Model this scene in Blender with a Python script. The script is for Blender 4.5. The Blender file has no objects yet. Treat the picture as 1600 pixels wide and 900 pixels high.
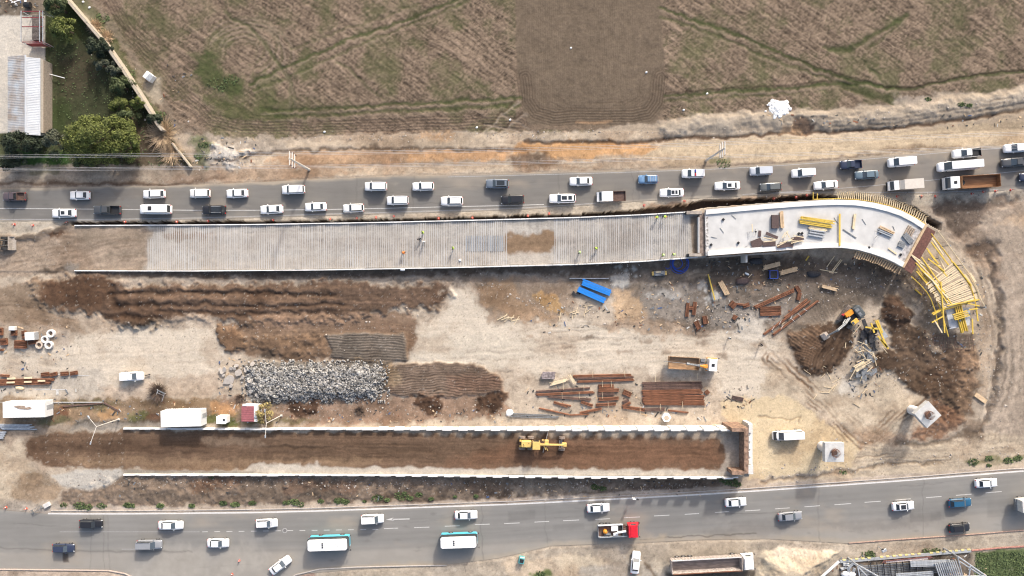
import bpy, math, random
import numpy as np
from mathutils import Vector, Matrix, Euler
R = math.radians
random.seed(7)
SC = bpy.context.scene
COL = SC.collection
# ------------------------------------------------------------------ camera, sky, sun, exposure
CAM_H = 140.0
PPM = 7.7                      # photograph pixels per metre on the ground
cam_d = bpy.data.cameras.new('camera'); cam = bpy.data.objects.new('camera', cam_d); COL.objects.link(cam)
cam.location = (0, 0, CAM_H); cam.rotation_euler = (0, 0, 0)
cam_d.sensor_width = 36.0; cam_d.lens = 36.0*CAM_H/(1600/PPM); cam_d.clip_end = 4000; cam_d.clip_start = 1
SC.camera = cam
SUN_EL, SUN_AZ = 30.0, 21.0
w = bpy.data.worlds.new('World'); SC.world = w; w.use_nodes = True
nt = w.node_tree; bg = nt.nodes['Background']
sky = nt.nodes.new('ShaderNodeTexSky'); sky.sky_type = 'NISHITA'; sky.sun_disc = False
sky.sun_elevation = R(SUN_EL); sky.sun_rotation = R(SUN_AZ); sky.air_density = 1.0; sky.dust_density = 5.0; sky.ozone_density = 0.6
nt.links.new(sky.outputs[0], bg.inputs[0]); bg.inputs[1].default_value = 0.15
sd = bpy.data.lights.new('sun', 'SUN'); sd.energy = 2.05; sd.angle = R(3.0); sd.color = (1, .965, .92)
sun = bpy.data.objects.new('sun', sd); COL.objects.link(sun)
sv = Vector((math.cos(R(SUN_EL))*math.sin(R(SUN_AZ)), math.cos(R(SUN_EL))*math.cos(R(SUN_AZ)), math.sin(R(SUN_EL))))
sun.rotation_euler = sv.to_track_quat('Z', 'Y').to_euler(); sun.location = (0, 0, 60)
SC.view_settings.view_transform = 'Standard'; SC.view_settings.look = 'None'; SC.view_settings.gamma = 1
SC.view_settings.exposure = 0.73
SC.cycles.filter_width = 1.15; SC.cycles.max_bounces = 4; SC.cycles.diffuse_bounces = 2
KEXP = 1.55                    # photo linear value / albedo on sunlit level ground

def P(px, py, z=0.0):
    f = (CAM_H-z)/CAM_H/PPM
    return Vector(((px-800)*f, (450-py)*f, z))

# ------------------------------------------------------------------ materials
def lin(c):
    c = np.asarray(c, dtype=np.float32)/255.0
    return np.where(c <= .04045, c/12.92, ((c+.055)/1.055)**2.4)
def mat(name, col, rough=.6, metal=0.0, var=0.12, scale=3.0, spec=.4, bump=0.0, coat=0.0, island=0.0, stretch=None, col2=None, world=False):
    m = bpy.data.materials.new(name); m.use_nodes = True
    n = m.node_tree.nodes; l = m.node_tree.links; b = n['Principled BSDF']
    b.inputs['Roughness'].default_value = rough; b.inputs['Metallic'].default_value = metal
    b.inputs['Specular IOR Level'].default_value = spec; b.inputs['Coat Weight'].default_value = coat
    tc = n.new('ShaderNodeTexCoord'); src = tc.outputs['Object']
    if world: src = n.new('ShaderNodeNewGeometry').outputs['Position']
    if stretch:
        mp = n.new('ShaderNodeMapping'); mp.inputs['Scale'].default_value = stretch; l.new(src, mp.inputs[0]); src = mp.outputs[0]
    no = n.new('ShaderNodeTexNoise'); no.inputs['Scale'].default_value = scale; no.inputs['Detail'].default_value = 5; l.new(src, no.inputs[0])
    rp = n.new('ShaderNodeValToRGB'); l.new(no.outputs[0], rp.inputs[0])
    c = np.array(col[:3]); lo = c*(1-var); hi = np.minimum(c*(1+var), .9)
    if col2 is not None: lo = np.array(col2[:3])
    rp.color_ramp.elements[0].position = .32; rp.color_ramp.elements[1].position = .68
    rp.color_ramp.elements[0].color = (*lo, 1); rp.color_ramp.elements[1].color = (*hi, 1)
    out = rp.outputs[0]
    if island:
        g = n.new('ShaderNodeNewGeometry'); mr = n.new('ShaderNodeMapRange'); l.new(g.outputs['Random Per Island'], mr.inputs[0])
        mr.inputs['To Min'].default_value = 1-island; mr.inputs['To Max'].default_value = 1+island
        vm = n.new('ShaderNodeVectorMath'); vm.operation = 'SCALE'; l.new(out, vm.inputs[0]); l.new(mr.outputs[0], vm.inputs['Scale']); out = vm.outputs[0]
    l.new(out, b.inputs['Base Color'])
    if bump:
        bp = n.new('ShaderNodeBump'); bp.inputs['Strength'].default_value = bump; bp.inputs['Distance'].default_value = .1
        l.new(no.outputs[0], bp.inputs['Height']); l.new(bp.outputs[0], b.inputs['Normal'])
    return m
def ground_mat(name, amp=.27, s1=2.8, s2=11.0, bump=.7, rough=.95):
    m = bpy.data.materials.new(name); m.use_nodes = True
    n = m.node_tree.nodes; l = m.node_tree.links; b = n['Principled BSDF']; b.inputs['Roughness'].default_value = rough
    b.inputs['Specular IOR Level'].default_value = .15
    at = n.new('ShaderNodeAttribute'); at.attribute_name = 'Col'
    tc = n.new('ShaderNodeTexCoord')
    outs = []
    for s, d in ((s1, 4), (s2, 3)):
        no = n.new('ShaderNodeTexNoise'); no.inputs['Scale'].default_value = s; no.inputs['Detail'].default_value = d; no.inputs['Roughness'].default_value = .65
        l.new(tc.outputs['Object'], no.inputs[0]); outs.append(no.outputs[0])
    ad = n.new('ShaderNodeMath'); ad.operation = 'ADD'; l.new(outs[0], ad.inputs[0]); l.new(outs[1], ad.inputs[1])
    mr = n.new('ShaderNodeMapRange'); mr.inputs['From Min'].default_value = .6; mr.inputs['From Max'].default_value = 1.4
    mr.inputs['To Min'].default_value = 1-amp; mr.inputs['To Max'].default_value = 1+amp; l.new(ad.outputs[0], mr.inputs[0])
    vm = n.new('ShaderNodeVectorMath'); vm.operation = 'SCALE'; l.new(at.outputs['Color'], vm.inputs[0]); l.new(mr.outputs[0], vm.inputs['Scale'])
    l.new(vm.outputs[0], b.inputs['Base Color'])
    bp = n.new('ShaderNodeBump'); bp.inputs['Strength'].default_value = bump; bp.inputs['Distance'].default_value = .06
    l.new(ad.outputs[0], bp.inputs['Height']); l.new(bp.outputs[0], b.inputs['Normal'])
    return m

# ------------------------------------------------------------------ numpy noise and painting
_rs = np.random.RandomState(3)
_T = _rs.rand(8, 256, 256).astype(np.float32)
def vn(x, y, seed=0):
    t = _T[seed % 8]; o = seed*37
    xi = np.floor(x); yi = np.floor(y); fx = (x-xi).astype(np.float32); fy = (y-yi).astype(np.float32)
    xi = xi.astype(np.int64)+o; yi = yi.astype(np.int64)+o*3
    fx = fx*fx*(3-2*fx); fy = fy*fy*(3-2*fy)
    a = t[xi & 255, yi & 255]; b = t[(xi+1) & 255, yi & 255]; c = t[xi & 255, (yi+1) & 255]; d = t[(xi+1) & 255, (yi+1) & 255]
    return (a*(1-fx)+b*fx)*(1-fy)+(c*(1-fx)+d*fx)*fy
def fbm(x, y, scale, octv=3, seed=0):          # ~ -1..1
    v = 0; a = 1; s = 0
    for i in range(octv):
        v = v+a*(vn(x/scale, y/scale, seed+i*5)*2-1); s += a; a *= .55; scale *= .5
    return v/s*1.5
class Canvas:
    """a sheet of ground: colour and height per vertex, addressed in photograph pixels at ground level"""
    def __init__(s, X, Y):
        s.X, s.Y = X, Y
        s.rx = X*PPM+800; s.ry = 450-Y*PPM
        s.px = np.clip(s.rx, -60, 1660); s.py = np.clip(s.ry, -40, 940)
        s.C = np.zeros((X.size, 3), np.float32); s.H = np.zeros(X.size, np.float32)
        s.wx = fbm(s.rx, s.ry, 14, 3, 1); s.wy = fbm(s.rx, s.ry, 14, 3, 2)
        s.n1 = fbm(s.rx, s.ry, 60, 4, 3); s.n2 = fbm(s.rx, s.ry, 9, 3, 4); s.n3 = fbm(s.rx, s.ry, 3.2, 2, 5)
    def _sub(s, pts, pad, warp):
        pts = np.array(pts, np.float32); x0, y0 = pts.min(0)-pad-warp*1.6; x1, y1 = pts.max(0)+pad+warp*1.6
        i = np.nonzero((s.px >= x0) & (s.px <= x1) & (s.py >= y0) & (s.py <= y1))[0]
        return pts, i, s.px[i]+s.wx[i]*warp, s.py[i]+s.wy[i]*warp
    def poly(s, pts, soft=4, warp=5):
        pts, i, x, y = s._sub(pts, soft, warp)
        d = np.full(x.shape, 1e9, np.float32); ins = np.zeros(x.shape, bool)
        for k in range(len(pts)):
            a = pts[k]; b = pts[(k+1) % len(pts)]; e = b-a; L = max((e*e).sum(), 1e-6)
            t = np.clip(((x-a[0])*e[0]+(y-a[1])*e[1])/L, 0, 1)
            d = np.minimum(d, (x-a[0]-t*e[0])**2+(y-a[1]-t*e[1])**2)
            c = (a[1] > y) != (b[1] > y)
            with np.errstate(divide='ignore', invalid='ignore'):
                ins ^= c & (x < (b[0]-a[0])*(y-a[1])/((b[1]-a[1]) if b[1] != a[1] else 1e-6)+a[0])
        d = np.sqrt(d); d = np.where(ins, d, -d)
        if warp >= 3 and soft >= 3: d = d+(s.n2[i]*.55+s.n3[i]*.45)*min(warp, 7)*.8
        m = np.clip(d/soft*.5+.5, 0, 1); return i, m*m*(3-2*m), d
    def line(s, pts, width, soft=2, warp=2):
        w = width/2; pts, i, x, y = s._sub(pts, soft+w, warp)
        d = np.full(x.shape, 1e9, np.float32); sd = np.zeros(x.shape, np.float32); al = np.zeros(x.shape, np.float32); acc = 0
        for k in range(len(pts)-1):
            a = pts[k]; b = pts[k+1]; e = b-a; L = max((e*e).sum(), 1e-6); ln = L**.5
            t = np.clip(((x-a[0])*e[0]+(y-a[1])*e[1])/L, 0, 1)
            q = np.sqrt((x-a[0]-t*e[0])**2+(y-a[1]-t*e[1])**2); sg = np.sign(e[0]*(y-a[1])-e[1]*(x-a[0]))
            up = q < d; d = np.where(up, q, d); sd = np.where(up, q*sg, sd); al = np.where(up, acc+t*ln, al); acc += ln
        m = np.clip((w-d)/soft*.5+.5, 0, 1); return i, m*m*(3-2*m), sd, al
    def tint(s, i, m, col, op=1.0, v=.12, streak=None):
        c = lin(col)[None, :]; nz = s.n1[i]*.5+s.n2[i]*.5
        if streak: nz = nz*.5+streaks(s, i, streak)*1.0
        c = c*(1+v*2.0*nz)[:, None]; mm = (m*op)[:, None]
        s.C[i] = s.C[i]*(1-mm)+c*mm
    def area(s, pts, col, soft=4, warp=5, op=1, v=.12, h=0, streak=None):
        i, m, d = s.poly(pts, soft, warp); s.tint(i, m, col, op, v, streak)
        if h: s.H[i] += h*m
        return i, m, d
    def stroke(s, pts, width, col, soft=2, warp=2, op=1, v=.1, h=0):
        i, m, sd, al = s.line(pts, width, soft, warp); s.tint(i, m, col, op, v)
        if h: s.H[i] += h*m
        return i, m, sd, al
    def rows(s, pts, width, period, col, op=.5, h=.08, soft=3, warp=1.0):
        """wheel ruts or plough rows running along a polyline"""
        i, m, sd, al = s.line(pts, width, soft, warp*.5); sd = sd+s.n1[i]*2.0; r = .5+.5*np.cos(sd*2*math.pi/period)
        if op < .6 or period > 5: r = r*np.clip(.5+.9*fbm(al+s.rx[i]*.3, np.floor(sd/period+.5)*31, 40, 2, 21), 0, 1.1); h = h*.6
        s.tint(i, m*r, col, op, .1); s.H[i] -= h*m*r
    def hatch(s, pts, ang, period, col, op=.5, h=.06, soft=4, warp=4, wob=3):
        i, m, d = s.poly(pts, soft, warp); a = R(ang); t = -s.px[i]*math.sin(a)+s.py[i]*math.cos(a)+s.n1[i]*wob*2+s.wx[i]*wob*.5
        r = .5+.5*np.cos(t*2*math.pi/period); s.tint(i, m*r, col, op, .1); s.H[i] -= h*m*r
def streaks(s, i, ang_len):
    ang, ln, wd = ang_len; a = R(ang); x = s.rx[i]; y = s.ry[i]
    u = x*math.cos(a)+y*math.sin(a); v = -x*math.sin(a)+y*math.cos(a)
    v = v+s.n1[i]*4
    return (vn(u/ln, v/wd, 6)+vn(u/ln*2.3, v/wd*2.1, 7)-1)
# ------------------------------------------------------------------ the lie of the land
UP_N = [(0,295),(150,292),(245,291),(330,288),(400,285),(500,280),(600,276),(700,273.5),(800,271),(900,268.5),(1000,265.5),(1100,262),(1200,257),(1300,250),(1400,242),(1500,233),(1600,226)]
UP_S = [(0,345),(150,345),(300,343),(400,340),(500,337),(600,334),(700,331),(800,328),(900,322),(1000,314),(1100,309),(1200,304),(1300,302),(1400,303),(1500,302),(1560,298),(1600,294)]
LO_N = [(0,797),(80,803),(200,803),(300,802),(400,801),(500,798.5),(600,795),(700,791.5),(800,788),(900,783),(1000,778),(1100,772.5),(1200,766),(1300,759),(1400,752),(1500,744),(1600,736)]
LO_S = [(0,890),(170,892),(215,905),(300,925),(440,912),(470,897),(560,889),(690,883),(780,872),(860,853),(1000,848),(1100,843),(1200,842),(1325,849),(1480,839),(1600,830)]
def yat(poly, x):
    return np.interp(x, [p[0] for p in poly], [p[1] for p in poly])
# fills: (wall tops' lines at ground level, height profile)
URX = [110, 200, 400, 700, 900, 1075, 1100]; URH = [.1, .35, .8, 1.5, 2.0, 2.5, 2.5]
LRX = [40, 190, 400, 600, 800, 930, 1130, 1175]; LRH = [0, .35, .9, 1.5, 2.6, 3.3, 3.9, 3.9]
def ur_h(x): return np.interp(x, URX, URH)
def lr_h(x): return np.interp(x, LRX, LRH)
UW_N = [(118,352.5),(300,352),(400,351.5),(600,348.5),(800,344),(900,341.5),(1000,337.5),(1076,333)]
UW_S = [(118,423),(300,423.5),(500,422),(700,418.5),(800,416),(900,413.5),(1000,409),(1085,402.5)]
LW_N = [(194,669),(400,669),(600,668.5),(800,667.5),(1000,666),(1140,665.5)]
LW_S = [(194,741),(400,740.5),(600,740),(800,739.5),(1000,739),(1145,738.5)]

def groundpaint(s):
    px, py, n1, n2, n3 = s.px, s.py, s.n1, s.n2, s.n3
    A = np.arange(px.size); ONE = np.ones(px.size, np.float32)
    s.tint(A, ONE, (198,182,163), 1, .10)
    # ---------------- field
    FIELD = [(95,-60),(262,205),(300,212),(370,214),(450,216),(600,208),(760,206),(860,208),(940,202),(1010,192),(1100,178),(1190,170),(1290,172),(1370,164),(1412,165),(1440,150),(1520,145),(1590,135),(1680,120),(1680,-60)]
    i, m, d = s.area(FIELD, (150,130,111), 4, 5, 1, .08)
    fs = streaks(s, i, (36, 34, 2.1)); cl = fbm(s.rx[i]+s.ry[i]*.35, s.ry[i]*1.25, 3.1, 2, 6)
    smooth = np.clip(np.minimum(px[i]-806, 1036-px[i])/3+.5, 0, 1)*np.clip((205-py[i])/4, 0, 1)
    k = (1-smooth)
    c = s.C[i]; s.C[i] = c*(1+(m*(k*(cl*.42+fs*.72)+smooth*cl*.20))[:, None]).clip(.3, 2)
    s.H[i] += m*(k*(cl*.03+fs*.05)+smooth*cl*.02)
    # green growth between the clods
    g = np.clip(fbm(s.rx[i], s.ry[i], 34, 3, 8)*.9-.02+np.clip(-cl, 0, 1)*.35, 0, .8)*k*m
    s.tint(i, g, (104,110,70), .78, .1)
    # ploughed strip in the middle
    j, mj, dj = s.area([(804,-60),(806,60),(812,150),(826,196),(1010,196),(1036,176),(1038,100),(1028,-60)], (138,122,104), 3, 2, .92, .07)
    s.hatch([(804,-60),(808,150),(826,170),(1030,170),(1038,100),(1028,-60)], 89, 3.4, (118,101,86), .35, .03, 4, 2, 1)
    U = [(820,120),(824,158),(838,176),(866,184),(925,182),(985,182),(1012,176),(1026,158),(1032,120)]
    s.rows(U, 26, 4.1, (96,80,68), .7, .07, 5, 1)
    s.rows([(842,120),(852,150),(880,165),(925,165),(975,165),(1000,150),(1008,120)], 20, 4.1, (104,88,74), .45, .05, 6, 1)
    s.stroke([(900,192),(930,191),(955,190)], 3, (214,172,132), 2, 2, .6)
    # plough rows round the headland
    s.rows([(150,-40),(196,45),(240,95),(290,150),(330,188),(380,200),(470,200),(600,196),(760,190),(815,192)], 24, 4.6, (112,94,82), .62, .09, 5, 2)
    s.rows([(206,-40),(240,60),(300,110),(345,165),(400,186),(560,190),(740,186)], 14, 5, (118,100,84), .45, .06, 5, 3)
    for r_, op in ((24,.3),(34,.5),(44,.5),(54,.6),(62,.6),(70,.45)):
        pts = [(375+r_*(1+.06*math.sin(a*.05+r_))*math.cos(R(a))+r_*.1, 78+r_*.74*math.sin(R(a))) for a in range(-215+int(r_), 20+int(r_), 12)]
        s.stroke(pts, 3.2, (88,94,56), 2, 2, op*.75, h=-.04)
        s.stroke([(p[0]+4, p[1]+3) for p in pts], 2.2, (186,166,146), 2, 2, op*.9)
    s.area([(296,84),(322,80),(350,110),(380,126),(374,150),(345,150),(312,124)], (84,98,54), 8, 8, .8); s.area([(330,150),(420,150),(520,160),(540,178),(420,186),(345,176)], (100,106,64), 12, 10, .4)
    s.area([(395,120),(412,108),(432,112),(430,170),(410,178),(400,150)], (92,104,58), 8, 8, .5)
    s.area([(325,150),(380,165),(440,172),(445,188),(380,186),(335,172)], (92,100,58), 6, 6, .6)
    G = (84,94,54)
    for pts, wd, op in (
        ([(392,130),(455,100),(560,56),(640,28),(712,0)], 4.5, .9), ([(398,140),(470,112),(560,70),(660,30),(730,2)], 3, .65),
        ([(455,78),(520,52),(580,32),(650,8)], 3, .5), ([(352,20),(400,50),(428,88),(440,102)], 5, .7), ([(440,104),(454,130),(452,170)], 4, .6), ([(446,104),(462,150),(458,172)], 3, .5),
        ([(408,172),(500,170),(640,162),(812,153)], 5, .85), ([(430,182),(540,178),(660,172),(812,164)], 6, .7),
        ([(525,98),(545,108),(560,125),(600,155)], 4, .6),
        ([(1032,12),(1080,30),(1150,52),(1220,84),(1290,112),(1350,130),(1395,140)], 5, .95), ([(1032,26),(1090,44),(1150,68),(1220,98),(1290,122),(1340,134)], 4, .7),
        ([(1040,150),(1140,143),(1240,138),(1300,130),(1350,132),(1385,139),(1430,137),(1500,122),(1600,110),(1660,105)], 4.5, .9), ([(1040,158),(1140,152),(1250,146)], 3, .6),
        ([(1320,134),(1360,146),(1410,162)], 12, .75), ([(1298,78),(1325,76),(1360,58),(1395,36),(1418,22)], 7, .75), ([(1288,72),(1310,82),(1330,78)], 8, .6), ([(1352,100),(1372,118),(1384,132)], 4, .7),
        ([(1410,30),(1380,60),(1362,70)], 4, .6), ([(1470,66),(1500,60)], 3, .2)):
        s.stroke(pts, wd, G, 3, 3, op, .2, -.08)
        s.stroke([(p[0], p[1]+wd*.5+3) for p in pts], 2, (182,162,142), 2, 3, op*.55)
    s.stroke([(1040,145),(1140,138),(1240,133),(1300,126)], 2, (70,56,44), 1.5, 2, .7)
    s.stroke([(1380,137),(1430,135),(1500,120),(1600,108)], 2.2, (70,58,46), 1.5, 2, .8)
    s.stroke([(1200,80),(1290,108),(1390,138)], 2, (66,60,42), 1.5, 2, .6)
    for a, b in (((745,210),(805,158)),((768,214),(818,176)),((755,192),(812,205)),((780,176),(822,200))):
        s.stroke([a, b], 3, (98,80,66), 2, 3, .7, h=-.08); s.stroke([(a[0]+4, a[1]+2), (b[0]+4, b[1]+2)], 2.5, (196,178,160), 2, 3, .6)
    # weeds along the boundary wall
    s.stroke([(118,-10),(150,35),(170,58),(200,110),(222,150),(250,188),(262,200)], 16, (98,108,64), 8, 8, .75)
    s.area([(150,0),(180,40),(205,80),(245,125),(262,168),(300,205),(330,212),(290,215),(262,190),(230,140),(195,85),(158,30),(135,0)], (168,152,134), 6, 8, .6)
    s.area([(222,125),(245,122),(252,158),(238,162),(222,140)], (196,184,164), 5, 5, .8)
    # ---------------- dirt strip between field and the upper road
    s.area([(262,205),(300,213),(450,217),(600,209),(760,207),(860,209),(940,203),(1010,193),(1100,180),(1190,172),(1290,174),(1370,165),(1412,167),(1440,152),(1520,147),(1680,122),(1680,215),(1400,240),(1100,262),(800,271),(500,280),(330,288),(300,262)], (205,186,163), 3, 4, 1, .1, streak=(-3, 60, 5))
    s.area([(290,212),(330,212),(452,219),(450,232),(400,245),(345,262),(305,262)], (176,162,146), 6, 8, .9, .2)
    i, m, d = s.area([(322,232),(360,226),(392,236),(372,252),(335,262),(318,250)], (214,206,196), 7, 10, .9, .25); s.H[i] += m*(.3+.15*n2[i])
    s.area([(298,212),(318,210),(332,226),(322,262),(302,262),(304,235)], (100,112,66), 5, 7, .7, .3)
    s.area([(415,252),(470,238),(640,234),(800,232),(802,250),(620,256),(470,262)], (190,152,116), 5, 5, .85, .12, streak=(-2,50,4))
    s.area([(640,242),(700,238),(790,234),(792,250),(700,250),(640,254)], (208,163,118), 4, 4, .9, .08)
    s.area([(560,212),(720,212),(760,216),(700,232),(560,236)], (186,166,142), 5, 6, .7, .15)
    s.area([(660,206),(700,206),(716,212),(690,220),(650,214)], (206,164,120), 5, 5, .7)
    s.area([(800,226),(860,222),(960,222),(1010,222),(1036,228),(1000,244),(930,246),(880,250),(840,240),(806,240)], (212,164,112), 4, 5, .95, .08)
    s.area([(822,240),(850,240),(880,250),(855,262),(800,262),(802,244)], (116,90,70), 4, 6, .8, .2)
    s.area([(800,256),(870,254),(940,262),(800,270)], (148,116,88), 4, 5, .6, .2)
    s.stroke([(340,252),(420,240),(470,236),(560,232),(700,233),(820,234)], 5, (98,78,62), 3, 4, .85, h=-.12)
    s.stroke([(820,222),(900,224),(1000,222),(1060,216),(1130,214),(1200,210),(1300,207),(1400,200),(1480,190),(1600,172),(1660,165)], 5.5, (104,80,62), 2.5, 3, .9, h=-.2)
    s.stroke([(470,262),(560,262),(700,256),(800,252),(900,246)], 3, (150,130,112), 2, 3, .5)
    i, m, sd, al = s.stroke([(1040,200),(1100,192),(1200,186),(1300,190),(1400,180),(1500,168),(1600,150),(1660,145)], 22, (206,192,174), 8, 6, .85, .16); s.H[i] += m*(.5+.10*n2[i])
    s.rows([(1230,188),(1300,192),(1400,186),(1500,172),(1600,156)], 22, 6, (140,122,104), .5, .15, 6, 4)
    s.area([(1400,150),(1440,150),(1470,160),(1440,172),(1400,168)], (212,196,178), 5, 6, .8)
    i, m, d = s.area([(1236,188),(1262,184),(1272,200),(1268,208),(1240,206)], (122,98,82), 4, 5, .9, .2); s.H[i] -= .4*m
    s.area([(1220,196),(1250,198),(1262,208),(1222,210)], (208,168,128), 4, 4, .7)
    s.area([(1040,224),(1200,216),(1350,212),(1500,196),(1680,178),(1680,214),(1560,226),(1400,240),(1250,250),(1100,256),(1020,258),(1000,246)], (222,199,166), 5, 4, .85, .07, streak=(-6, 70, 4))
    s.area([(1560,178),(1680,170),(1680,220),(1590,224),(1540,210)], (200,178,150), 12, 8, .5, .1)
    s.stroke([(1100,262),(1180,256),(1290,250),(1370,240),(1440,232),(1500,230)], 4, (130,106,86), 2.5, 4, .55)
    s.area([(1365,232),(1440,226),(1470,230),(1400,238)], (120,98,78), 4, 4, .6)
    s.area([(1030,240),(1150,248),(1090,262),(960,266),(880,266),(930,254)], (158,134,110), 8, 8, .55, .15)
    s.area([(1105,246),(1140,244),(1145,252),(1110,256)], (104,112,70), 4, 4, .6)
    s.area([(500,262),(600,262),(740,256),(800,262),(560,272),(440,276)], (188,164,138), 6, 6, .7)
    s.area([(330,262),(480,258),(560,270),(480,278),(360,286)], (172,140,112), 6, 6, .6, .15)
    # ---------------- garden, yard and verge, upper left
    s.area([(66,-60),(98,-60),(108,0),(262,205),(306,266),(-60,266),(-60,196),(66,200)], (80,84,58), 3, 2, 1, .2)
    s.area([(78,-40),(125,0),(130,60),(90,80),(74,60)], (84,96,50), 12, 10, .7, .2)
    s.area([(92,95),(130,85),(150,120),(135,150),(100,150)], (108,96,76), 14, 12, .6, .15)
    s.area([(72,150),(110,165),(105,205),(72,205)], (68,82,46), 8, 8, .8, .2)
    s.area([(30,238),(105,236),(112,258),(30,262)], (66,104,46), 8, 6, .8, .2)
    s.area([(195,185),(240,195),(285,250),(220,258),(195,240)], (132,112,94), 12, 10, .7, .2)
    s.area([(-60,22),(70,25),(72,208),(-60,208)], (222,214,202), 1.2, .3, 1, .03)
    s.area([(-60,-60),(68,-60),(66,26),(-60,26)], (130,118,104), 3, 3, 1, .25)
    s.area([(-60,258),(306,258),(340,286),(240,292),(-60,296)], (176,160,142), 3, 3, 1, .15)
    s.area([(40,262),(100,262),(95,275),(45,274)], (104,104,76), 5, 5, .6)
    s.stroke([(-60,284),(80,286),(200,287),(262,290),(300,284),(352,276)], 5, (112,90,74), 2.5, 3, .85)
    s.stroke([(-60,272),(120,276),(280,280)], 4, (200,186,168), 3, 4, .6)
    s.area([(240,280),(300,270),(350,262),(360,276),(300,288)], (150,124,104), 5, 6, .6, .2)
    # ---------------- verge and trench south of the upper road
    s.area([(-60,343),(300,342),(700,330),(1000,313),(1200,303),(1400,302),(1680,292),(1680,318),(1480,318),(1100,330),(1000,336),(600,348),(120,352),(110,356),(60,368),(0,372),(-60,374)], (200,188,171), 2, 2, 1, .08)
    s.area([(1020,318),(1100,316),(1200,306),(1290,304),(1290,312),(1100,322),(1000,328)], (172,146,122), 3, 4, .9, .25)
    # left dirt apron of upper ramp
    s.area([(-60,372),(60,366),(118,354),(240,352),(240,422),(118,424),(60,440),(-60,470)], (182,162,142), 4, 4, 1, .12, streak=(-14, 40, 4))
    s.rows([(-60,400),(60,385),(160,372),(240,368)], 22, 7, (140,118,98), .5, .05, 6, 5)
    s.rows([(-60,440),(60,412),(130,398),(240,392)], 30, 8, (148,126,106), .5, .05, 6, 5)
    s.stroke([(20,376),(60,368),(100,357),(116,350)], 9, (92,82,74), 3, 5, .8, .3, .3)
    s.area([(75,366),(95,362),(98,370),(78,374)], (104,74,52), 3, 4, .8)
    s.stroke([(40,436),(70,426),(100,420),(115,424)], 6, (80,70,62), 3, 5, .7, .3)
    s.area([(105,412),(125,414),(128,432),(116,436),(104,424)], (176,170,162), 4, 4, .8)
    # ---------------- middle of the site
    s.area([(-60,440),(120,424),(1080,404),(1180,402),(1460,410),(1680,330),(1680,742),(1500,744),(1170,766),(800,786),(400,799),(80,801),(-60,797)], (205,188,168), 3, 3, 1, .1)
    # wall shadow painted as a dark band below the upper ramp, paler ground beyond
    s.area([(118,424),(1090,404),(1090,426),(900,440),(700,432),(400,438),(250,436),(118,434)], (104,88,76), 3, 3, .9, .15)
    s.area([(200,438),(400,434),(600,436),(760,428),(1000,432),(990,470),(880,450),(760,446),(700,448),(500,444),(210,446)], (168,156,144), 5, 6, .9, .18)
    i, m, d = s.area([(48,440),(110,432),(180,434),(206,444),(400,444),(520,436),(600,446),(704,440),(706,462),(680,482),(620,484),(540,500),(400,506),(330,498),(230,508),(190,512),(160,492),(60,480)], (116,94,78), 6, 8, 1, .14, streak=(1, 70, 2.6)); s.H[i] += m*.35*(1+.25*n2[i])
    s.area([(50,436),(170,434),(178,452),(160,480),(100,478),(56,470)], (108,82,63), 6, 6, .7, .12)
    for pts, wd in (([(172,459),(300,458),(420,460),(520,462)], 5), ([(178,478),(320,476),(430,478),(540,474)], 5), ([(165,492),(210,496),(250,498)], 8), ([(250,486),(330,490),(400,490),(520,488)], 7), ([(176,450),(178,466),(186,480)], 6)):
        s.stroke(pts, wd, (84,64,50), 4, 4, .8, .2, -.28)
    for pts in ([(190,468),(330,467),(520,470)], [(200,452),(400,452),(560,452)]):
        s.stroke(pts, 7, (142,114,92), 4, 4, .5, .15, .12)
    s.area([(180,436),(290,440),(280,448),(200,446)], (160,146,132), 4, 5, .7, .2)
    i, m, d = s.area([(190,500),(240,496),(250,508),(220,514),(192,512)], (92,76,64), 4, 6, .9, .3); s.H[i] += m*.4
    s.area([(245,500),(300,490),(340,500),(345,512),(260,512)], (184,166,148), 4, 5, .8, .2)
    # left earth fans
    s.area([(-60,450),(60,440),(60,476),(110,494),(140,520),(100,512),(40,508),(-60,508)], (160,138,116), 5, 6, .9, .1, streak=(8, 50, 4))
    s.rows([(-60,482),(40,486),(110,505),(140,518)], 26, 7, (112,90,72), .55, .08, 6, 5)
    s.area([(-60,508),(40,508),(105,515),(110,540),(60,545),(-60,545)], (192,176,160), 5, 5, .8, .12)
    # pale haul road
    HAUL = (228,214,195)
    s.area([(-60,546),(110,540),(118,522),(200,512),(330,514),(350,540),(342,566),(338,600),(260,616),(130,618),(-60,622)], HAUL, 7, 8, 1, .05, streak=(-1, 80, 4))
    s.area([(80,580),(160,575),(170,612),(60,620),(-60,622),(-60,600)], (192,182,170), 8, 8, .7, .08)
    s.area([(700,446),(745,444),(800,500),(900,505),(1000,508),(1080,520),(1190,520),(1230,545),(1260,600),(1220,622),(1130,620),(1120,588),(1000,580),(840,590),(790,600),(780,578),(640,565),(630,520),(700,485)], HAUL, 8, 10, 1, .06, streak=(0, 60, 4))
    s.area([(640,520),(780,520),(850,540),(780,578),(640,562)], (222,210,192), 8, 8, .8, .06)
    s.area([(160,600),(250,590),(338,585),(350,615),(160,625)], (196,170,146), 8, 10, .6, .12)
    for pts, w_, op in (([(-60,556),(100,552),(340,548)], 4, .35), ([(-60,566),(150,562),(330,566)], 3, .3), ([(640,545),(900,550),(1100,542),(1220,552)], 5, .3), ([(700,560),(900,562),(1040,560)], 4, .3), ([(800,532),(1000,528),(1180,536)], 4, .3)):
        s.stroke(pts, w_, (184,166,148), 3, 4, op)
    s.rows([(800,520),(900,512),(1000,512),(1100,524)], 14, 5, (150,128,108), .35, .04, 6, 6)
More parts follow.
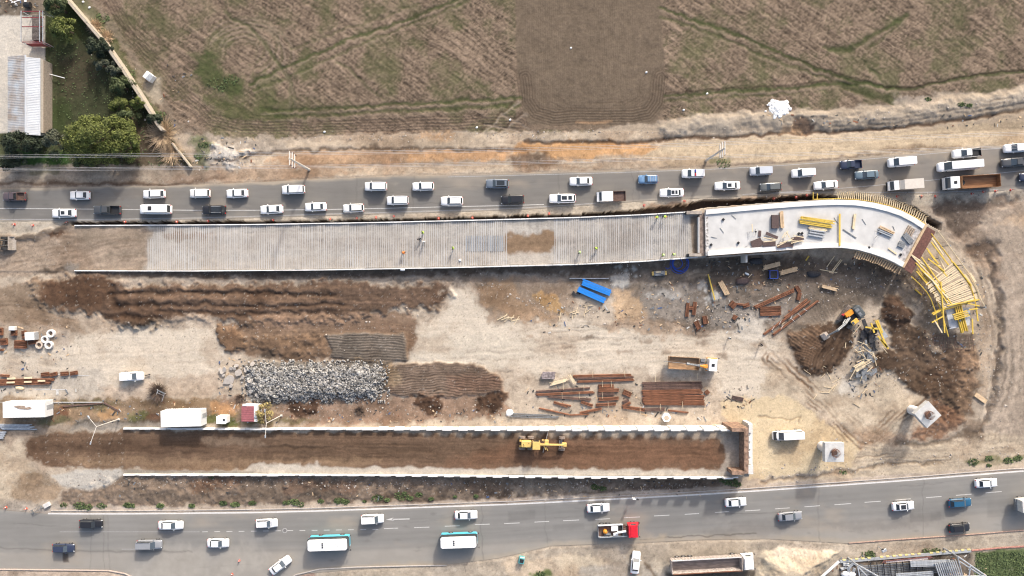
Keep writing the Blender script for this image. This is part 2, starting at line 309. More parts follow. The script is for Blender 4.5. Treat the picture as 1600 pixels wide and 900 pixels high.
    for k in range(9):
        x = 830+k*42+((k*37) % 23); y = 525+((k*53) % 34)
        s.area([(x-8,y-3),(x+6,y-4),(x+9,y+3),(x-6,y+4)], (150,126,104), 3, 5, .6)
    # mid brown earth
    s.area([(338,505),(400,500),(540,498),(640,505),(650,520),(640,560),(600,572),(540,566),(400,560),(345,540)], (146,120,98), 5, 7, 1, .16, streak=(2, 40, 2.4))
    s.area([(400,488),(640,488),(650,508),(640,520),(500,514),(400,516)], (154,126,104), 4, 5, .9, .1, streak=(1, 60, 2.4))
    i, m, d = s.area([(400,528),(505,525),(512,556),(440,556),(398,545)], (134,108,86), 5, 8, .9, .25); s.H[i] += m*.4*(.6+.4*n2[i])
    i, m, d = s.area([(342,512),(365,514),(388,530),(384,548),(352,546),(340,528)], (128,102,80), 4, 6, 1, .12); s.H[i] += m*.5
    s.area([(408,550),(432,548),(430,560),(408,562)], (92,80,70), 3, 4, .8, .3)
    i, m, d = s.area([(508,524),(560,519),(632,523),(637,562),(600,568),(560,564),(516,558),(520,545)], (150,138,126), 2.5, 3, 1, .12); s.H[i] += m*.35
    s.hatch([(508,524),(560,519),(632,523),(637,562),(600,568),(560,564),(516,558),(520,545)], 2, 4.0, (80,70,62), .8, .14, 3, 3, 2.2)
    i, m, d = s.area([(602,570),(680,566),(740,570),(782,588),(786,612),(700,620),(612,618),(596,595)], (150,130,114), 2.5, 3, 1, .12); s.H[i] += m*.35
    s.area([(700,585),(782,590),(784,612),(700,614)], (162,126,106), 8, 4, .6, .1)
    s.hatch([(602,570),(680,566),(740,570),(782,588),(786,612),(700,620),(612,618),(596,595)], 2, 3.9, (88,70,58), .8, .14, 3, 3, 3.0)
    s.area([(540,560),(600,562),(625,572),(606,576),(560,574)], (184,158,126), 4, 5, .8)
    s.area([(600,575),(622,572),(628,600),(604,608)], (170,148,120), 4, 5, .8)
    # under the stone heap and right below
    i, m, d = s.area([(386,570),(430,566),(595,566),(602,590),(598,618),(560,624),(400,628),(384,606)], (120,114,108), 3, 4, 1, .2); s.H[i] += 1.0*np.clip(d/14, 0, 1)+.12*n2[i]*m
    s.area([(345,618),(400,626),(600,622),(790,612),(800,650),(600,664),(340,664)], (160,130,108), 5, 8, .9, .2)
    for pts in ([(446,626),(498,630),(492,648),(470,654),(448,644)], [(640,620),(690,620),(690,640),(680,650),(660,642)], [(742,616),(790,614),(786,632),(766,648),(742,640)]):
        i, m, d = s.area(pts, (84,62,48), 4, 6, .95, .2); s.H[i] += .3*m*n2[i]
    s.area([(345,655),(440,655),(500,655),(470,662),(340,664)], (110,110,70), 4, 4, .6)
    # strip above lower ramp, left
    s.area([(-60,622),(100,625),(200,622),(345,622),(350,664),(180,666),(100,664),(60,668),(-60,668)], (158,134,108), 4, 6, 1, .18)
    s.area([(80,628),(160,632),(190,655),(120,660),(90,645)], (182,152,120), 5, 7, .8, .15)
    for pts, cc in (([(60,655),(110,652),(100,664),(60,664)], (110,108,76)), ([(96,626),(140,624),(190,632),(160,640),(100,634)], (120,112,80)), ([(200,648),(232,642),(240,655),(205,660)], (104,110,62)), ([(320,650),(372,645),(372,662),(322,664)], (98,108,58)), ([(210,625),(260,628),(300,625),(300,640),(220,642)], (134,110,84)), ([(330,628),(372,630),(370,648),(335,650)], (206,156,106)), ([(392,630),(432,628),(440,645),(400,645)], (170,146,120)), ([(232,640),(250,640),(250,666),(222,655)], (120,84,64)), ([(84,640),(108,636),(104,652),(86,652)], (126,82,58)), ([(160,640),(186,642),(180,652),(160,650)], (196,152,104))):
        s.area(pts, cc, 4, 6, .8, .15)
    s.area([(112,672),(120,656),(190,656),(270,662),(268,670),(180,670)], (150,144,136), 4, 4, .8, .12)
    s.stroke([(116,664),(150,656),(200,657),(260,660)], 4, (66,58,50), 3, 4, .6)
    s.stroke([(-60,628),(75,630),(160,628)], 1.5, (232,226,216), 1, .5, .6)
    # ---------------- clutter yard under the deck: grey brown ground, darker towards the deck
    s.area([(735,440),(840,436),(900,440),(900,460),(880,500),(800,506),(760,500)], (150,128,108), 8, 8, .8, .15)
    s.area([(745,448),(800,440),(820,470),(870,500),(800,500),(760,480)], (172,142,112), 6, 8, .8, .1)
    s.area([(832,462),(850,455),(868,462),(886,492),(872,494),(850,480),(836,470)], (196,158,108), 3, 4, .9, .08)
    s.area([(955,450),(1000,448),(1012,480),(1008,500),(962,504),(958,480)], (212,180,144), 5, 5, .95, .06)
    s.area([(930,506),(1010,494),(1100,508),(1120,522),(1040,526),(960,516)], (176,148,122), 5, 8, .7, .15)
    s.rows([(960,504),(1010,498),(1070,515),(1120,520)], 14, 5, (140,112,90), .5, .05, 4, 5)
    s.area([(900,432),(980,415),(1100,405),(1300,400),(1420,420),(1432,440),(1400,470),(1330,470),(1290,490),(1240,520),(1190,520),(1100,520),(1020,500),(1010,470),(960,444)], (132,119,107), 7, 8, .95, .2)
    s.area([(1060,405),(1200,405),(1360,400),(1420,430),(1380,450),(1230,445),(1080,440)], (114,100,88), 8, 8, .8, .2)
    s.area([(1000,445),(1060,440),(1100,470),(1080,500),(1012,500)], (168,158,148), 10, 8, .7, .15)
    s.area([(1105,470),(1240,480),(1200,510),(1110,510)], (162,154,146), 10, 8, .7, .2)
    s.area([(1150,500),(1200,500),(1195,530),(1160,545)], (230,220,206), 8, 8, .7, .06)
    s.area([(1085,440),(1105,440),(1108,452),(1092,452)], (206,200,192), 3, 4, .9); s.area([(1100,455),(1126,455),(1130,470),(1104,470)], (224,222,218), 4, 6, .8, .3)
    s.area([(1010,458),(1030,450),(1064,462),(1060,468),(1030,464),(1012,466)], (200,196,190), 4, 4, .7)
    i, m, d = s.area([(952,435),(962,430),(984,428),(986,444),(974,452),(955,448)], (190,186,180), 3, 3, .95, .06); s.H[i] += .25*m
    for x, y, r in ((968,418,4),(978,424,3.5),(962,419,2.5),(990,420,5),(994,432,3)):
        s.area([(x-r,y),(x,y-r),(x+r,y),(x,y+r)], (200,196,188), 2, 2, .9)
    s.stroke([(1020,455),(1060,440),(1120,436)], 8, (110,98,88), 4, 5, .6)
    s.area([(1070,425),(1105,418),(1110,430),(1080,438)], (176,158,138), 4, 4, .6)
    s.area([(1175,424),(1195,420),(1185,455),(1172,452)], (168,140,114), 4, 4, .7)
    # ---------------- right hand excavation
    s.area([(1290,430),(1440,430),(1450,470),(1400,470),(1330,480),(1240,530),(1200,530),(1260,480)], (136,122,108), 8, 8, .85, .2)
    s.hatch([(1280,450),(1350,450),(1330,480),(1260,510)], 60, 6, (110,96,84), .4, .05, 8, 6, 3)
    DARK = (98,79,64)
    i, m, d = s.area([(1232,520),(1260,508),(1300,504),(1330,505),(1336,520),(1328,550),(1310,570),(1298,585),(1268,588),(1248,575),(1232,545)], DARK, 4, 5, 1, .12); s.H[i] += m*.6*np.clip(d/14, .2, 1)
    for k, (cx, cy) in enumerate([(1245,560)]):
        for r_ in range(8, 52, 5):
            s.stroke([(1300+(-r_-8)*math.cos(R(a)), 590-(r_+36)*math.sin(R(a))) for a in range(10, 80, 10)], 2, (150,122,98), 1.5, 2, .45, h=.1)
    s.hatch([(1232,520),(1270,512),(1290,525),(1268,560),(1262,585),(1245,572)], 28, 4.4, (160,130,106), .6, -.1, 4, 3, 3)
    s.hatch([(1290,530),(1330,510),(1325,555),(1290,585),(1270,588)], 118, 9, (132,108,88), .5, .1, 4, 4, 3)
    i, m, d = s.area([(1376,470),(1392,464),(1412,470),(1422,488),(1424,506),(1440,508),(1448,528),(1470,545),(1518,545),(1520,575),(1500,600),(1500,640),(1460,618),(1420,612),(1400,590),(1396,580),(1364,580),(1364,570),(1370,548),(1394,548),(1390,520),(1376,500)], DARK, 4, 6, 1, .12); s.H[i] += m*(.3+.10*n2[i])
    i, m, d = s.area([(1402,508),(1440,510),(1450,530),(1475,548),(1524,552),(1528,600),(1512,650),(1480,660),(1450,625),(1415,600),(1400,570)], (104,85,69), 6, 7, .95, .1); s.H[i] += .12*m*n2[i]
    i, m, d = s.area([(1378,472),(1392,465),(1410,470),(1420,486),(1422,502),(1400,514),(1384,505)], (96,74,60), 3, 4, .8, .15); s.H[i] += .9*np.clip(d/12, 0, 1)
    s.area([(1440,530),(1520,548),(1520,600),(1480,600),(1430,580),(1400,545)], (112,92,76), 14, 10, .6, .1)
    s.area([(1500,545),(1525,540),(1530,580),(1510,620),(1520,650),(1480,665),(1490,620)], (150,122,98), 8, 8, .8, .2)
    s.rows([(1450,595),(1490,598),(1510,612)], 26, 8, (78,58,46), .6, .15, 5, 4)
    i, m, d = s.area([(1455,622),(1500,640),(1505,668),(1470,690),(1420,690),(1440,660)], (140,104,80), 6, 8, .9, .18); s.H[i] += .2*m*n2[i]
    # sand and tracks between
    s.area([(1200,560),(1245,580),(1262,590),(1300,590),(1340,600),(1390,588),(1420,615),(1450,620),(1430,660),(1400,680),(1360,690),(1300,650),(1250,620),(1190,622)], (212,194,170), 7, 8, .95, .1)
    s.area([(1315,590),(1345,600),(1335,620),(1310,618)], (228,220,208), 5, 6, .7)
    SAND = (232,210,173)
    i, m, d = s.area([(1125,628),(1200,618),(1245,622),(1280,655),(1330,680),(1345,700),(1330,730),(1230,742),(1172,748),(1166,738),(1172,668),(1140,662),(1128,650)], SAND, 3, 4, 1, .05); s.H[i] += .0
    s.stroke([(1185,650),(1230,655),(1250,652),(1248,662)], 2, (176,150,116), 1.2, 3, .7, h=-.1)
    s.rows([(1205,560),(1250,600),(1300,645),(1340,690),(1370,700)], 34, 6.5, (140,112,88), .9, .14, 7, 5)
    s.rows([(1440,620),(1400,655),(1370,685),(1350,700)], 32, 6.5, (138,112,90), .8, .14, 7, 5)
    s.area([(1330,676),(1380,668),(1420,680),(1400,705),(1350,708)], (176,140,108), 8, 8, .6, .15)
    s.area([(1335,700),(1480,690),(1600,670),(1680,660),(1680,730),(1500,744),(1300,758),(1200,766),(1180,752),(1330,734)], (208,190,166), 6, 8, .9, .12, streak=(-5, 60, 4))
    s.stroke([(1190,752),(1260,744),(1330,734),(1400,726),(1470,722)], 5, (130,108,84), 3, 5, .7, .3, -.15)
    s.rows([(1340,720),(1400,716),(1480,714)], 18, 5, (140,116,92), .5, .12, 5, 5)
    s.stroke([(1400,690),(1440,698),(1480,690),(1530,670)], 8, (120,102,86), 4, 6, .7, .25, -.1)
    s.stroke([(1510,722),(1550,718),(1600,716)], 6, (118,118,76), 4, 6, .75, .3)
    # far right, bare subsoil
    s.area([(1450,320),(1500,318),(1680,316),(1680,690),(1540,672),(1560,600),(1565,520),(1560,450),(1545,410),(1500,380),(1470,360)], (182,165,148), 6, 6, .95, .1, streak=(60, 40, 5))
    i, m, d = s.area([(1455,318),(1500,312),(1600,306),(1600,314),(1540,330),(1520,372),(1500,375),(1480,350)], (120,104,92), 8, 8, .9, .25); s.H[i] -= .35*m
    i, m, d = s.area([(1512,385),(1545,375),(1560,382),(1560,400),(1530,408),(1512,400)], (112,94,80), 9, 6, .9, .2); s.H[i] -= .45*m
    s.area([(1520,400),(1560,400),(1570,430),(1540,425)], (172,146,124), 8, 8, .7)
    s.area([(1560,345),(1610,335),(1680,330),(1680,350),(1600,352)], (206,178,148), 6, 6, .7, .08)
    s.rows([(1480,345),(1530,400),(1552,470),(1562,540),(1556,620)], 40, 9, (138,120,104), .5, .12, 8, 6)
    s.stroke([(1545,400),(1560,450),(1563,520),(1560,580),(1548,640),(1535,672)], 8, (104,90,80), 4, 6, .8, .3, -.3)
    s.area([(1440,430),(1460,440),(1480,500),(1460,545),(1446,525),(1430,500)], (140,122,104), 6, 8, .8, .25)
    s.area([(1445,520),(1525,520),(1522,546),(1448,546)], (126,112,98), 4, 5, .85, .3)
    s.area([(1525,430),(1545,470),(1545,560),(1530,640),(1525,560),(1535,500)], (184,162,138), 8, 8, .7, .2)
    s.area([(1505,660),(1540,655),(1535,690),(1510,690)], (134,114,96), 5, 6, .8, .3)
    # ---------------- lower ramp surroundings, left
    s.area([(-60,668),(60,668),(110,668),(110,690),(60,700),(-60,700)], (172,152,132), 5, 6, .9, .18)
    s.area([(-60,700),(40,690),(60,745),(25,780),(-60,782)], (214,196,172), 7, 7, 1, .07)
    s.area([(35,740),(75,745),(100,765),(85,785),(30,787),(20,770)], (158,134,108), 6, 8, .8, .2)
    s.area([(80,742),(170,736),(192,738),(180,752),(160,762),(130,764),(100,758)], (198,188,176), 3, 3, 1, .06)
    s.stroke([(100,757),(130,763),(160,761),(186,745)], 2, (160,152,142), 1.5, 1, .7)
    i, m, d = s.area([(100,768),(190,742),(600,742),(1150,742),(1160,758),(1100,764),(800,782),(400,790),(90,790)], (150,130,112), 4, 5, 1, .22)
    s.H[i] += m*(.13*n2[i]+.05*n3[i])
    s.area([(100,775),(180,766),(400,768),(800,764),(1100,756),(1110,764),(800,780),(400,786),(100,788)], (120,106,94), 5, 8, .85, .28)
    s.area([(300,745),(380,745),(380,762),(300,764)], (126,94,72), 6, 8, .7, .2); s.area([(440,752),(560,752),(560,766),(440,768)], (118,92,76), 6, 8, .7, .2)
    s.area([(800,756),(900,752),(1000,756),(900,772),(800,776)], (172,156,138), 6, 8, .6, .2)
    # terrain levels: fills retained by walls, trench
    wob = s.wx*1.2
    t0 = yat(UW_N, px); t1 = yat(UW_S, px)
    inside = (px > 118) & (px < 1100) & (py > t0) & (py < t1)
    s.H = np.where(inside, np.maximum(ur_h(px)-.12, 0)+.02*n2, s.H)
    # approach apron of upper ramp, left of 118
    ap = (px <= 118) & (py > 366) & (py < 424); s.H = np.where(ap, s.H+.1, s.H)
    rd = yat(UP_S, px)+(14 if True else 0)
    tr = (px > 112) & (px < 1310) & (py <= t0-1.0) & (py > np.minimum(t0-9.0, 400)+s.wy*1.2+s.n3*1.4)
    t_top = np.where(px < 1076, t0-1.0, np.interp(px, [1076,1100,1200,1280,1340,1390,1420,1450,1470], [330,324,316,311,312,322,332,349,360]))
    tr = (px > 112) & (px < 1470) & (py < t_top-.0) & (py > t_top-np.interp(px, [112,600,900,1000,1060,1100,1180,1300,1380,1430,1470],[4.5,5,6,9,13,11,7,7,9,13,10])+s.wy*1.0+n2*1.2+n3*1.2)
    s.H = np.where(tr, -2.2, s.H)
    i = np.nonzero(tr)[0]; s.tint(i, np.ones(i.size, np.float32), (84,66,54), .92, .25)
    # upper ramp surface colour
    i = np.nonzero(inside & (px > 215))[0]; o = np.clip((px[i]-228+s.wx[i]*6)/10, 0, 1).astype(np.float32)
    s.tint(i, o, (202,195,186), 1, .10, streak=(90, 40, 1.9))
    for pts, cc, op in (([(255,362),(340,362),(342,378),(262,376)], (140,116,96), .7), ([(350,360),(520,372),(790,372),(790,396),(700,400),(500,392),(240,396)], (186,176,166), .6), ([(785,368),(866,362),(868,392),(830,398),(786,396)], (150,122,94), .95), ([(238,410),(500,402),(860,396),(860,412),(240,420)], (206,194,180), .7), ([(120,362),(240,362),(235,378),(125,378)], (166,148,128), .6), ([(180,390),(230,392),(232,404),(150,406)], (166,150,132), .4), ([(240,352),(1070,334),(1070,344),(240,362)], (160,154,148), .5), ([(870,372),(1000,360),(1068,352),(1068,395),(870,402)], (176,170,164), .6), ([(940,350),(1000,348),(1010,385),(950,392)], (150,138,128), .5), ([(980,345),(1070,338),(1072,400),(1040,402),(1060,350)], (206,200,192), .4)):
        s.area(pts, cc, 4, 5, op, .1)
    s.area([(1074,340),(1092,339),(1094,396),(1077,400)], (146,130,114), 1.5, .5, 1, .05)
    # lower ramp
    t0 = yat(LW_N, px); t1 = yat(LW_S, px)
    ins = (px > 194) & (px < 1162) & (py > t0) & (py < t1)
    s.H = np.where(ins, np.maximum(lr_h(px)-.7, .05)+.03*n2, s.H)
    i, m, d = s.area([(36,700),(48,684),(90,676),(200,673),(400,672),(700,673),(1000,676),(1110,679),(1124,692),(1126,712),(1116,728),(1000,727),(700,730),(430,731),(300,736),(210,734),(110,732),(60,724),(42,712)], (128,103,83), 3, 4, 1, .1, streak=(0, 90, 2.2))
    s.area([(48,690),(300,684),(420,688),(300,706),(160,708),(50,706)], (98,76,60), 6, 6, .7, .1)
    s.area([(100,712),(350,718),(600,716),(560,732),(200,734),(110,728)], (160,132,104), 6, 6, .6, .1, streak=(0, 60, 3))
    s.area([(820,680),(1110,682),(1120,724),(900,726),(700,722)], (142,102,76), 12, 5, .6, .1, streak=(0, 50, 3))
    s.area([(312,685),(400,686),(420,696),(330,698)], (152,130,110), 4, 5, .7, .15)
    for pts in ([(-60+100,690),(300,680),(600,684),(1000,690)], [(200,704),(600,708),(1100,704)], [(400,698),(700,700),(1000,698)]):
        s.rows(pts, 12, 5, (92,68,50), .35, .03, 6, 3)
    i, m, d = s.area([(1124,676),(1160,672),(1160,734),(1112,734),(1126,715),(1124,692)], (192,180,167), 3, 2, 1, .06, streak=(8, 30, 2))
    i, m, d = s.area([(394,724),(520,728),(1110,729),(1150,736),(1150,740),(600,741),(400,740),(380,736)], (212,202,188), 2, 2.5, .9, .08)
    s.area([(400,725),(500,724),(520,734),(400,738)], (216,206,192), 3, 4, .7, .05)
    s.area([(194,734),(400,736),(395,740),(194,741)], (150,146,138), 2, 1, .8, .06)
    # ---------------- verge and forecourt below the lower road
    s.area([(-60,891),(170,893),(215,906),(215,960),(-60,960)], (198,178,160), 2, 1, 1, .08)
    s.area([(440,912),(470,898),(560,890),(700,884),(790,874),(860,856),(1000,850),(1100,846),(1200,845),(1330,850),(1480,841),(1680,829),(1680,960),(430,960)], (190,176,158), 3, 3, 1, .09)
    s.area([(455,905),(490,892),(495,905)], (176,142,128), 2, 1, .8)
    s.area([(790,874),(860,868),(905,868),(905,900),(905,960),(790,960)], (204,184,160), 5, 6, .9, .15)
    s.area([(860,872),(900,868),(950,878),(905,890),(890,900)], (224,206,180), 4, 5, .9, .08)
    s.area([(830,895),(860,892),(860,905),(830,905)], (92,112,52), 4, 5, .9)
    s.area([(905,884),(1040,878),(1040,960),(905,960)], (196,186,172), 4, 3, .9, .06)
    s.area([(1010,880),(1030,872),(1052,890),(1060,900),(1040,905),(1025,895)], (218,202,180), 4, 5, .8)
    s.stroke([(1008,880),(1014,888),(1026,905)], 4, (112,88,66), 2.5, 4, .8)
    s.area([(1040,894),(1180,890),(1175,940),(1035,940)], (70,62,56), 3, 2, .8, .3)  # shadow of the parked tipper lorry painted dark into the forecourt
    i, m, d = s.area([(1190,862),(1225,855),(1300,860),(1312,862),(1300,880),(1280,900),(1250,940),(1150,940),(1180,900)], (216,200,176), 3, 3, 1, .04); s.H[i] += m*2.2*np.clip(d/30, 0, 1)
    s.area([(1200,858),(1240,848),(1320,852),(1322,860),(1290,866),(1210,866)], (222,206,186), 3, 5, .9, .1)
    s.area([(1524,864),(1560,858),(1680,850),(1680,960),(1524,960)], (98,112,72), 4, 4, 1, .3)
    s.area([(1315,874),(1520,862),(1524,960),(1290,960)], (130,118,106), 3, 3, 1, .25)
    # ---------------- paving between verge and lower road
    s.area([(-60,786),(80,792),(300,792),(500,790),(800,779),(1000,768),(1180,758),(1400,742),(1680,722),(1680,736),(1400,753),(1200,767),(1000,779),(800,789),(500,800),(200,804),(80,804),(-60,800)], (206,190,174), 2, 2, 1, .06)
    s.area([(-60,784),(90,785),(100,795),(20,800),(-60,800)], (176,166,154), 4, 5, .7, .2)
    i = np.nonzero((py > 786) & (py < 806) & (px > 440) & (px < 860))[0]
    s.area([(80,742),(120,734),(190,735),(194,742),(180,752),(160,762),(130,765),(100,760)], (208,201,191), 2.5, 2.5, 1, .05); s.stroke([(98,759),(130,766),(162,763),(188,746)], 2, (168,160,150), 1.5, 1, .8)
    # scalloped pale mounds against the upper wall of the lower ramp
    for k in range(20):
        x = 668+k*24.4; s.area([(x-7,676),(x-4,671),(x+5,671),(x+8,676),(x+4,680),(x-4,680)], (186,168,148), 3, 2.5, .8, .1)
    # vehicle tracks: many faint lines following the way machines drive
    rr_ = random.Random(77)
    GUIDE = [([(-60,552),(120,556),(330,552)],26,16),([(640,560),(900,548),(1100,540),(1230,556)],34,30),([(1180,540),(1250,590),(1310,650),(1370,700)],22,20),([(1450,618),(1400,660),(1360,692)],18,12),
      ([(1340,700),(1440,704),(1520,690),(1600,664)],20,16),([(1330,716),(1460,712),(1640,690)],16,12),([(1480,350),(1545,420),(1572,500),(1570,600),(1540,670)],34,22),([(1560,330),(1590,450),(1592,600),(1570,690)],26,14),
      ([(-60,400),(60,388),(240,372)],30,18),([(-60,470),(60,478),(150,515)],22,14),([(200,470),(400,468),(640,470)],26,22),([(400,505),(560,502),(640,512)],16,14),([(800,512),(960,512),(1110,524)],18,16),
      ([(60,700),(400,702),(800,704),(1110,704)],24,44),([(240,385),(1060,368)],24,10),([(960,495),(1010,455)],22,14),([(1010,450),(1100,430),(1180,425)],22,14),([(300,440),(500,436),(740,434)],8,8),([(1040,232),(1300,226),(1600,200)],12,14),([(470,262),(800,258),(1020,246)],10,10),([(120,600),(340,596)],16,8),([(1240,470),(1330,470),(1400,450)],26,10)]
    for pts, sp_, n_ in GUIDE:
        for q in range(n_):
            a0 = rr_.random()*.7; a1 = min(1, a0+rr_.uniform(.3,.8)); o_ = rr_.gauss(0, sp_*.45); tl = rr_.gauss(0, sp_*.12)
            P_ = np.array(pts, float); cum = np.concatenate([[0], np.cumsum(np.hypot(*np.diff(P_, axis=0).T))]); L_ = cum[-1]; out = []
            for t_ in np.linspace(a0, a1, 7):
                x_ = np.interp(t_*L_, cum, P_[:,0]); y_ = np.interp(t_*L_, cum, P_[:,1]); k_ = min(np.searchsorted(cum, t_*L_, side='right')-1, len(P_)-2); d_ = P_[k_+1]-P_[k_]; d_ = d_/np.hypot(*d_); out.append((x_-d_[1]*(o_+tl*t_), y_+d_[0]*(o_+tl*t_)))
            dark = rr_.random() < .6; i, m, sd, al = s.line(out, rr_.uniform(1.2,3.2), 2, 2.5)
            m = m*np.clip(.6+.8*s.n1[i], 0, 1)*rr_.uniform(.4,.9); s.C[i] *= (1+(-.30 if dark else .20)*m)[:, None]; s.H[i] += (-.035 if dark else .02)*m
    # flat under roads
    ur = (py > yat(UP_N, px)-2) & (py < yat(UP_S, px)+2); lr = (py > yat(LO_N, px)-1) & (py < yat(LO_S, px)+3)
    s.H = np.where(ur | lr, -.06, s.H)
    nr = ~(ur | lr | inside | ins | tr)
    rough = np.where(nr, n2*.03+n3*.02, n3*.008)
    s.H = s.H+rough
    # mottling of the trampled site: damp brown patches, dry pale patches, specks of rubble
    site = (nr & ((py > 205) | ((px < 90) & (py < 26)))).astype(np.float32)*np.where(py < 1000, 1, 0)
    site = np.maximum(site, .4*(inside | ins)*np.clip((s.C.mean(1)*0+1), 0, 1)); site = np.where(inside & (px < 240), np.clip((240-px)/20, .4, 1), site)
    pale = (px > 78) & (px < 196) & (py > 733) & (py < 764) & (s.C.mean(1) > .5); site = np.where(pale, .15, site)
    b1 = fbm(s.rx, s.ry, 46, 5, 11); b2 = fbm(s.rx, s.ry*1.6, 22, 4, 12); b3 = fbm(s.rx+7, s.ry, 5.5, 3, 13)
    mot = 1+site*(1-.70*np.clip((s.C.mean(1)-.52)/.1, 0, 1))*(.13*b1+.15*b2+.16*b3*(.5+.7*np.clip(b1+.4, 0, 1.2)))
    s.C *= mot[:, None].clip(.5, 1.5)
    damp = np.clip(fbm(s.rx+300, s.ry*1.3, 70, 5, 14)*1.3-.25, 0, .55)*site
    s.C = s.C*(1-damp[:, None])+s.C*damp[:, None]*np.array([.66, .58, .52])[None, :]
    sp = vn(s.rx/1.7, s.ry/1.7, 6); dens = .5+.5*np.clip(fbm(s.rx, s.ry, 30, 3, 15), -1, 1)
    s.C = np.where(((sp > .93-.04*dens) & (site > 0) & nr)[:, None], s.C*.68+np.array([.62,.58,.52])[None, :]*.32, s.C)
    s.C = np.where(((sp < .06+.05*dens) & (site > 0) & nr)[:, None], s.C*.66, s.C)
    s.C *= (1+(.10*n3+.05*n2)*(1-.6*np.clip((s.C.mean(1)-.45)/.15, 0, 1)))[:, None].clip(.5, 1.5)
    g_ = s.C.mean(1)[:, None]; s.C = (g_+(s.C-g_)*.90)*np.array([1.0, .993, .97])[None, :]*np.where((py < 205) & (px > 90), .83, 1.04)[:, None]

# ------------------------------------------------------------------ sheets
def sheet(name, xs, ys, C, H, m, z=0, mask=None, label=None):
    nx, ny = len(xs), len(ys)
    X, Y = np.meshgrid(xs, ys); co = np.stack([X.ravel(), Y.ravel(), H.ravel()+z], 1).astype(np.float32)
    q = (np.arange(ny-1)[:, None]*nx+np.arange(nx-1)[None, :]).ravel()
    F = np.stack([q, q+1, q+1+nx, q+nx], 1).astype(np.int32)
    me = bpy.data.meshes.new(name); me.vertices.add(len(co)); me.vertices.foreach_set('co', co.ravel())
    me.loops.add(F.size); me.loops.foreach_set('vertex_index', F.ravel())
    me.polygons.add(len(F)); me.polygons.foreach_set('loop_start', np.arange(0, F.size, 4, dtype=np.int32)); me.polygons.foreach_set('loop_total', np.full(len(F), 4, np.int32))
    me.update(); me.validate()
    at = me.color_attributes.new('Col', 'FLOAT_COLOR', 'POINT')
    c4 = np.ones((len(co), 4), np.float32); c4[:, :3] = np.clip(C/KEXP, .01, .85); at.data.foreach_set('color', c4.ravel())
    me.polygons.foreach_set('use_smooth', np.ones(len(F), bool))
    me.materials.append(m)
    o = bpy.data.objects.new(name, me); COL.objects.link(o); o['kind'] = 'structure'
    return o
STEP = .2
mx = np.arange(-110, 110.01, STEP); my = np.arange(-64, 64.01, STEP)
def ext(a, lim):
    st = [1, 2, 4, 8, 16, 32, 60, 100, 180, 300]; out = []; v = a[-1]
    for q in st: v += q; out.append(v)
    out = np.array(out); return np.concatenate([a[0]-(out-a[-1])[::-1], a, out])
gxs = ext(mx, 0); gys = ext(my, 0)
GX, GY = np.meshgrid(gxs, gys)
G = Canvas(GX.ravel().astype(np.float32), GY.ravel().astype(np.float32))
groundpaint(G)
GH = G.H.reshape(GX.shape)
def gz(px, py):
    x = (px-800)/PPM; y = (450-py)/PPM
    i = int(np.clip(np.searchsorted(gxs, x), 0, len(gxs)-1)); j = int(np.clip(np.searchsorted(gys, y), 0, len(gys)-1))
    return float(GH[j, i])
MG = ground_mat('bare_earth')
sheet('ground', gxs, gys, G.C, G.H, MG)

# roads: asphalt sheets that follow the road edges
def road(name, N, S, x0, x1, nx, ny, painter, z):
    ts = np.linspace(0, 1, ny); pxs = np.linspace(x0, x1, nx)
    PX = np.tile(pxs, ny); top = yat(N, np.clip(pxs, 0, 1600)); bot = yat(S, np.clip(pxs, 0, 1600))
    s0 = (N[-1][1]-N[-2][1])/(N[-1][0]-N[-2][0]); s1 = (S[-1][1]-S[-2][1])/(S[-1][0]-S[-2][0])
    top = top+np.maximum(pxs-1600, 0)*s0; bot = bot+np.maximum(pxs-1600, 0)*s1
    PY = (top[None, :]+(bot-top)[None, :]*ts[:, None]).ravel(); T = np.repeat(ts, nx)
    X = ((PX-800)/PPM).astype(np.float32); Y = ((450-PY)/PPM).astype(np.float32)
    s = Canvas(X, Y); s.px = PX.astype(np.float32); s.py = PY.astype(np.float32); painter(s, T, bot[None, :].repeat(ny, 0).ravel(), top[None, :].repeat(ny, 0).ravel())
    co = np.stack([X, Y, s.H+z], 1).astype(np.float32)
    q = (np.arange(ny-1)[:, None]*nx+np.arange(nx-1)[None, :]).ravel(); F = np.stack([q, q+nx, q+1+nx, q+1], 1)
    me = bpy.data.meshes.new(name); me.from_pydata(co.tolist(), [], F.tolist())
    at = me.color_attributes.new('Col', 'FLOAT_COLOR', 'POINT'); c4 = np.ones((len(co), 4), np.float32); c4[:, :3] = np.clip(s.C/KEXP, .01, .85); at.data.foreach_set('color', c4.ravel())
    me.materials.append(ground_mat(name+'_asphalt', .07, 6, 30, .12, .85))
    o = bpy.data.objects.new(name, me); COL.objects.link(o); o['kind'] = 'structure'
    return o
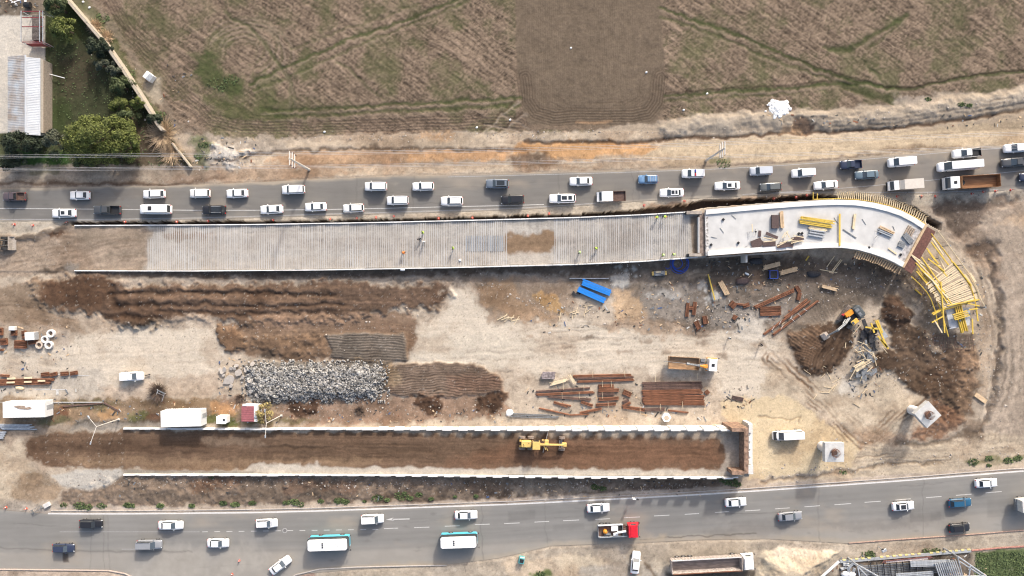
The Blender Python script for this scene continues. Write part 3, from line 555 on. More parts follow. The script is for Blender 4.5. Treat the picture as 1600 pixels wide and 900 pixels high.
def road_wear(s, seed, y0, y1, top, bot):
    r = random.Random(seed); N_, S_ = (UP_N, UP_S) if seed == 5 else (LO_N, LO_S)
    def yy(x, f): return float(yat(N_, x))*(1-f)+float(yat(S_, x))*f
    for k in range(26):                       # cracks and joints
        x = r.uniform(0, 1600); f = r.uniform(.05, .95); L = r.uniform(20, 140)
        if r.random() < .7: pts = [(x+q*L/5, yy(min(x+q*L/5, 1600), f)+r.uniform(-1,1)) for q in range(6)]
        else: pts = [(x+r.uniform(-2,2), yy(x, q/5)) for q in range(6)]
        s.stroke(pts, r.uniform(.5,1.0), (96,93,90), 1.2, 1.5, r.uniform(.2,.5))
    for k in range(12):                       # repair patches
        x = r.uniform(0, 1600); f = r.uniform(.1, .7); L = r.uniform(12, 50); g2_ = r.uniform(.12,.3)
        s.area([(x,yy(x,f)),(x+L,yy(min(x+L,1600),f)),(x+L,yy(min(x+L,1600),f+g2_)),(x,yy(x,f+g2_))], (132,130,127) if r.random() < .6 else (164,160,154), 1.5, .8, r.uniform(.2,.45))
    for k in range(60):                       # oil drips and blown dust
        x = r.uniform(0, 1600); y = yy(x, r.uniform(.1,.9)); q = r.uniform(1,4)
        s.area([(x-q*2,y),(x,y-q*.6),(x+q*2,y),(x,y+q*.6)], (112,109,106) if r.random() < .55 else (186,178,166), 2, 2, r.uniform(.15,.4))
    b = fbm(s.rx, s.ry*3, 60, 4, 17+seed); s.C *= (1+.07*b)[:, None]
    d = np.clip(fbm(s.rx, s.ry*2.2, 90, 4, 19+seed)*1.2-.35, 0, .6); A = np.arange(s.px.size); s.tint(A, d, (186,174,158), .8, .05)
def pu(s, T, bot, top):
    A = np.arange(s.px.size); O = np.ones(A.size, np.float32)
    s.tint(A, O, (143,140,135), 1, .02)
    st = streaks(s, A, (-2.5, 160, 2.2)); s.C *= (1+.07*st)[:, None]
    right = np.clip((s.px-800)/500, 0, 1)
    s.tint(A, right, (158,150,141), .55, .02)
    # wheel tracks
    for t in (.22, .38, .62, .78): s.tint(A, np.exp(-((T-t)/.05)**2), (136,132,128), .35, .03)
    dn = np.clip(1-(s.py-top+s.wy*1.5+s.n1*3)/(5+2*s.n1), 0, 1); s.tint(A, dn, (200,186,166), .85, .05)
    ds = np.clip(1-(bot-s.py+s.wy*1.2+s.n1*2)/(4+1.5*s.n1), 0, 1); s.tint(A, ds, (200,190,176), .85, .05)
    road_wear(s, 5, 270, 345, top, bot)
    s.area([(170,296),(260,292),(262,310),(180,312)], (128,118,108), 5, 6, .35)
    s.area([(1080,262),(1300,250),(1480,236),(1480,244),(1300,258),(1080,270)], (178,164,146), 6, 5, .4)
    s.area([(1230,290),(1500,286),(1500,306),(1230,306)], (182,168,152), 8, 5, .4)
def pl(s, T, bot, top):
    A = np.arange(s.px.size); O = np.ones(A.size, np.float32)
    s.tint(A, O, (156,154,150), 1, .02)
    st = streaks(s, A, (-3.5, 160, 2.4)); s.C *= (1+.06*st)[:, None]
    lane = yat([(0,831),(400,830),(560,828),(800,817.5),(1000,808),(1200,795),(1400,781),(1600,765)], s.px)
    s.tint(A, np.clip((s.py-lane-22)/14, 0, 1), (180,174,165), .75, .03)
    for o_ in (-14, -5, 8, 18, 30): s.tint(A, np.exp(-((s.py-lane-o_)/2.6)**2), (140,138,134), .3, .03)
    dn = np.clip(1-(s.py-top)/5, 0, 1); s.tint(A, dn, (190,184,174), .5, .03)
    ds = np.clip(1-(bot-s.py+s.wy*2+s.n1*6)/(9+4*s.n1), 0, 1); s.tint(A, ds*np.clip((s.px-430)/100, 0, 1), (190,178,160), .8, .05)
    road_wear(s, 9, 740, 890, top, bot)
    s.area([(230,860),(400,850),(420,880),(360,905),(200,905)], (190,184,174), 14, 8, .5)
    s.stroke([(0,856),(80,860),(180,862),(300,862)], 1.6, (110,106,102), 1.5, 1.5, .6)
    s.area([(1100,830),(1180,812),(1240,816),(1200,840),(1110,842)], (138,134,130), 8, 6, .5)
    s.stroke([(990,844),(1060,839),(1180,834)], 1.6, (96,90,84), 1.2, 2, .7)
    s.area([(1290,822),(1450,806),(1480,812),(1350,832)], (140,136,132), 6, 5, .5)
    s.area([(940,845),(1040,838),(1040,848),(940,850)], (190,176,156), 4, 5, .7)
    s.area([(98,864),(107,864),(108,878),(99,878)], (92,82,76), 1.5, 1, .85)
road('upper_road', UP_N, UP_S, -200, 1800, 1400, 46, pu, 0.0)
road('lower_road', LO_N, LO_S, -200, 1800, 1400, 70, pl, 0.0)
# ------------------------------------------------------------------ mesh builder
class MB:
    def __init__(s): s.v = []; s.f = []; s.m = []
    def add(s, vs, fs, mi=0):
        b = len(s.v); s.v += [tuple(v) for v in vs]; s.f += [tuple(i+b for i in f) for f in fs]; s.m += [mi]*len(fs); return s
    def box(s, c, d, rot=0, mi=0, M=None, bev=0):
        x, y, z = d[0]/2, d[1]/2, d[2]/2
        if bev:
            b = bev; ring = [(x-b,-y),(x,-y+b),(x,y-b),(x-b,y),(-x+b,y),(-x,y-b),(-x,-y+b),(-x+b,-y)]
            ri = [(px_*(x-b)/x, py_*(y-b)/y) for px_, py_ in ring]
            vs = [(a, b_, -z) for a, b_ in ring]+[(a, b_, z-b) for a, b_ in ring]+[(a, b_, z) for a, b_ in ri]
            fs = [tuple(range(7, -1, -1)), tuple(range(16, 24))]+[(i, (i+1) % 8, 8+(i+1) % 8, 8+i) for i in range(8)]+[(8+i, 8+(i+1) % 8, 16+(i+1) % 8, 16+i) for i in range(8)]
        else:
            vs = [(-x,-y,-z),(x,-y,-z),(x,y,-z),(-x,y,-z),(-x,-y,z),(x,-y,z),(x,y,z),(-x,y,z)]
            fs = [(3,2,1,0),(4,5,6,7),(0,1,5,4),(1,2,6,5),(2,3,7,6),(3,0,4,7)]
        T = Matrix.Translation(c) @ (M if M is not None else Matrix.Rotation(rot, 4, 'Z'))
        return s.add([T @ Vector(v) for v in vs], fs, mi)
    def tube(s, p0, p1, r0, r1=None, n=8, mi=0, cap=True):
        p0 = Vector(p0); p1 = Vector(p1); r1 = r0 if r1 is None else r1; d = (p1-p0).normalized()
        q = d.to_track_quat('Z', 'Y').to_matrix(); vs = []
        for p, r in ((p0, r0), (p1, r1)):
            for k in range(n):
                a = 2*math.pi*k/n; vs.append(p+q @ Vector((r*math.cos(a), r*math.sin(a), 0)))
        fs = [(k, (k+1) % n, n+(k+1) % n, n+k) for k in range(n)]
        if cap: fs += [tuple(range(n-1, -1, -1)), tuple(range(n, 2*n))]
        return s.add(vs, fs, mi)
    def path(s, pts, r, n=6, mi=0):
        for a, b in zip(pts[:-1], pts[1:]): s.tube(a, b, r, r, n, mi)
        return s
    def prism(s, pts, z0, z1, mi=0, side=None):      # pts counter-clockwise in plan; z1 may be list
        n = len(pts); za = z0 if isinstance(z0, (list, tuple)) else [z0]*n; zb = z1 if isinstance(z1, (list, tuple)) else [z1]*n
        vs = [(p[0], p[1], za[i]) for i, p in enumerate(pts)]+[(p[0], p[1], zb[i]) for i, p in enumerate(pts)]
        s.add(vs, [tuple(range(n-1, -1, -1)), tuple(range(n, 2*n))], mi)
        return s.add(vs, [(k, (k+1) % n, n+(k+1) % n, n+k) for k in range(n)], mi if side is None else side)
    def prof(s, pts, y0, y1, mi=0):                  # side profile (x,z) extruded across y
        n = len(pts); vs = [(p[0], y0, p[1]) for p in pts]+[(p[0], y1, p[1]) for p in pts]
        return s.add(vs, [tuple(range(n)), tuple(range(2*n-1, n-1, -1))]+[((k+1) % n, k, n+k, n+(k+1) % n) for k in range(n)], mi)
    def ribbon(s, L, Rr, z0, z1, mi=0):              # closed strip between two polylines (world xy), thickness z0..z1 lists
        n = len(L); z0 = z0 if isinstance(z0, (list, tuple)) else [z0]*n; z1 = z1 if isinstance(z1, (list, tuple)) else [z1]*n
        vs = []
        for i in range(n): vs += [(L[i][0], L[i][1], z0[i]), (Rr[i][0], Rr[i][1], z0[i]), (Rr[i][0], Rr[i][1], z1[i]), (L[i][0], L[i][1], z1[i])]
        fs = [(0,1,2,3), (4*n-1, 4*n-2, 4*n-3, 4*n-4)]
        for i in range(n-1):
            a = 4*i; b = a+4
            fs += [(a+3,a+2,b+2,b+3), (a+1,a,b,b+1), (a,a+3,b+3,b), (a+2,a+1,b+1,b+2)]
        return s.add(vs, fs, mi)
    def rock(s, c, r, sq=.7, mi=0, rnd=random):
        t = (1+5**.5)/2; base = [(-1,t,0),(1,t,0),(-1,-t,0),(1,-t,0),(0,-1,t),(0,1,t),(0,-1,-t),(0,1,-t),(t,0,-1),(t,0,1),(-t,0,-1),(-t,0,1)]
        fs = [(0,11,5),(0,5,1),(0,1,7),(0,7,10),(0,10,11),(1,5,9),(5,11,4),(11,10,2),(10,7,6),(7,1,8),(3,9,4),(3,4,2),(3,2,6),(3,6,8),(3,8,9),(4,9,5),(2,4,11),(6,2,10),(8,6,7),(9,8,1)]
        a = rnd.random()*6.28; ca, sa = math.cos(a), math.sin(a); ex = .6+.8*rnd.random(); vs = []
        for v in base:
            k = r/1.9*(.7+.6*rnd.random()); x, y, z = v[0]*k*ex, v[1]*k, v[2]*k*sq
            vs.append((c[0]+x*ca-y*sa, c[1]+x*sa+y*ca, c[2]+z))
        return s.add(vs, fs, mi)
    def build(s, name, mats, parent=None, smooth=False):
        me = bpy.data.meshes.new(name); me.from_pydata(s.v, [], s.f)
        if not isinstance(mats, (list, tuple)): mats = [mats]
        for m in mats: me.materials.append(m)
        if len(mats) > 1: me.polygons.foreach_set('material_index', s.m)
        if smooth: me.polygons.foreach_set('use_smooth', [True]*len(s.f))
        me.update(); o = bpy.data.objects.new(name, me); COL.objects.link(o)
        if parent is not None: o.parent = parent
        return o
def tag(o, label=None, cat=None, group=None, kind=None):
    if label: o['label'] = label
    if cat: o['category'] = cat
    if group: o['group'] = group
    if kind: o['kind'] = kind
    return o
def thing(name, label, cat, loc=(0,0,0), rot=0, group=None):
    o = bpy.data.objects.new(name, None); COL.objects.link(o); o.location = loc; o.rotation_euler = (0, 0, rot); o.empty_display_size = .3
    return tag(o, label, cat, group)
def copy_tree(o, parent=None):
    c = o.copy(); COL.objects.link(c); c.parent = parent
    for ch in list(o.children): copy_tree(ch, c)
    return c
def rx(px, py, z=0): return P(px, py, z)
def slope(poly, x):
    return math.atan2(-(yat(poly, x+20)-yat(poly, x-20)), 40)

# ------------------------------------------------------------------ shared materials
M = {}
M['glass'] = mat('dark_glass', (.03,.035,.04), .08, var=.1, spec=.6)
M['glass2'] = mat('tinted_glass', (.07,.09,.11), .06, var=.1, spec=.7)
M['tyre'] = mat('tyre_rubber', (.03,.03,.03), .85)
M['rim'] = mat('wheel_rim', (.45,.45,.46), .35, .7)
M['lamp'] = mat('headlamp', (.75,.78,.8), .1)
M['tail'] = mat('tail_lamp', (.4,.02,.02), .2)
M['black'] = mat('black_plastic', (.025,.025,.027), .5)
M['chassis'] = mat('chassis_steel', (.05,.048,.045), .7, var=.3)
M['conc'] = mat('concrete', (.52,.51,.49), .85, var=.1, scale=1.2, bump=.1)
M['concw'] = mat('white_concrete', (.78,.77,.75), .8, var=.06, scale=.35, world=True, col2=(.62,.60,.57))
M['rust'] = mat('rusty_steel', (.17,.075,.042), .85, var=.4, scale=2.5, stretch=(.3,1.5,1), island=.4)
M['rustd'] = mat('dark_rusty_steel', (.12,.075,.06), .85, var=.3, scale=2, island=.3)
M['timber'] = mat('sawn_timber', (.52,.38,.24), .8, var=.18, scale=2, island=.18)
M['timberp'] = mat('pale_timber', (.66,.54,.36), .8, var=.12, scale=2, island=.12)
M['yellow'] = mat('yellow_formwork_beam', (.60,.42,.07), .6, var=.12, scale=2, island=.15)
M['ply'] = mat('dark_film_plywood', (.09,.06,.055), .5, var=.2)
M['steel'] = mat('galvanised_steel', (.42,.44,.46), .45, .3, var=.2, island=.2)
M['steeld'] = mat('weathered_grey_steel', (.20,.21,.22), .55, .2, var=.25)
M['black2'] = mat('black_sheet', (.035,.035,.04), .7, var=.3)
M['blue'] = mat('blue_plastic_pipe', (.02,.20,.62), .4, var=.08, island=.12)
M['blued'] = mat('blue_hose', (.03,.07,.35), .5)
M['white'] = mat('white_paint', (.8,.8,.79), .4, var=.03)
M['redw'] = mat('red_plastic', (.62,.10,.06), .5)
M['grader'] = mat('construction_yellow', (.66,.46,.15), .5, var=.07)
M['orange'] = mat('machine_orange', (.72,.28,.03), .45, var=.06)
M['mudtyre'] = mat('muddy_tyre', (.24,.19,.16), .95, var=.2)

# ------------------------------------------------------------------ cars
PAINT = dict(white=(.80,.80,.80), white2=(.76,.75,.72), black=(.02,.02,.023), dgrey=(.07,.073,.078), navy=(.035,.045,.08), grey=(.26,.27,.29), silver=(.50,.53,.58), bgrey=(.15,.18,.22), lblue=(.15,.27,.44), plum=(.10,.075,.08), blue=(.02,.095,.18), steelb=(.12,.17,.21), gold=(.3,.3,.28), olive=(.12,.13,.13))
_pm = {}
def paint(c):
    if c not in _pm: _pm[c] = mat('car_paint_'+{'white2':'cream','dgrey':'dark_grey','bgrey':'blue_grey','lblue':'light_blue','steelb':'steel_blue'}.get(c, c), PAINT[c], .3, var=.03, scale=.7, coat=.5 if not c.startswith('white') else .2)
    return _pm[c]
#            L    W    hood belt roofz  base rear,front   roof rear,front   trunk z
KIND = {
 'sedan':   (4.5, 1.80, .80, .95, 1.45, -.37, .22, -.24, .06, .98),
 'hatch':   (4.2, 1.78, .82, .97, 1.48, -.46, .23, -.35, .08, .95),
 'wagon':   (4.4, 1.78, .82, .97, 1.50, -.475, .20, -.41, .05, .95),
 'suv':     (4.6, 1.90, .98, 1.10, 1.70, -.475, .21, -.40, .06, 1.05),
 'mpv':     (4.4, 1.84, .95, 1.10, 1.82, -.485, .27, -.455, .12, 1.0),
 'van':     (5.0, 1.98, 1.1, 1.25, 2.05, -.49, .33, -.48, .19, 1.2),
 'minibus': (7.0, 2.05, 1.1, 1.3, 2.65, -.493, .37, -.485, .27, 1.2),
 'pickup':  (5.2, 1.86, 1.0, 1.12, 1.75, -.12, .24, -.08, .09, 1.1),
}
def car(kind, c, L=None, roof=None, rails=False, bed='black', sidewin=True, name=None):
    L0, W, zh, zb, zr, b0, b1, r0, r1, zt = KIND[kind]; L = L or L0
    root = thing(name or {'mpv':'minivan','wagon':'estate_car','suv':'off_road_car','hatch':'hatchback_car'}.get(kind, kind), '', 'car')
    pm = paint(c); w = W/2*.965
    # body shell: rings along x
    st = [(-.5,.70,.45,zt*.62),(-.488,.86,.30,zt*.86),(-.45,.95,.24,zt*.97),(-.38,.985,.22,zt),(-.2,1,.22,zb),(.05,1,.22,zb),(.2,1,.22,zb),(b1,.99,.22,zb),(.36,.975,.22,(zh+zb)/2+.02),(.44,.94,.24,zh),(.475,.86,.28,zh*.93),(.492,.74,.34,zh*.80),(.5,.6,.42,zh*.62)]
    if kind == 'pickup': st += [(-.13,1,.22,zb),(-.465,.94,.24,zt*.98)]
    st = sorted(st, key=lambda q: q[0]); mb = MB(); vs = []
    for fx, fw, z0, z1 in st:
        hw = w*fw; zm = (z0+z1)/2
        vs += [(fx*L, -hw*.9, z0), (fx*L, -hw, zm*.9), (fx*L, -hw*.99, z1-.12), (fx*L, -hw*.9, z1-.02), (fx*L, -hw*.45, z1+.02), (fx*L, hw*.45, z1+.02), (fx*L, hw*.9, z1-.02), (fx*L, hw*.99, z1-.12), (fx*L, hw, zm*.9), (fx*L, hw*.9, z0)]
    n = 10; fs = []
    for i in range(len(st)-1):
        for k in range(n): a = i*n+k; b = i*n+(k+1) % n; fs.append((a, a+n, b+n, b))
    fs += [tuple(range(n)), tuple(range(len(st)*n-1, (len(st)-1)*n-1, -1))]
    if kind == 'pickup':                            # open load bed behind the cab: drop the deck faces, add a tub
        keep = []
        for f in fs:
            cx = sum(vs[i][0] for i in f)/len(f)/L; cz = sum(vs[i][2] for i in f)/len(f); cy = abs(sum(vs[i][1] for i in f)/len(f))
            if len(f) == 4 and -.46 < cx < -.14 and cz > .85*zt and cy < w*.8: continue
            keep.append(f)
        fs = keep
    mb.add(vs, fs); mb.build('body', pm, root, True)
    if kind == 'pickup':
        x0, x1 = -.47*L, -.135*L; m2 = MB(); m2.box(((x0+x1)/2, 0, .72), (x1-x0, W*.8, .05))
        for sx in (x0, x1): m2.box((sx, 0, .92), (.06, W*.8, .36))
        for sy in (-1, 1): m2.box(((x0+x1)/2, sy*W*.41, .93), (x1-x0, .06, .40))
        m2.build('load_bed', M['black'] if bed == 'black' else M[bed], root)
    # cabin
    wb = w*.90; wt = w*.70 if kind in ('sedan','hatch','wagon','suv','pickup') else w*.82
    B = [(b0*L, -wb*.9), (b1*L, -wb*.88), (b1*L, wb*.88), (b0*L, wb*.9)]; T_ = [(r0*L, -wt*.92), (r1*L, -wt*.95), (r1*L, wt*.95), (r0*L, wt*.92)]
    zb_ = zb-.04; zt_ = zr-.05
    def quad(nm, a, b, ins=.06, mt=None):
        q = [Vector((*B[a], zb_)), Vector((*B[b], zb_)), Vector((*T_[b], zt_)), Vector((*T_[a], zt_))]; cq = sum(q, Vector())/4
        nrm = (q[1]-q[0]).cross(q[3]-q[0]).normalized(); q2 = [cq+(p-cq)*(1-ins) for p in q]
        m_ = MB(); m_.add([p+nrm*.012 for p in q2]+[p-nrm*.03 for p in q2], [(0,1,2,3),(7,6,5,4),(0,4,5,1),(1,5,6,2),(2,6,7,3),(3,7,4,0)]); return m_.build(nm, mt or M['glass'], root)
    quad('windshield', 1, 2, .05, M['glass2'] if c not in ('black',) else None); quad('rear_window', 3, 0, .12)
    if sidewin:
        quad('side_window', 0, 1, .10); quad('side_window', 2, 3, .10)
    m3 = MB(); bz = zb_
    vs = [(*p, bz) for p in B]+[(*p, zt_) for p in T_]; m3.add(vs, [(0,1,5,4),(1,2,6,5),(2,3,7,6),(3,0,4,7)])
    # roof skin: slightly crowned, rounded corners
    rp = []
    x0, x1 = r0*L-.05, r1*L+.05; wy = wt*.97
    for cx, cy in ((x1-.16, wy-.14), (x0+.16, wy-.14), (x0+.16, -wy+.14), (x1-.16, -wy+.14)):
        q = {(1,1):0,(0,1):1,(0,0):2,(1,0):3}[(int(cx > (x0+x1)/2), int(cy > 0))]
        for k in range(4): a = math.pi/2*(q+k/3); rp.append((cx+.16*math.cos(a), cy+.14*math.sin(a)))
    m3.prism(rp, zt_-.02, zr-.01)
    m3.prism([(p[0]*.96+(x0+x1)*.02, p[1]*.9) for p in rp], zr-.012, zr+.012)
    m3.build('roof', pm, root)
    if roof == 'pano': MB().box(((r0*.25+r1*.75)*L, 0, zr+.02), ((r1-r0)*L*.42, wt*1.2, .016)).box(((r0*.72+r1*.28)*L, 0, zr+.02), ((r1-r0)*L*.30, wt*1.2, .016)).build('roof_window', M['glass'], root)
    if roof == 'bigpano': MB().box(((r0*.45+r1*.55)*L, 0, zr+.02), ((r1-r0)*L*.75, wt*1.45, .016)).build('roof_window', M['glass'], root)
    if roof == 'sun': MB().box(((r0*.35+r1*.65)*L, 0, zr+.02), (.75, wt*1.15, .016)).build('roof_window', M['glass'], root)
    if roof == 'hatch': MB().box(((r0*.3+r1*.7)*L, 0, zr+.05), (.7, .8, .1), bev=.04).build('roof_hatch', M['black'], root)
    if roof == 'slat': 
        m_ = MB()
        for k in range(4): m_.box((r1*L-.5-k*.5, 0, zr+.06), (.07, wt*1.8, .05))
        m_.build('roof_bars', M['steel'], root)
    if roof == 'police':
        lb = MB().box((r1*L-.75, 0, zr+.05), (.30, 1.3, .10)).build('light_bar', M['black'], root)
        MB().box((r1*L-.75, .38, zr+.11), (.24, .5, .08)).build('red_beacon', mat('red_beacon', (.55,.03,.05), .3), lb)
        MB().box((r1*L-.75, -.38, zr+.11), (.24, .5, .08)).build('blue_beacon', mat('blue_beacon', (.02,.04,.30), .3), lb)
    if rails:
        for sy in (-1, 1): MB().tube((r0*L+.1, sy*wt*.93, zr+.03), (r1*L-.1, sy*wt*.93, zr+.03), .03).build('roof_rail', M['steel'] if c in ('white','black') else M['black'], root)
    for sx in (-.31, .30):
        for sy in (-1, 1):
            wh = MB().tube((sx*L, sy*(W/2-.2), .33), (sx*L, sy*(W/2+.0), .33), .33, n=16).build('wheel', M['tyre'], root)
            MB().tube((sx*L, sy*(W/2+.0), .33), (sx*L, sy*(W/2+.015), .33), .2, n=10).build('rim', M['rim'], wh)
    for sy in (-1, 1):
        MB().box((b1*L-.35, sy*(W/2+.06), zb+.05), (.16, .20, .14), bev=.03).build('mirror', M['black'] if c.startswith('white') and kind in ('van','minibus') else pm, root)
        MB().box((.468*L, sy*w*.70, zh*.80), (.22, .34, .12), bev=.04, rot=-sy*.5).build('headlight', M['lamp'], root)
        MB().box((-.488*L, sy*w*.76, zt*.80), (.12, .26, .2), bev=.03, rot=sy*.4).build('tail_light', M['tail'], root)
    return root
UPC = 'vehicles queuing westbound on the upper road'; LOC_ = 'vehicles driving eastbound on the lower road'
def place(o, px, py, z, ang, label, cat, group):
    o.location = P(px, py, z); o.location.z = gz(px, py) if z > 0 and group not in (UPC, LOC_) else 0.005
    o.rotation_euler = (0, 0, ang+R(random.uniform(-1.3,1.3))); tag(o, label, cat, group)
# px, py, kind, colour, length px, options, label, category
UPPER = [
 (22,307,'pickup','plum',36,dict(bed='rustd'),'dusty plum pickup with a small load bed at the left end of the upper road','pickup'),
 (124,305,'sedan','white',32,{},'short white saloon car above and right of the leftmost white saloon','car'),
 (240,303,'hatch','white',35,{},'white hatchback driving just above the long white minibus','car'),
 (312,302,'mpv','white2',32,{},'white compact van above the black off-roader in the left queue','van'),
 (370,302,'sedan','white',34,{},'white saloon next right of the white compact van on the upper road','car'),
 (458,296,'mpv','white',36,{},'plain white people carrier alone in the upper lane right of the dark trench start','minivan'),
 (587,291,'mpv','white',35,dict(rails=True),'white people carrier with side roof rails left of the white estate car','minivan'),
 (661,291,'wagon','white',34,{},'white estate car with a wide dark rear window in the upper lane','car'),
 (777,287,'suv','bgrey',36,dict(roof='bigpano',rails=True),'blue grey off-roader with a large dark roof window','car'),
 (908,283,'sedan','white',36,{},'white saloon driving above the flatbed truck with the rusty bed','car'),
 (1013,280,'wagon','lblue',31,dict(roof='slat'),'light blue estate car with a dark slatted roof rack','car'),
 (1083,271,'mpv','white',35,dict(roof='police'),'white police van with a red and blue light bar on its roof','police van'),
 (1189,267,'mpv','silver',34,{},'pale silver people carrier right of the police van','minivan'),
 (1255,270,'mpv','white',36,{},'white people carrier between the silver one and the navy pickup','minivan'),
 (1330,257,'pickup','navy',34,dict(bed='navyb'),'navy blue pickup hugging the upper verge','pickup'),
 (1355,273,'sedan','steelb',37,{},'steel blue saloon just below the navy pickup','car'),
 (1408,253,'van','white',41,{},'plain white panel van above the small canvas-topped truck','van'),
 (1511,239,'pickup','white',45,{},'white double cab pickup with an empty black bed','pickup'),
 (1497,259,'minibus','white',65,{},'long white high-roof minibus above the orange dump truck','minibus'),
 (1590,231,'mpv','white',42,{},'white people carrier leaving the frame at the upper right end of the road','minivan'),
 (1590,253,'pickup','dgrey',50,dict(bed='dgreyb'),'dark grey pickup at the right edge below the white people carrier','pickup'),
 (1612,276,'sedan','navy',36,{},'navy saloon whose nose just enters at the right edge','car'),
 (1291,289,'sedan','white',38,{},'white saloon right above the start of the timber edge formwork','car'),
 (1205,292,'hatch','olive',34,{},'dark green grey hatchback between two white saloons','car'),
 (1137,290,'sedan','white',40,dict(roof='sun'),'white saloon with one sunroof below right of the police van','car'),
 (1050,301,'sedan','white',38,dict(roof='pano'),'white saloon with split dark roof glass above the ramp end','car'),
 (879,310,'suv','white',42,dict(roof='pano'),'white off-roader with two dark roof windows behind the flatbed truck','car'),
 (801,312,'suv','black',36,{},'black off-roader below the blue grey one','car'),
 (706,314,'suv','white',35,dict(rails=True),'white off-roader with black roof bars, below right of the white estate car','car'),
 (621,313,'mpv','white',34,dict(rails=True),'white people carrier in the lower lane below the white one with side rails','minivan'),
 (552,325,'wagon','white2',33,dict(rails=True),'creamy white estate car straddling the white lane line','car'),
 (493,323,'sedan','white',34,{},'white saloon between the creamy estate car and a lower white saloon','car'),
 (424,327,'sedan','white',36,{},'white saloon directly right of the black off-roader on the white line','car'),
 (334,328,'suv','black',37,dict(roof='bigpano',rails=True),'black off-roader with glass roof right of the long white minibus','car'),
 (243,327,'minibus','white',50,dict(roof='hatch'),'long white minibus with one square black roof hatch','minibus'),
 (167,328,'pickup','dgrey',43,{},'dark grey pickup left of the white minibus with the roof hatch','pickup'),
 (99,333,'sedan','white',38,dict(roof='sun'),'leftmost white saloon, with a sunroof, on the upper road','car'),
]
LOWER = [
 (141,819,'hatch','black',36,{},'black hatchback with bright headlamps in the upper lane of the lower road','car'),
 (266,821,'sedan','white',39,{},'white saloon at the upper left of the lower road right of the black hatchback','car'),
 (98,857,'hatch','navy',34,{},'dark navy hatchback at the far left with a damp patch beside it','car'),
 (233,851,'mpv','grey',39,dict(rails=True),'grey people carrier with a black roof rail','minivan'),
 (340,849,'sedan','white',34,{},'small white saloon right of the grey people carrier','car'),
 (416,818,'wagon','white',34,dict(rails=True),'white estate car beside the round manhole cover','car'),
 (582,811,'mpv','white',35,dict(rails=True),'white people carrier just behind the painted lane arrow','minivan'),
 (728,805,'sedan','white',36,{},'white saloon above the right hand turquoise bus','car'),
 (935,794,'sedan','white',36,{},'white saloon above the truck with the red cab','car'),
 (1150,785,'sedan','white',34,{},'white saloon in the shadow of the ramp abutment','car'),
 (1235,807,'sedan','grey',38,{},'grey saloon below the square pier cap shadow','car'),
 (1412,791,'sedan','white',35,dict(roof='bigpano'),'white saloon with a black glass roof at the right part of the lower road','car'),
 (1501,786,'hatch','blue',36,dict(rails=True),'deep blue hatchback on the lower road','car'),
 (1500,825,'hatch','black',33,{},'black hatchback with red tail lamps near the bottom kerb','car'),
 (1542,755,'sedan','white',35,{},'rightmost white saloon on the lower road','car'),
]
M['navyb'] = mat('navy_bed', (.015,.025,.06), .5); M['dgreyb'] = mat('grey_bed', (.09,.09,.10), .5)
for px, py, k, c, Lp, op, lb, ct in UPPER:
    o = car(k, c, L=Lp/PPM*.985, **op); place(o, px, py, .9, slope(UP_N, min(px, 1560))*.9+math.pi, lb, ct, UPC)
for px, py, k, c, Lp, op, lb, ct in LOWER:
    o = car(k, c, L=Lp/PPM*.985, **op); place(o, px, py, .9, slope(LO_N, px), lb, ct, LOC_)
o = car('sedan', 'white', L=38/PPM*.98); o.location = P(438, 883, .7); o.location.z = .005; o.rotation_euler = (0, 0, R(37)); tag(o, 'white saloon turning diagonally into the lower road at the bottom', 'car')
o = car('sedan', 'white', L=35/PPM, roof=None); o.location = P(993, 879, .7); o.location.z = gz(993, 879); o.rotation_euler = (0, 0, R(84)); tag(o, 'white saloon parked nose up on the forecourt by the tipper trailer', 'car')
o = car('pickup', 'white', L=35/PPM, bed='white'); o.location = P(206, 588, .9); o.location.z = gz(206, 588)+.02; o.rotation_euler = (0, 0, R(2)); tag(o, 'white covered pickup parked on the pale haul road left of the stone heap', 'pickup')
MB().box((-1.2, 0, 1.25), (2.1, 1.6, .55), bev=.08).build('canopy', M['white'], o)
MB().box((2.9, .1, .3), (1.0, .18, .2), rot=.2).build('tow_bar', M['black'], o)
o = car('van', 'white', L=47/PPM); o.location = P(1231, 680, 1.0); o.location.z = gz(1231, 680)+.01; o.rotation_euler = (0, 0, math.pi+R(3)); tag(o, 'white delivery van parked on the yellow sand by the ramp end', 'van')
MB().box((47/PPM*.40, 0, 1.13), (1.0, 1.7, .10), bev=.04).build('bonnet', M['black'], o)
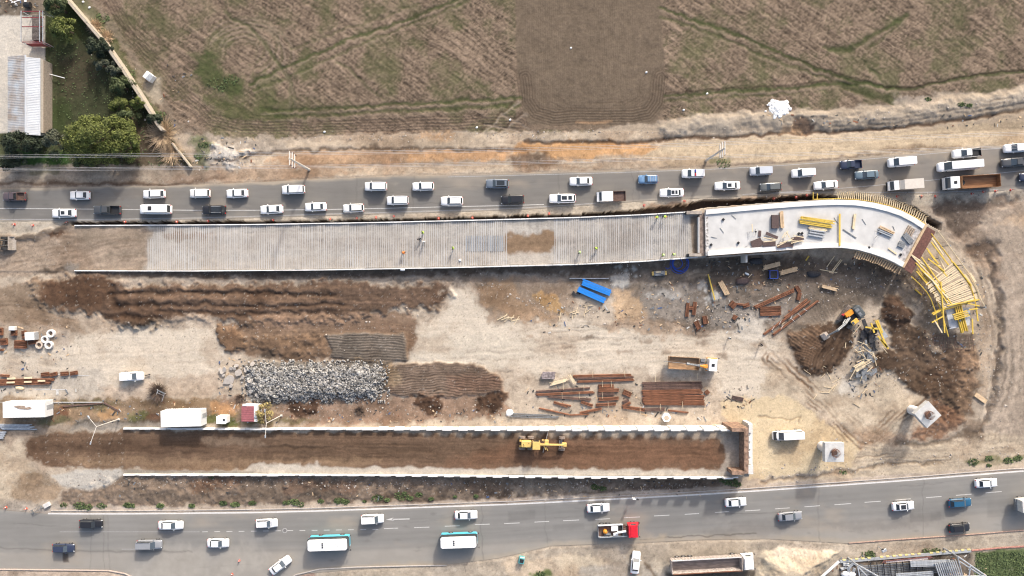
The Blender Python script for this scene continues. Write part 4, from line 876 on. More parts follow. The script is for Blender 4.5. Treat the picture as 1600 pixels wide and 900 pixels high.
# ------------------------------------------------------------------ lorries, buses and machines
def wheels(root, spots, r=.5, wd=.3, m='tyre', n=16):
    for x, y in spots:
        s = 1 if y > 0 else -1
        wh = MB().tube((x, y-s*wd/2, r), (x, y+s*wd/2, r), r, n=n).build('wheel', M[m], root)
        MB().tube((x, y+s*wd/2, r), (x, y+s*(wd/2+.02), r), r*.5, n=10).build('rim', M['rim'] if m == 'tyre' else M['mudtyre'], wh)
def cab(root, x0, x1, W, z0, z1, m, hood=0.0, hatch=True, deflector=False):
    """cab facing +x"""
    ws = .45; zs = z0+(z1-z0)*.45
    pr = [(x0, z0), (x1+hood, z0), (x1+hood, zs-.1), (x1, zs), (x1-ws, z1-.05), (x1-ws-.15, z1), (x0+.1, z1), (x0, z1-.1)]
    MB().prof(pr, -W/2, W/2).build('cab', m, root)
    a = Vector((x1, 0, zs)); b = Vector((x1-ws, 0, z1-.05)); n = Vector((z1-.05-zs, 0, ws)).normalized()*.012; q = []
    for k, (t, hw) in enumerate(((.08, .46), (.92, .43))):
        p = a.lerp(b, t)
        q += [p+Vector((0, -W*hw, 0)), p+Vector((0, W*hw, 0))]
    q = [q[0], q[1], q[3], q[2]]
    MB().add([p+n for p in q]+[p-n for p in q], [(0,1,2,3),(7,6,5,4),(0,4,5,1),(1,5,6,2),(2,6,7,3),(3,7,4,0)]).build('windshield', M['glass2'], root)
    for s in (-1, 1):
        MB().box(((x0+x1-ws)/2+.15, s*(W/2+.004), zs+(z1-zs)*.45), ((x1-x0-ws)*.55, .02, (z1-zs)*.55)).build('side_window', M['glass'], root)
        mr = MB().box((x1+.05, s*(W/2+.22), zs+.35), (.14, .20, .42), bev=.03); mr.tube((x1-.15, s*W/2, zs+.5), (x1+.05, s*(W/2+.2), zs+.5), .025); mr.build('mirror', M['black'], root)
        MB().box((x1+hood+.02, s*W*.36, z0+.32), (.06, .35, .18)).build('headlight', M['lamp'], root)
    MB().box((x1+hood+.05, 0, z0+.02), (.16, W*.98, .28), bev=.04).build('bumper', M['black'] if not deflector else m, root)
    if hatch: MB().box(((x0+x1-ws)/2, 0, z1+.035), (.6, .6, .07), bev=.02).build('roof_hatch', M['black'], root)
    if deflector:
        MB().prof([(x0+.1, z1), (x1-ws-.1, z1+.03), (x0+.45, z1+.45), (x0+.1, z1+.5)], -W*.42, W*.42).build('wind_deflector', m, root)
def bed(root, x0, x1, W, z0, z1, mi, mo=None, ribs=6, th=.07, name='load_bed', junk=False):
    mo = mo or mi; b = MB().box(((x0+x1)/2, 0, z0), (x1-x0, W, .1)); o = b.build(name, mi, root)
    zc = (z0+z1)/2+.05; h = z1-z0
    for s in (-1, 1):
        m_ = MB().box(((x0+x1)/2, s*(W/2), zc), (x1-x0+th, th, h))
        for k in range(ribs): m_.box((x0+(k+.5)*(x1-x0)/ribs, s*(W/2+th*.9), zc), (.09, th*.9, h*.98))
        m_.build('side_board', mo, o)
    MB().box((x0, 0, zc), (th, W-th, h)).build('tail_board', mo, o); MB().box((x1, 0, zc+.1), (th, W-th, h+.2)).build('head_board', mo, o)
    return o
def frame_rails(root, x0, x1, z=.85):
    MB().box(((x0+x1)/2, .42, z), (x1-x0, .1, .25)).box(((x0+x1)/2, -.42, z), (x1-x0, .1, .25)).box(((x0+x1)/2, 0, z-.05), (1.2, 1.9, .4)).build('chassis', M['chassis'], root)
# orange tipper on the upper road (faces west)
W_ = M['white']
OR_ = mat('orange_rusty_bed', (.28,.145,.07), .75, var=.3, scale=1.5, stretch=(.3,2,1)); BR_ = mat('brown_bed', (.30,.19,.11), .8, var=.3, scale=2, stretch=(.4,2,1))
t = thing('dump_truck', 'white cab dump truck with an empty rusty orange tipping bed below the long minibus', 'dump truck', P(1516, 285, 1.2).xy.to_3d(), slope(UP_N, 1516)*.8+math.pi, UPC)
frame_rails(t, -5.2, 3.8); cab(t, 3.1, 5.4, 2.35, .6, 2.9, W_)
bd = bed(t, -5.3, 2.5, 2.45, 1.2, 2.35, OR_, OR_, 8); MB().tube((1.8, 0, 1.3), (1.8, 0, 1.62), .5, n=14).build('spare_wheel', M['tyre'], t)
wheels(t, [(x, s*1.0) for x in (-3.9, -2.6, 3.9) for s in (-1, 1)], .52, .32)
# small canvas truck
t = thing('box_truck', 'small white truck with a square beige canvas body below the plain white van', 'truck', P(1414, 289, 1.2).xy.to_3d(), slope(UP_N, 1414)*.8+math.pi, UPC)
frame_rails(t, -3, 2.3, .7); cab(t, 1.5, 3.0, 1.85, .45, 1.95, W_, .25, False)
CV = mat('beige_canvas', (.58,.53,.47), .9, var=.05)
MB().prof([(-3.1,.8),(.75,.8),(.75,2.5),(-3.1,2.5)], -.98, .98).prof([(.75,.8),(1.45,.8),(1.4,1.9),(.75,2.5)], -.9, .9).build('canvas_body', CV, t); wheels(t, [(x, s*.78) for x in (-1.9, 1.9) for s in (-1, 1)], .36, .24)
# flatbed
t = thing('flatbed_truck', 'white crew cab truck with a rusty planked open bed on the upper road', 'truck', P(955, 307, 1.1).xy.to_3d(), slope(UP_N, 955)+math.pi, UPC)
frame_rails(t, -2.8, 2.2, .7); cab(t, -.25, 2.45, 1.9, .45, 2.0, W_, .42, False)
bed(t, -2.85, -.4, 1.95, .95, 1.35, M['rustd'], M['rustd'], 4); wheels(t, [(x, s*.8) for x in (-1.8, 1.9) for s in (-1, 1)], .38, .25)
# buses
CY = mat('turquoise_paint', (.10,.50,.66), .35, var=.04)
def bus(px, py, L, label, extra):
    t = thing('city_bus', label, 'bus', P(px, py, 1.5).xy.to_3d(), slope(LO_N, px), 'turquoise and white buses on the lower road'); W = 2.45; h = L/2
    def oct_(l, w, b): return [(l, -w+b), (l, w-b), (l-b, w), (-l+b, w), (-l, w-b), (-l, -w+b), (-l+b, -w), (l-b, -w)]
    MB().prism(oct_(h, W/2, .25), .35, 1.4).build('body', CY, t)
    MB().prism(oct_(h-.03, W/2-.03, .22), 1.4, 2.55).build('window_band', M['glass'], t)
    MB().prism(oct_(h-.14, W/2-.13, .26), 2.55, 2.9).prism(oct_(h-.25, W/2-.18, .25), 2.92, 3.02).build('roof', W_, t)
    MB().box((h-.02, 0, 1.9), (.07, W*.9, 1.25)).build('windshield', M['glass2'], t)
    for k in range(3): MB().box((-.9, -.38+k*.38, 3.06), (.32, .24, .08), bev=.02).build('roof_fan', M['black'], t)
    MB().box((1.9 if extra else -2.6, 0, 3.035), (.7, .7, .03)).build('roof_hatch', mat('pale_hatch', (.66,.66,.65), .6), t)
    for s in (-1, 1):
        MB().tube((h-.1, s*W/2*.95, 2.4), (h+.35, s*(W/2+.2), 2.2), .03).box((h+.35, s*(W/2+.2), 1.95), (.12, .18, .4)).build('mirror', M['black'], t)
        MB().box((h+.0, s*.9, .8), (.06, .35, .2)).build('headlight', M['lamp'], t)
        MB().box((-h, s*1.0, .9), (.06, .25, .3)).build('tail_light', M['tail'], t)
    wheels(t, [(x*h, s*(W/2-.13)) for x in (-.45, .62) for s in (-1, 1)], .48, .28)
bus(514, 848, 8.1, 'left turquoise bus with white roof, scuffed pale hatch near its front', True)
bus(717, 844, 7.4, 'right turquoise bus with white roof, below a white saloon', False)
# red lorry with loader crane
RD = mat('red_cab_paint', (.58,.02,.035), .35, var=.05)
t = thing('crane_truck', 'lorry with a bright red cab carrying a white crane arm and mixed gear', 'crane truck', P(967, 828, 1.4).xy.to_3d(), slope(LO_N, 967)*.9, LOC_)
frame_rails(t, -4.2, 3.2); cab(t, 1.75, 4.0, 2.4, .6, 2.75, RD, .05, False); MB().box((2.35, 0, 2.78), (.35, 2.1, .12)).build('sun_visor', RD, t)
bo = bed(t, -4.2, .75, 2.4, 1.15, 1.6, M['rustd'], M['steel'], 6)
MB().box((1.15, 0, 1.5), (.6, .8, 1.0)).box((1.15, .75, 1.2), (.5, .5, .6)).build('crane_base', M['rustd'], t)
MB().tube((1.3, -.1, 2.2), (-1.2, -.35, 2.35), .16, .12).tube((1.3, -.1, 2.0), (-.4, -.25, 2.1), .2).build('crane_arm', W_, t)
MB().box((-1.7, 1.2, 1.85), (5.0, .16, .22)).build('white_rail', W_, t); MB().box((-1.2, -1.25, 1.75), (5.6, .1, .16)).build('grey_rail', M['steel'], t)
wheels(t, [(x, s*1.03) for x in (-3.3, -2.1, 2.9) for s in (-1, 1)], .5, .3)
def cargo(name, label, cat, x, y, mbf, m):
    o = mbf(MB()).build(name, m); o.matrix_world = Matrix.Translation(t.location) @ Matrix.Rotation(t.rotation_euler.z, 4, 'Z') @ Matrix.Translation((x, y, 1.22)); return tag(o, label, cat)
cargo('crate', 'white box riding in the bed of the red cab lorry', 'crate', -.9, .45, lambda m: m.box((0,0,.3), (1.3,.9,.6), bev=.03).box((0,0,.62), (1.34,.94,.05)), W_)
cargo('tank', 'small yellow tank riding at the rear of the red cab lorry', 'tank', -2.8, -.1, lambda m: m.tube((0,0,0), (0,0,.75), .42, .42, 14).tube((0,0,.75), (0,0,.9), .42, .15, 14).tube((0,0,.9), (0,0,1.0), .12, .12), M['orange'])
cargo('crate', 'white low crate beside the crane arm of the red cab lorry', 'crate', -.7, -.85, lambda m: m.box((0,0,.2), (1.0,.5,.4), bev=.03).box((.0,0,.42), (.8,.3,.05)), W_)
cargo('pump', 'grey pump unit in the bed of the red cab lorry', 'pump', -2.3, -.75, lambda m: m.box((0,0,.15), (1.3,.5,.3)).tube((-.4,0,.3), (.4,0,.4), .2).tube((.3,.1,.3), (.6,.1,.6), .07), M['steeld'])
cargo('tyre', 'loose tyre lying behind the crane of the red cab lorry', 'tyre', .15, .55, lambda m: m.tube((0,0,0), (0,0,.25), .42, .42, 16).tube((0,0,.25), (0,0,.3), .42, .26, 16), M['tyre'])
# tipper trailer parked at the bottom
t = thing('tipper_lorry', 'long articulated lorry with an empty rusty open trailer parked at the bottom', 'lorry', P(1112, 880, 1.8).xy.to_3d(), R(3.2))
frame_rails(t, -8.2, 4.2, .9); wheels(t, [(x, s*1.05) for x in (-6.6, -5.3, -4.0, 4.6, 7.4) for s in (-1, 1)], .5, .3)
cab(t, 6.1, 8.5, 2.5, .7, 2.9, W_, 0, False, True)
bo = bed(t, -8.2, 5.7, 2.55, 1.3, 2.9, mat('worn_trailer_floor', (.24,.20,.18), .8, var=.3, scale=2, stretch=(.4,2,1)), mat('flaking_white_side', (.42,.36,.32), .8, var=.5, scale=3), 22, .1)
MB().box((-1.2, 1.36, 2.98), (13.9, .22, .06)).build('top_rail', mat('pale_rail', (.62,.60,.57), .6, var=.4, scale=6), bo); MB().box((-1.2, -1.36, 2.98), (13.9, .18, .06)).build('top_rail', M['rust'], bo)
# box lorry entering at the right edge
t = thing('box_lorry', 'lorry with a pale box body entering at the lower right edge', 'lorry', P(1621, 786, 1.5).xy.to_3d(), R(4)); frame_rails(t, -4.2, 3.6)
MB().box((-.4, 0, 2.1), (7.6, 2.4, 2.1), bev=.05).build('box_body', mat('pale_box_panels', (.60,.58,.54), .6, var=.12), t); MB().box((-4.35, 0, 1.4), (.3, 2.3, .5)).build('tail_lift', M['steeld'], t)
cab(t, 3.6, 5.4, 2.3, .6, 2.7, W_); wheels(t, [(x, s*1.0) for x in (-2.8, 4.3) for s in (-1, 1)], .5, .3)
# site crane truck
t = thing('crane_truck', 'site lorry with an empty brown timber bed, yellow loader crane and white cab', 'crane truck', P(1082, 568, 1.3).xy.to_3d(), R(-3)); t.location.z = gz(1082, 568)
frame_rails(t, -4.8, 4.0); YB = mat('brown_tipper_inside', (.36,.23,.13), .8, var=.3, scale=2, stretch=(.5,2,1))
bed(t, -4.9, 1.1, 2.4, 1.15, 1.95, YB, BR_, 7); cab(t, 2.95, 5.0, 2.35, .6, 2.75, W_)
MB().box((3.9, 1.24, .9), (2.2, .14, .5)).box((3.9, -1.24, .9), (2.2, .14, .5)).build('wheel_arch', M['orange'], t)
MB().box((1.9, 0, 1.4), (.9, 1.5, .8)).box((1.9, .8, 1.6), (.9, .6, .8)).build('crane_base', M['steeld'], t)
MB().tube((2.6, -.3, 2.4), (1.2, -.3, 2.6), .35, .22).box((2.3, -.3, 2.5), (.8, .7, .4)).build('crane_arm', M['orange'], t)
MB().tube((1.4, -.35, 2.5), (-1.5, 0, 2.7), .14, .12).tube((1.4, -.1, 2.4), (-1.4, .1, 2.5), .09).tube((-1.5, 0, 2.6), (-1.0, 0, 2.6), .3, .3, 10).tube((-1.5, .05, 2.6), (-6.0, .25, 2.2), .045).build('crane_boom', M['steeld'], t)
wheels(t, [(x, s*1.0) for x in (-3.6, -2.3, 4.0) for s in (-1, 1)], .5, .3)
# motor grader
t = thing('motor_grader', 'pale yellow motor grader with its blade set across the lower ramp', 'grader', P(846, 690, 1.5).xy.to_3d(), R(-1)); t.location.z = gz(846, 690)
Yg = M['grader']
MB().box((-3.1, 0, 1.55), (2.0, 1.3, 1.1), bev=.12).tube((-3.5, .0, 2.1), (-3.5, 0, 2.5), .09).build('engine_cover', Yg, t); MB().box((-4.25, .55, 1.3), (.3, .3, .5)).box((-4.25, -.55, 1.3), (.3, .3, .5)).build('rear_bumper', Yg, t)
MB().box((-3.55, 0, 2.12), (.2, .2, .06)).box((-2.6, .25, 2.12), (.14, .14, .06)).build('vent', M['black'], t)
cb = MB().box((-1.15, 0, 3.12), (1.5, 1.55, .1), bev=.03).build('cab_roof', Yg, t)
c2 = MB()
for sx in (-1.8, -.55):
    for sy in (-.68, .68): c2.box((sx, sy, 2.2), (.09, .09, 1.8))
c2.build('cab_frame', Yg, t); MB().box((-1.17, 0, 2.2), (1.2, 1.3, 1.7)).build('cab_glass', M['glass'], t)
MB().box((1.8, 0, 2.0), (5.0, .34, .36), rot=0, bev=.05).box((4.4, 0, 1.7), (.9, .75, .7), bev=.06).build('main_frame', Yg, t)
MB().box((.9, .45, 1.7), (.8, .9, .5), bev=.08).box((.5, -.5, 1.7), (.22, 1.2, .2), rot=.5).box((1.0, -.9, 1.5), (.2, .8, .2), rot=.5).box((.15,.9,2.0),(.3,.3,.2)).build('blade_lift', Yg, t)
MB().tube((.9, 0, .75), (.9, 0, .9), .75, .75, 18).build('turning_circle', M['rustd'], t)
MB().box((.75, .2, .5), (.12, 4.3, .6), rot=-.22).build('blade', mat('worn_blade_steel', (.42,.38,.34), .45, .4), t)
MB().tube((4.0, -1.1, .6), (4.0, 1.1, .6), .1).box((3.6, 0, .9), (.1, 1.4, .1)).build('front_axle', M['steel'], t); MB().box((-3.1, 0, .75), (2.8, 1.7, .35)).build('tandem_axle', M['rustd'], t)
wheels(t, [(4.0, 1.15), (4.0, -1.15), (-4.0+.1, 1.1), (-3.9, -1.1), (-2.2, 1.1), (-2.2, -1.1)], .65, .40, 'mudtyre', 18)
# excavator
ax, ay = 1329, 495
t = thing('excavator', 'orange and grey tracked excavator digging the dark soil heap, arm stretched to the lower left', 'excavator', P(ax, ay, 1.4).xy.to_3d(), R(217)); t.location.z = gz(ax, ay)+.02
und = bpy.data.objects.new('undercarriage', None)
for s in (-1, 1):
    Mr = Matrix.Rotation(R(55-217), 4, 'Z'); pr = []
    for k in range(16):
        a = 2*math.pi*k/16; pr.append((math.cos(a)*.42+(1.6 if math.cos(a) > 0 else -1.6), .44+math.sin(a)*.42))
    m_ = MB().prof(pr, s*1.25-.3, s*1.25+.3)
    for k in range(14): m_.box((-1.7+k*.26, s*1.25, .875), (.08, .6, .05))
    m_.v = [tuple(Mr @ Vector(v)) for v in m_.v]; m_.build('track', mat('muddy_track', (.19,.16,.14), .9, var=.3), t)
MB().box((0,0,.6), (1.9,1.9,.5), rot=R(55-217)).tube((0,0,.85), (0,0,1.1), .7, .7, 16).build('turntable', M['chassis'], t)
GRY = mat('dark_grey_machine_paint', (.075,.085,.09), .5, var=.2)
MB().box((-1.7, 0, 1.75), (1.5, 2.6, 1.2), bev=.2).box((-2.45,0,1.6),(.4,2.1,.9),bev=.15).build('counterweight', GRY, t)
MB().box((-1.5, .4, 2.38), (.6, .7, .08)).box((-1.5,-.6,2.38),(.8,.6,.08)).build('engine_hatch', M['steeld'], t)
MB().box((0, -.85, 1.6), (1.8, .75, .9), bev=.06).box((-.1, -.5, 2.08), (1.2, .22, .12)).build('side_cover', M['orange'], t)
MB().box((0, .1, 1.35), (2.0, 1.9, .45)).build('deck', M['black'], t); MB().box((.95, -1.2, 1.4), (.4, .35, .6)).box((-.7, 1.42, 1.3), (.5, .3, .4)).build('marker_panel', mat('machine_red', (.5,.05,.06), .5), t)
MB().box((.35, .95, 1.75), (1.5, .85, 1.3), bev=.08).build('cab', M['glass'], t); MB().box((.3, .95, 2.48), (1.45, .9, .16), bev=.06).build('cab_roof', mat('cab_roof_yellow', (.70,.42,.08), .45), t); MB().box((.75,.95,2.57),(.4,.6,.02)).build('roof_window', M['glass2'], t)
MB().tube((.4, -.05, 1.6), (2.3, -.05, 3.0), .30, .26, 6).tube((2.3, -.05, 3.0), (4.2, -.05, 3.2), .28, .22, 6).build('boom', mat('boom_grey', (.30,.31,.31), .5, var=.2), t)
MB().tube((1.2, .2, 1.6), (2.5, .2, 2.7), .09).tube((1.2, -.3, 1.6), (2.5, -.3, 2.7), .09).tube((2.7, -.05, 3.4), (4.3, -.05, 3.6), .08).build('hydraulic_ram', M['steel'], t)
MB().tube((4.2, -.05, 3.5), (4.6, -.05, 3.2), .28, .26, 6).tube((4.4, -.05, 3.3), (6.0, .2, 1.5), .22, .15, 6).build('arm', mat('arm_grey', (.24,.25,.25), .5, var=.2), t)
MB().prof([(5.7,1.5),(6.3,1.6),(7.0,1.2),(7.0,.7),(6.4,.45),(5.9,.9)], -.6, .7).build('bucket', mat('muddy_bucket', (.40,.34,.29), .8, var=.15), t)
# wheel loader at the left edge
t = thing('wheel_loader', 'dark wheel loader with a worn bucket at the left edge by the upper ramp', 'wheel loader', P(2, 380, 1).xy.to_3d(), R(0)); t.location.z = gz(10, 380)+.02
MB().box((-2.2, 0, 1.4), (2.6, 1.7, 1.1), bev=.15).build('engine_cover', M['black2'], t); MB().box((-.6, 0, 2.1), (1.4, 1.4, 1.8), bev=.1).build('cab', M['glass'], t); MB().box((-.6, 0, 3.05), (1.5, 1.5, .1), bev=.04).build('cab_roof', mat('dusty_cab_roof', (.30,.29,.28), .6), t)
MB().tube((.1, .5, 1.5), (1.6, .5, .9), .14).tube((.1, -.5, 1.5), (1.6, -.5, .9), .14).box((.8, 0, 1.2), (.3, 1.1, .2)).build('lift_arm', M['chassis'], t)
MB().prof([(1.5,.15),(2.5,.12),(2.55,.2),(1.75,.4),(1.6,1.1),(1.5,1.15)], -1.35, 1.35).prof([(1.5,.15),(2.5,.12),(1.6,1.1)], -1.38, -1.33).prof([(1.5,.15),(2.5,.12),(1.6,1.1)], 1.33, 1.38).build('bucket', mat('worn_bucket_grey', (.34,.30,.26), .7, var=.2), t)
wheels(t, [(x, s*1.05) for x in (-2.0, .6) for s in (-1, 1)], .7, .5, 'tyre', 18)
# ------------------------------------------------------------------ retaining walls of the two ramps
def wpts(line, n, hf):
    xs_ = np.linspace(line[0][0], line[-1][0], n); ys_ = np.interp(xs_, [p[0] for p in line], [p[1] for p in line])
    return [(x, y, float(hf(x))) for x, y in zip(xs_, ys_)]
def g2w(px, py): return Vector(((px-800)/PPM, (450-py)/PPM))
def rwall(name, label, line, hf, side, n, panel_w, mer, seed, thick=.22, mats=None):
    """line in ground px, hf height profile; panels of alternating height with merlons like half-built precast walls"""
    rr = random.Random(seed); t = thing(name, label, 'retaining wall', (0, 0, 0))
    x0, x1 = line[0][0], line[-1][0]; k = 0; x = x0
    n = min(int((x1-x0)/panel_w), 98); pw = (x1-x0)/n
    for k in range(n):
        a = x0+k*pw; b = a+pw-.35; ya, yb = (float(np.interp(q, [p[0] for p in line], [p[1] for p in line])) for q in (a, b))
        h = float(hf((a+b)/2)); A = g2w(a, ya); B = g2w(b, yb); d = (B-A).normalized(); nn = Vector((-d.y, d.x))*side
        m = MB(); th = thick
        def blk(P0, P1, z0, z1, th_, of=0):
            L = [P0+nn*(of+th_/2), P1+nn*(of+th_/2)]; Q = [P0+nn*(of-th_/2), P1+nn*(of-th_/2)]
            if side < 0: L, Q = Q, L
            m.ribbon(L, Q, z0, z1)
        blk(A, B, -1.0 if h > .3 else -.3, h, th)
        if mer:                                          # taller cruciform panel standing proud
            q0 = A.lerp(B, .04); q1 = A.lerp(B, .62 if h > 1.2 else .75); mh = min(.75, .12+h*.22)
            blk(q0, q1, h, h+mh, th)
            if h > 1.2: blk(q0, q1, h*.15, h*.95, .12, th*.9)
        else:
            if k % 3 != 2: blk(A, B.lerp(A, .02), h, h+.10+.05*rr.random(), th*.9)
        m.build('panel', mats or M['concw'], t)
    return t
rwall('retaining_wall', 'thin white precast wall along the trench side of the upper ramp', UW_N, lambda x: ur_h(x)+.12, 1, 40, 13, False, 1)
rwall('retaining_wall', 'thin white precast wall along the site side of the upper ramp', UW_S, lambda x: ur_h(x)+.15, -1, 40, 13, False, 2)
rwall('retaining_wall', 'white stepped precast wall on the upper edge of the brown lower ramp', LW_N, lambda x: lr_h(x)-.25*(x > 450), 1, 40, 24.7, True, 3, .3)
rwall('retaining_wall', 'white notched precast wall along the lower edge of the brown lower ramp', LW_S, lambda x: lr_h(x)-.35*(x > 450), -1, 40, 24.7, True, 4, .26)
# abutments
def ub(m, px0, py0, px1, py1, z0, z1, mi=0):
    a = P(px0, py0, z1); b = P(px1, py1, z1); m.box(((a.x+b.x)/2, (a.y+b.y)/2, (z0+z1)/2), (abs(b.x-a.x), abs(a.y-b.y), z1-z0), mi=mi); return m
AB = mat('abutment_concrete', (.38,.33,.28), .85, var=.2, scale=1.5, bump=.2)
t = thing('bridge_abutment', 'beige concrete abutment with brown rust stains closing the upper ramp', 'abutment')
m = MB(); ub(m, 1093, 332, 1101, 400, -1.5, 3.4); m.build('back_wall', mat('stained_abutment', (.22,.17,.14), .85, var=.4, scale=1.5), t)
m = MB(); ub(m, 1091.3, 339, 1093, 395, 1.8, 3.5); m.build('bearing_ledge', M['conc'], t)
for a_ in ((1073, 329.5, 1097, 334.5), (1077, 396, 1096, 400.5)): m = MB(); ub(m, *a_, -1.5, 3.5); m.build('wing_wall', AB, t)
m = MB(); ub(m, 1071, 331, 1073.4, 335, 0, 3.2); ub(m, 1074, 396.5, 1076.8, 400.5, 0, 3.2); m.build('joint', M['black'], t)
t = thing('bridge_abutment', 'rust brown formwork topped abutment closing the end of the lower ramp', 'abutment')
FW = mat('rusty_formwork', (.24,.155,.11), .8, var=.5, scale=2)
m = MB(); ub(m, 1163, 669, 1169.5, 740, -1, 6.3); m.build('back_wall', FW, t)
for a_ in ((1143.5, 669, 1163, 674.5), (1143.5, 736, 1163, 742)): m = MB(); ub(m, *a_, -1, 6.2); m.build('wing_wall', FW, t)
m = MB(); ub(m, 1160.6, 674.5, 1163, 736, 2.9, 4.9); m.build('inner_face', mat('stained_inner_face', (.16,.14,.13), .8, var=.3), t)
WF = mat('pale_abutment_face', (.60,.59,.57), .85, var=.1)
m = MB(); ub(m, 1169.5, 662, 1176, 740, -1, 3.6); m.build('front_wall', WF, t)
for yy in (682, 694, 706, 718): m = MB(); ub(m, 1170, yy, 1174.6, yy+7.5, 3.6, 4.2); m.build('bearing_block', M['concw'], t)
m = MB(); ub(m, 1169.5, 727, 1177, 741, 3.6, 4.5); m.build('cheek_wall', WF, t); m = MB(); ub(m, 1170, 664, 1176, 676, 3.6, 4.3); m.build('cheek_wall', WF, t)
for yy, hh in ((741, 7.6), (745, 7.0)):
    pass
# ------------------------------------------------------------------ curved bridge deck
DZ = 4.2
DN = [(1103,327.5),(1130,325),(1160,322),(1200,318.5),(1240,315.5),(1280,313),(1310,312),(1340,313),(1365,316.5),(1390,322.5),(1410,329.5),(1430,340),(1448,352)]
DS = [(1106,399.5),(1128,398),(1155,396),(1190,393.5),(1225,391),(1262,388.5),(1292,387),(1318,387),(1340,390),(1362,396),(1382,403),(1398,410),(1412,418)]
def off(a, b, f): return [(p[0]+(q[0]-p[0])*f, p[1]+(q[1]-p[1])*f) for p, q in zip(a, b)]
def w2(ps, z): return [tuple(P(x, y, z).xy) for x, y in ps]
DK = thing('bridge_deck', 'curved white concrete bridge deck with raised edges, under construction', 'bridge')
FLR = mat('deck_floor_concrete', (.52,.515,.50), .85, var=.09, scale=.6)
m = MB(); m.ribbon(w2(off(DN, DS, .02), DZ), w2(off(DN, DS, .98), DZ), DZ-.8, DZ-.3); m.build('slab', FLR, DK)
m = MB(); m.ribbon(w2(DN, DZ), w2(off(DN, DS, .105), DZ), DZ-.95, DZ); m.build('edge_beam', M['concw'], DK)
m = MB(); m.ribbon(w2(off(DN, DS, .90), DZ), w2(DS, DZ), DZ-.95, DZ); m.build('edge_beam', M['concw'], DK)
m = MB(); m.prism([tuple(P(1446,350,DZ).xy), tuple(P(1410,417,DZ).xy), tuple(P(1412.5,418.5,DZ).xy), tuple(P(1449,352,DZ).xy)][::-1], DZ-.9, DZ+.12); m.build('end_form', M['timber'], DK)
ST = mat('stained_end_concrete', (.40,.38,.37), .9, var=.4, scale=1.5)
m = MB(); m.ribbon(w2([(1437,347),(1446,352)], DZ), w2([(1402,411),(1410,416)], DZ), DZ-.31, DZ-.28); m.build('end_strip', ST, DK)
m = MB(); m.ribbon(w2([(1102,330),(1107,330)], DZ), w2([(1103.5,399),(1108,399)], DZ), DZ-.6, DZ-.26); m.build('joint_strip', mat('torn_joint', (.45,.43,.41), .9, var=.6, scale=2.5), DK)
for cx, cy in ((1135,360),(1215,355),(1300,348),(1372,362)):
    m = MB(); p = P(cx, cy, 2); m.tube((p.x, p.y+1.5, -1), (p.x, p.y+1.5, DZ-.8), .6, n=12).tube((p.x, p.y-1.5, -1), (p.x, p.y-1.5, DZ-.8), .6, n=12).box((p.x, p.y, DZ-1.1), (1.2, 5.0, .6)); m.build('pier', M['conc'], DK)
m = MB(); a = [(1106,401),(1160,397.5),(1230,393)]; m.ribbon(w2(a, 2), w2([(x, y+2) for x, y in a], 2), -.4, 3.1); m.build('side_wall', AB, DK)
m = MB(); ub(m, 1165, 398, 1168, 410, 0, 3.0); m.build('buttress', M['conc'], DK)
# brackets of the edge formwork, each a timber of its own
def brackets(name, label, line, rng, n, out, z, tm, ln):
    t = thing(name, label, 'formwork'); m = MB(); e = []
    xs_ = [p[0] for p in line]; ys_ = [p[1] for p in line]; br = []
    for k in range(n):
        x = rng[0]+(rng[1]-rng[0])*k/(n-1); y = float(np.interp(x, xs_, ys_)); y2 = float(np.interp(x+2, xs_, ys_))
        A = P(x, y, z); d = (P(x+2, y2, z)-A); d.z = 0; d.normalize(); nn = Vector((-d.y, d.x, 0))*out
        jl = ln*(.9+.2*random.random()); dx = d*.25
        q0 = A+nn*.15; q1 = A+nn*(.15+jl)-dx
        br.append(MB().box(((q0+q1)/2)-Vector((0,0,.5)), (jl, .16, .16), rot=math.atan2((q1-q0).y, (q1-q0).x)).tube(q1-Vector((0,0,.5)), q0-Vector((0,0,1.9)), .05, n=4).build('bracket', M[tm], t))
        br[-1] and MB().box(q1+Vector((0,0,-.1)), (.08,.08,.8)).build('post', M[tm], br[-1])
        e.append((A+nn*.22))
    for a, b in zip(e[:-1], e[1:]): m.box((a+b)/2-Vector((0,0,.35)), ((b-a).length+.05, .09, .12), rot=math.atan2((b-a).y, (b-a).x))
    m.build('edge_board', M['yellow'] if out > 0 else M[tm], t)
    return t
brackets('edge_formwork', 'row of timber brackets standing out from the outer curve of the deck', DN[5:], (1312, 1447), 44, 1, DZ, 'timberp', 1.45)
brackets('edge_formwork', 'row of timber brackets under the inner curve of the deck', DS[8:], (1342, 1411), 20, -1, DZ-.3, 'timber', 1.5)
t = thing('edge_formwork', 'yellow ledger with two tall posts on the straight outer deck edge', 'formwork', (0, 0, 0))
a = P(1272, 311.5, DZ); b = P(1312, 310.5, DZ); MB().tube(a, b, .09, n=5).build('ledger', M['yellow'], t)
for x in (1270.5, 1277): a = P(x, 312, DZ-.4); b = P(x, 300 if x < 1272 else 302, DZ-.4); MB().box((a+b)/2, ((b-a).length, .13, .13), rot=math.atan2((b-a).y, (b-a).x)).build('post', M['yellow'], t)
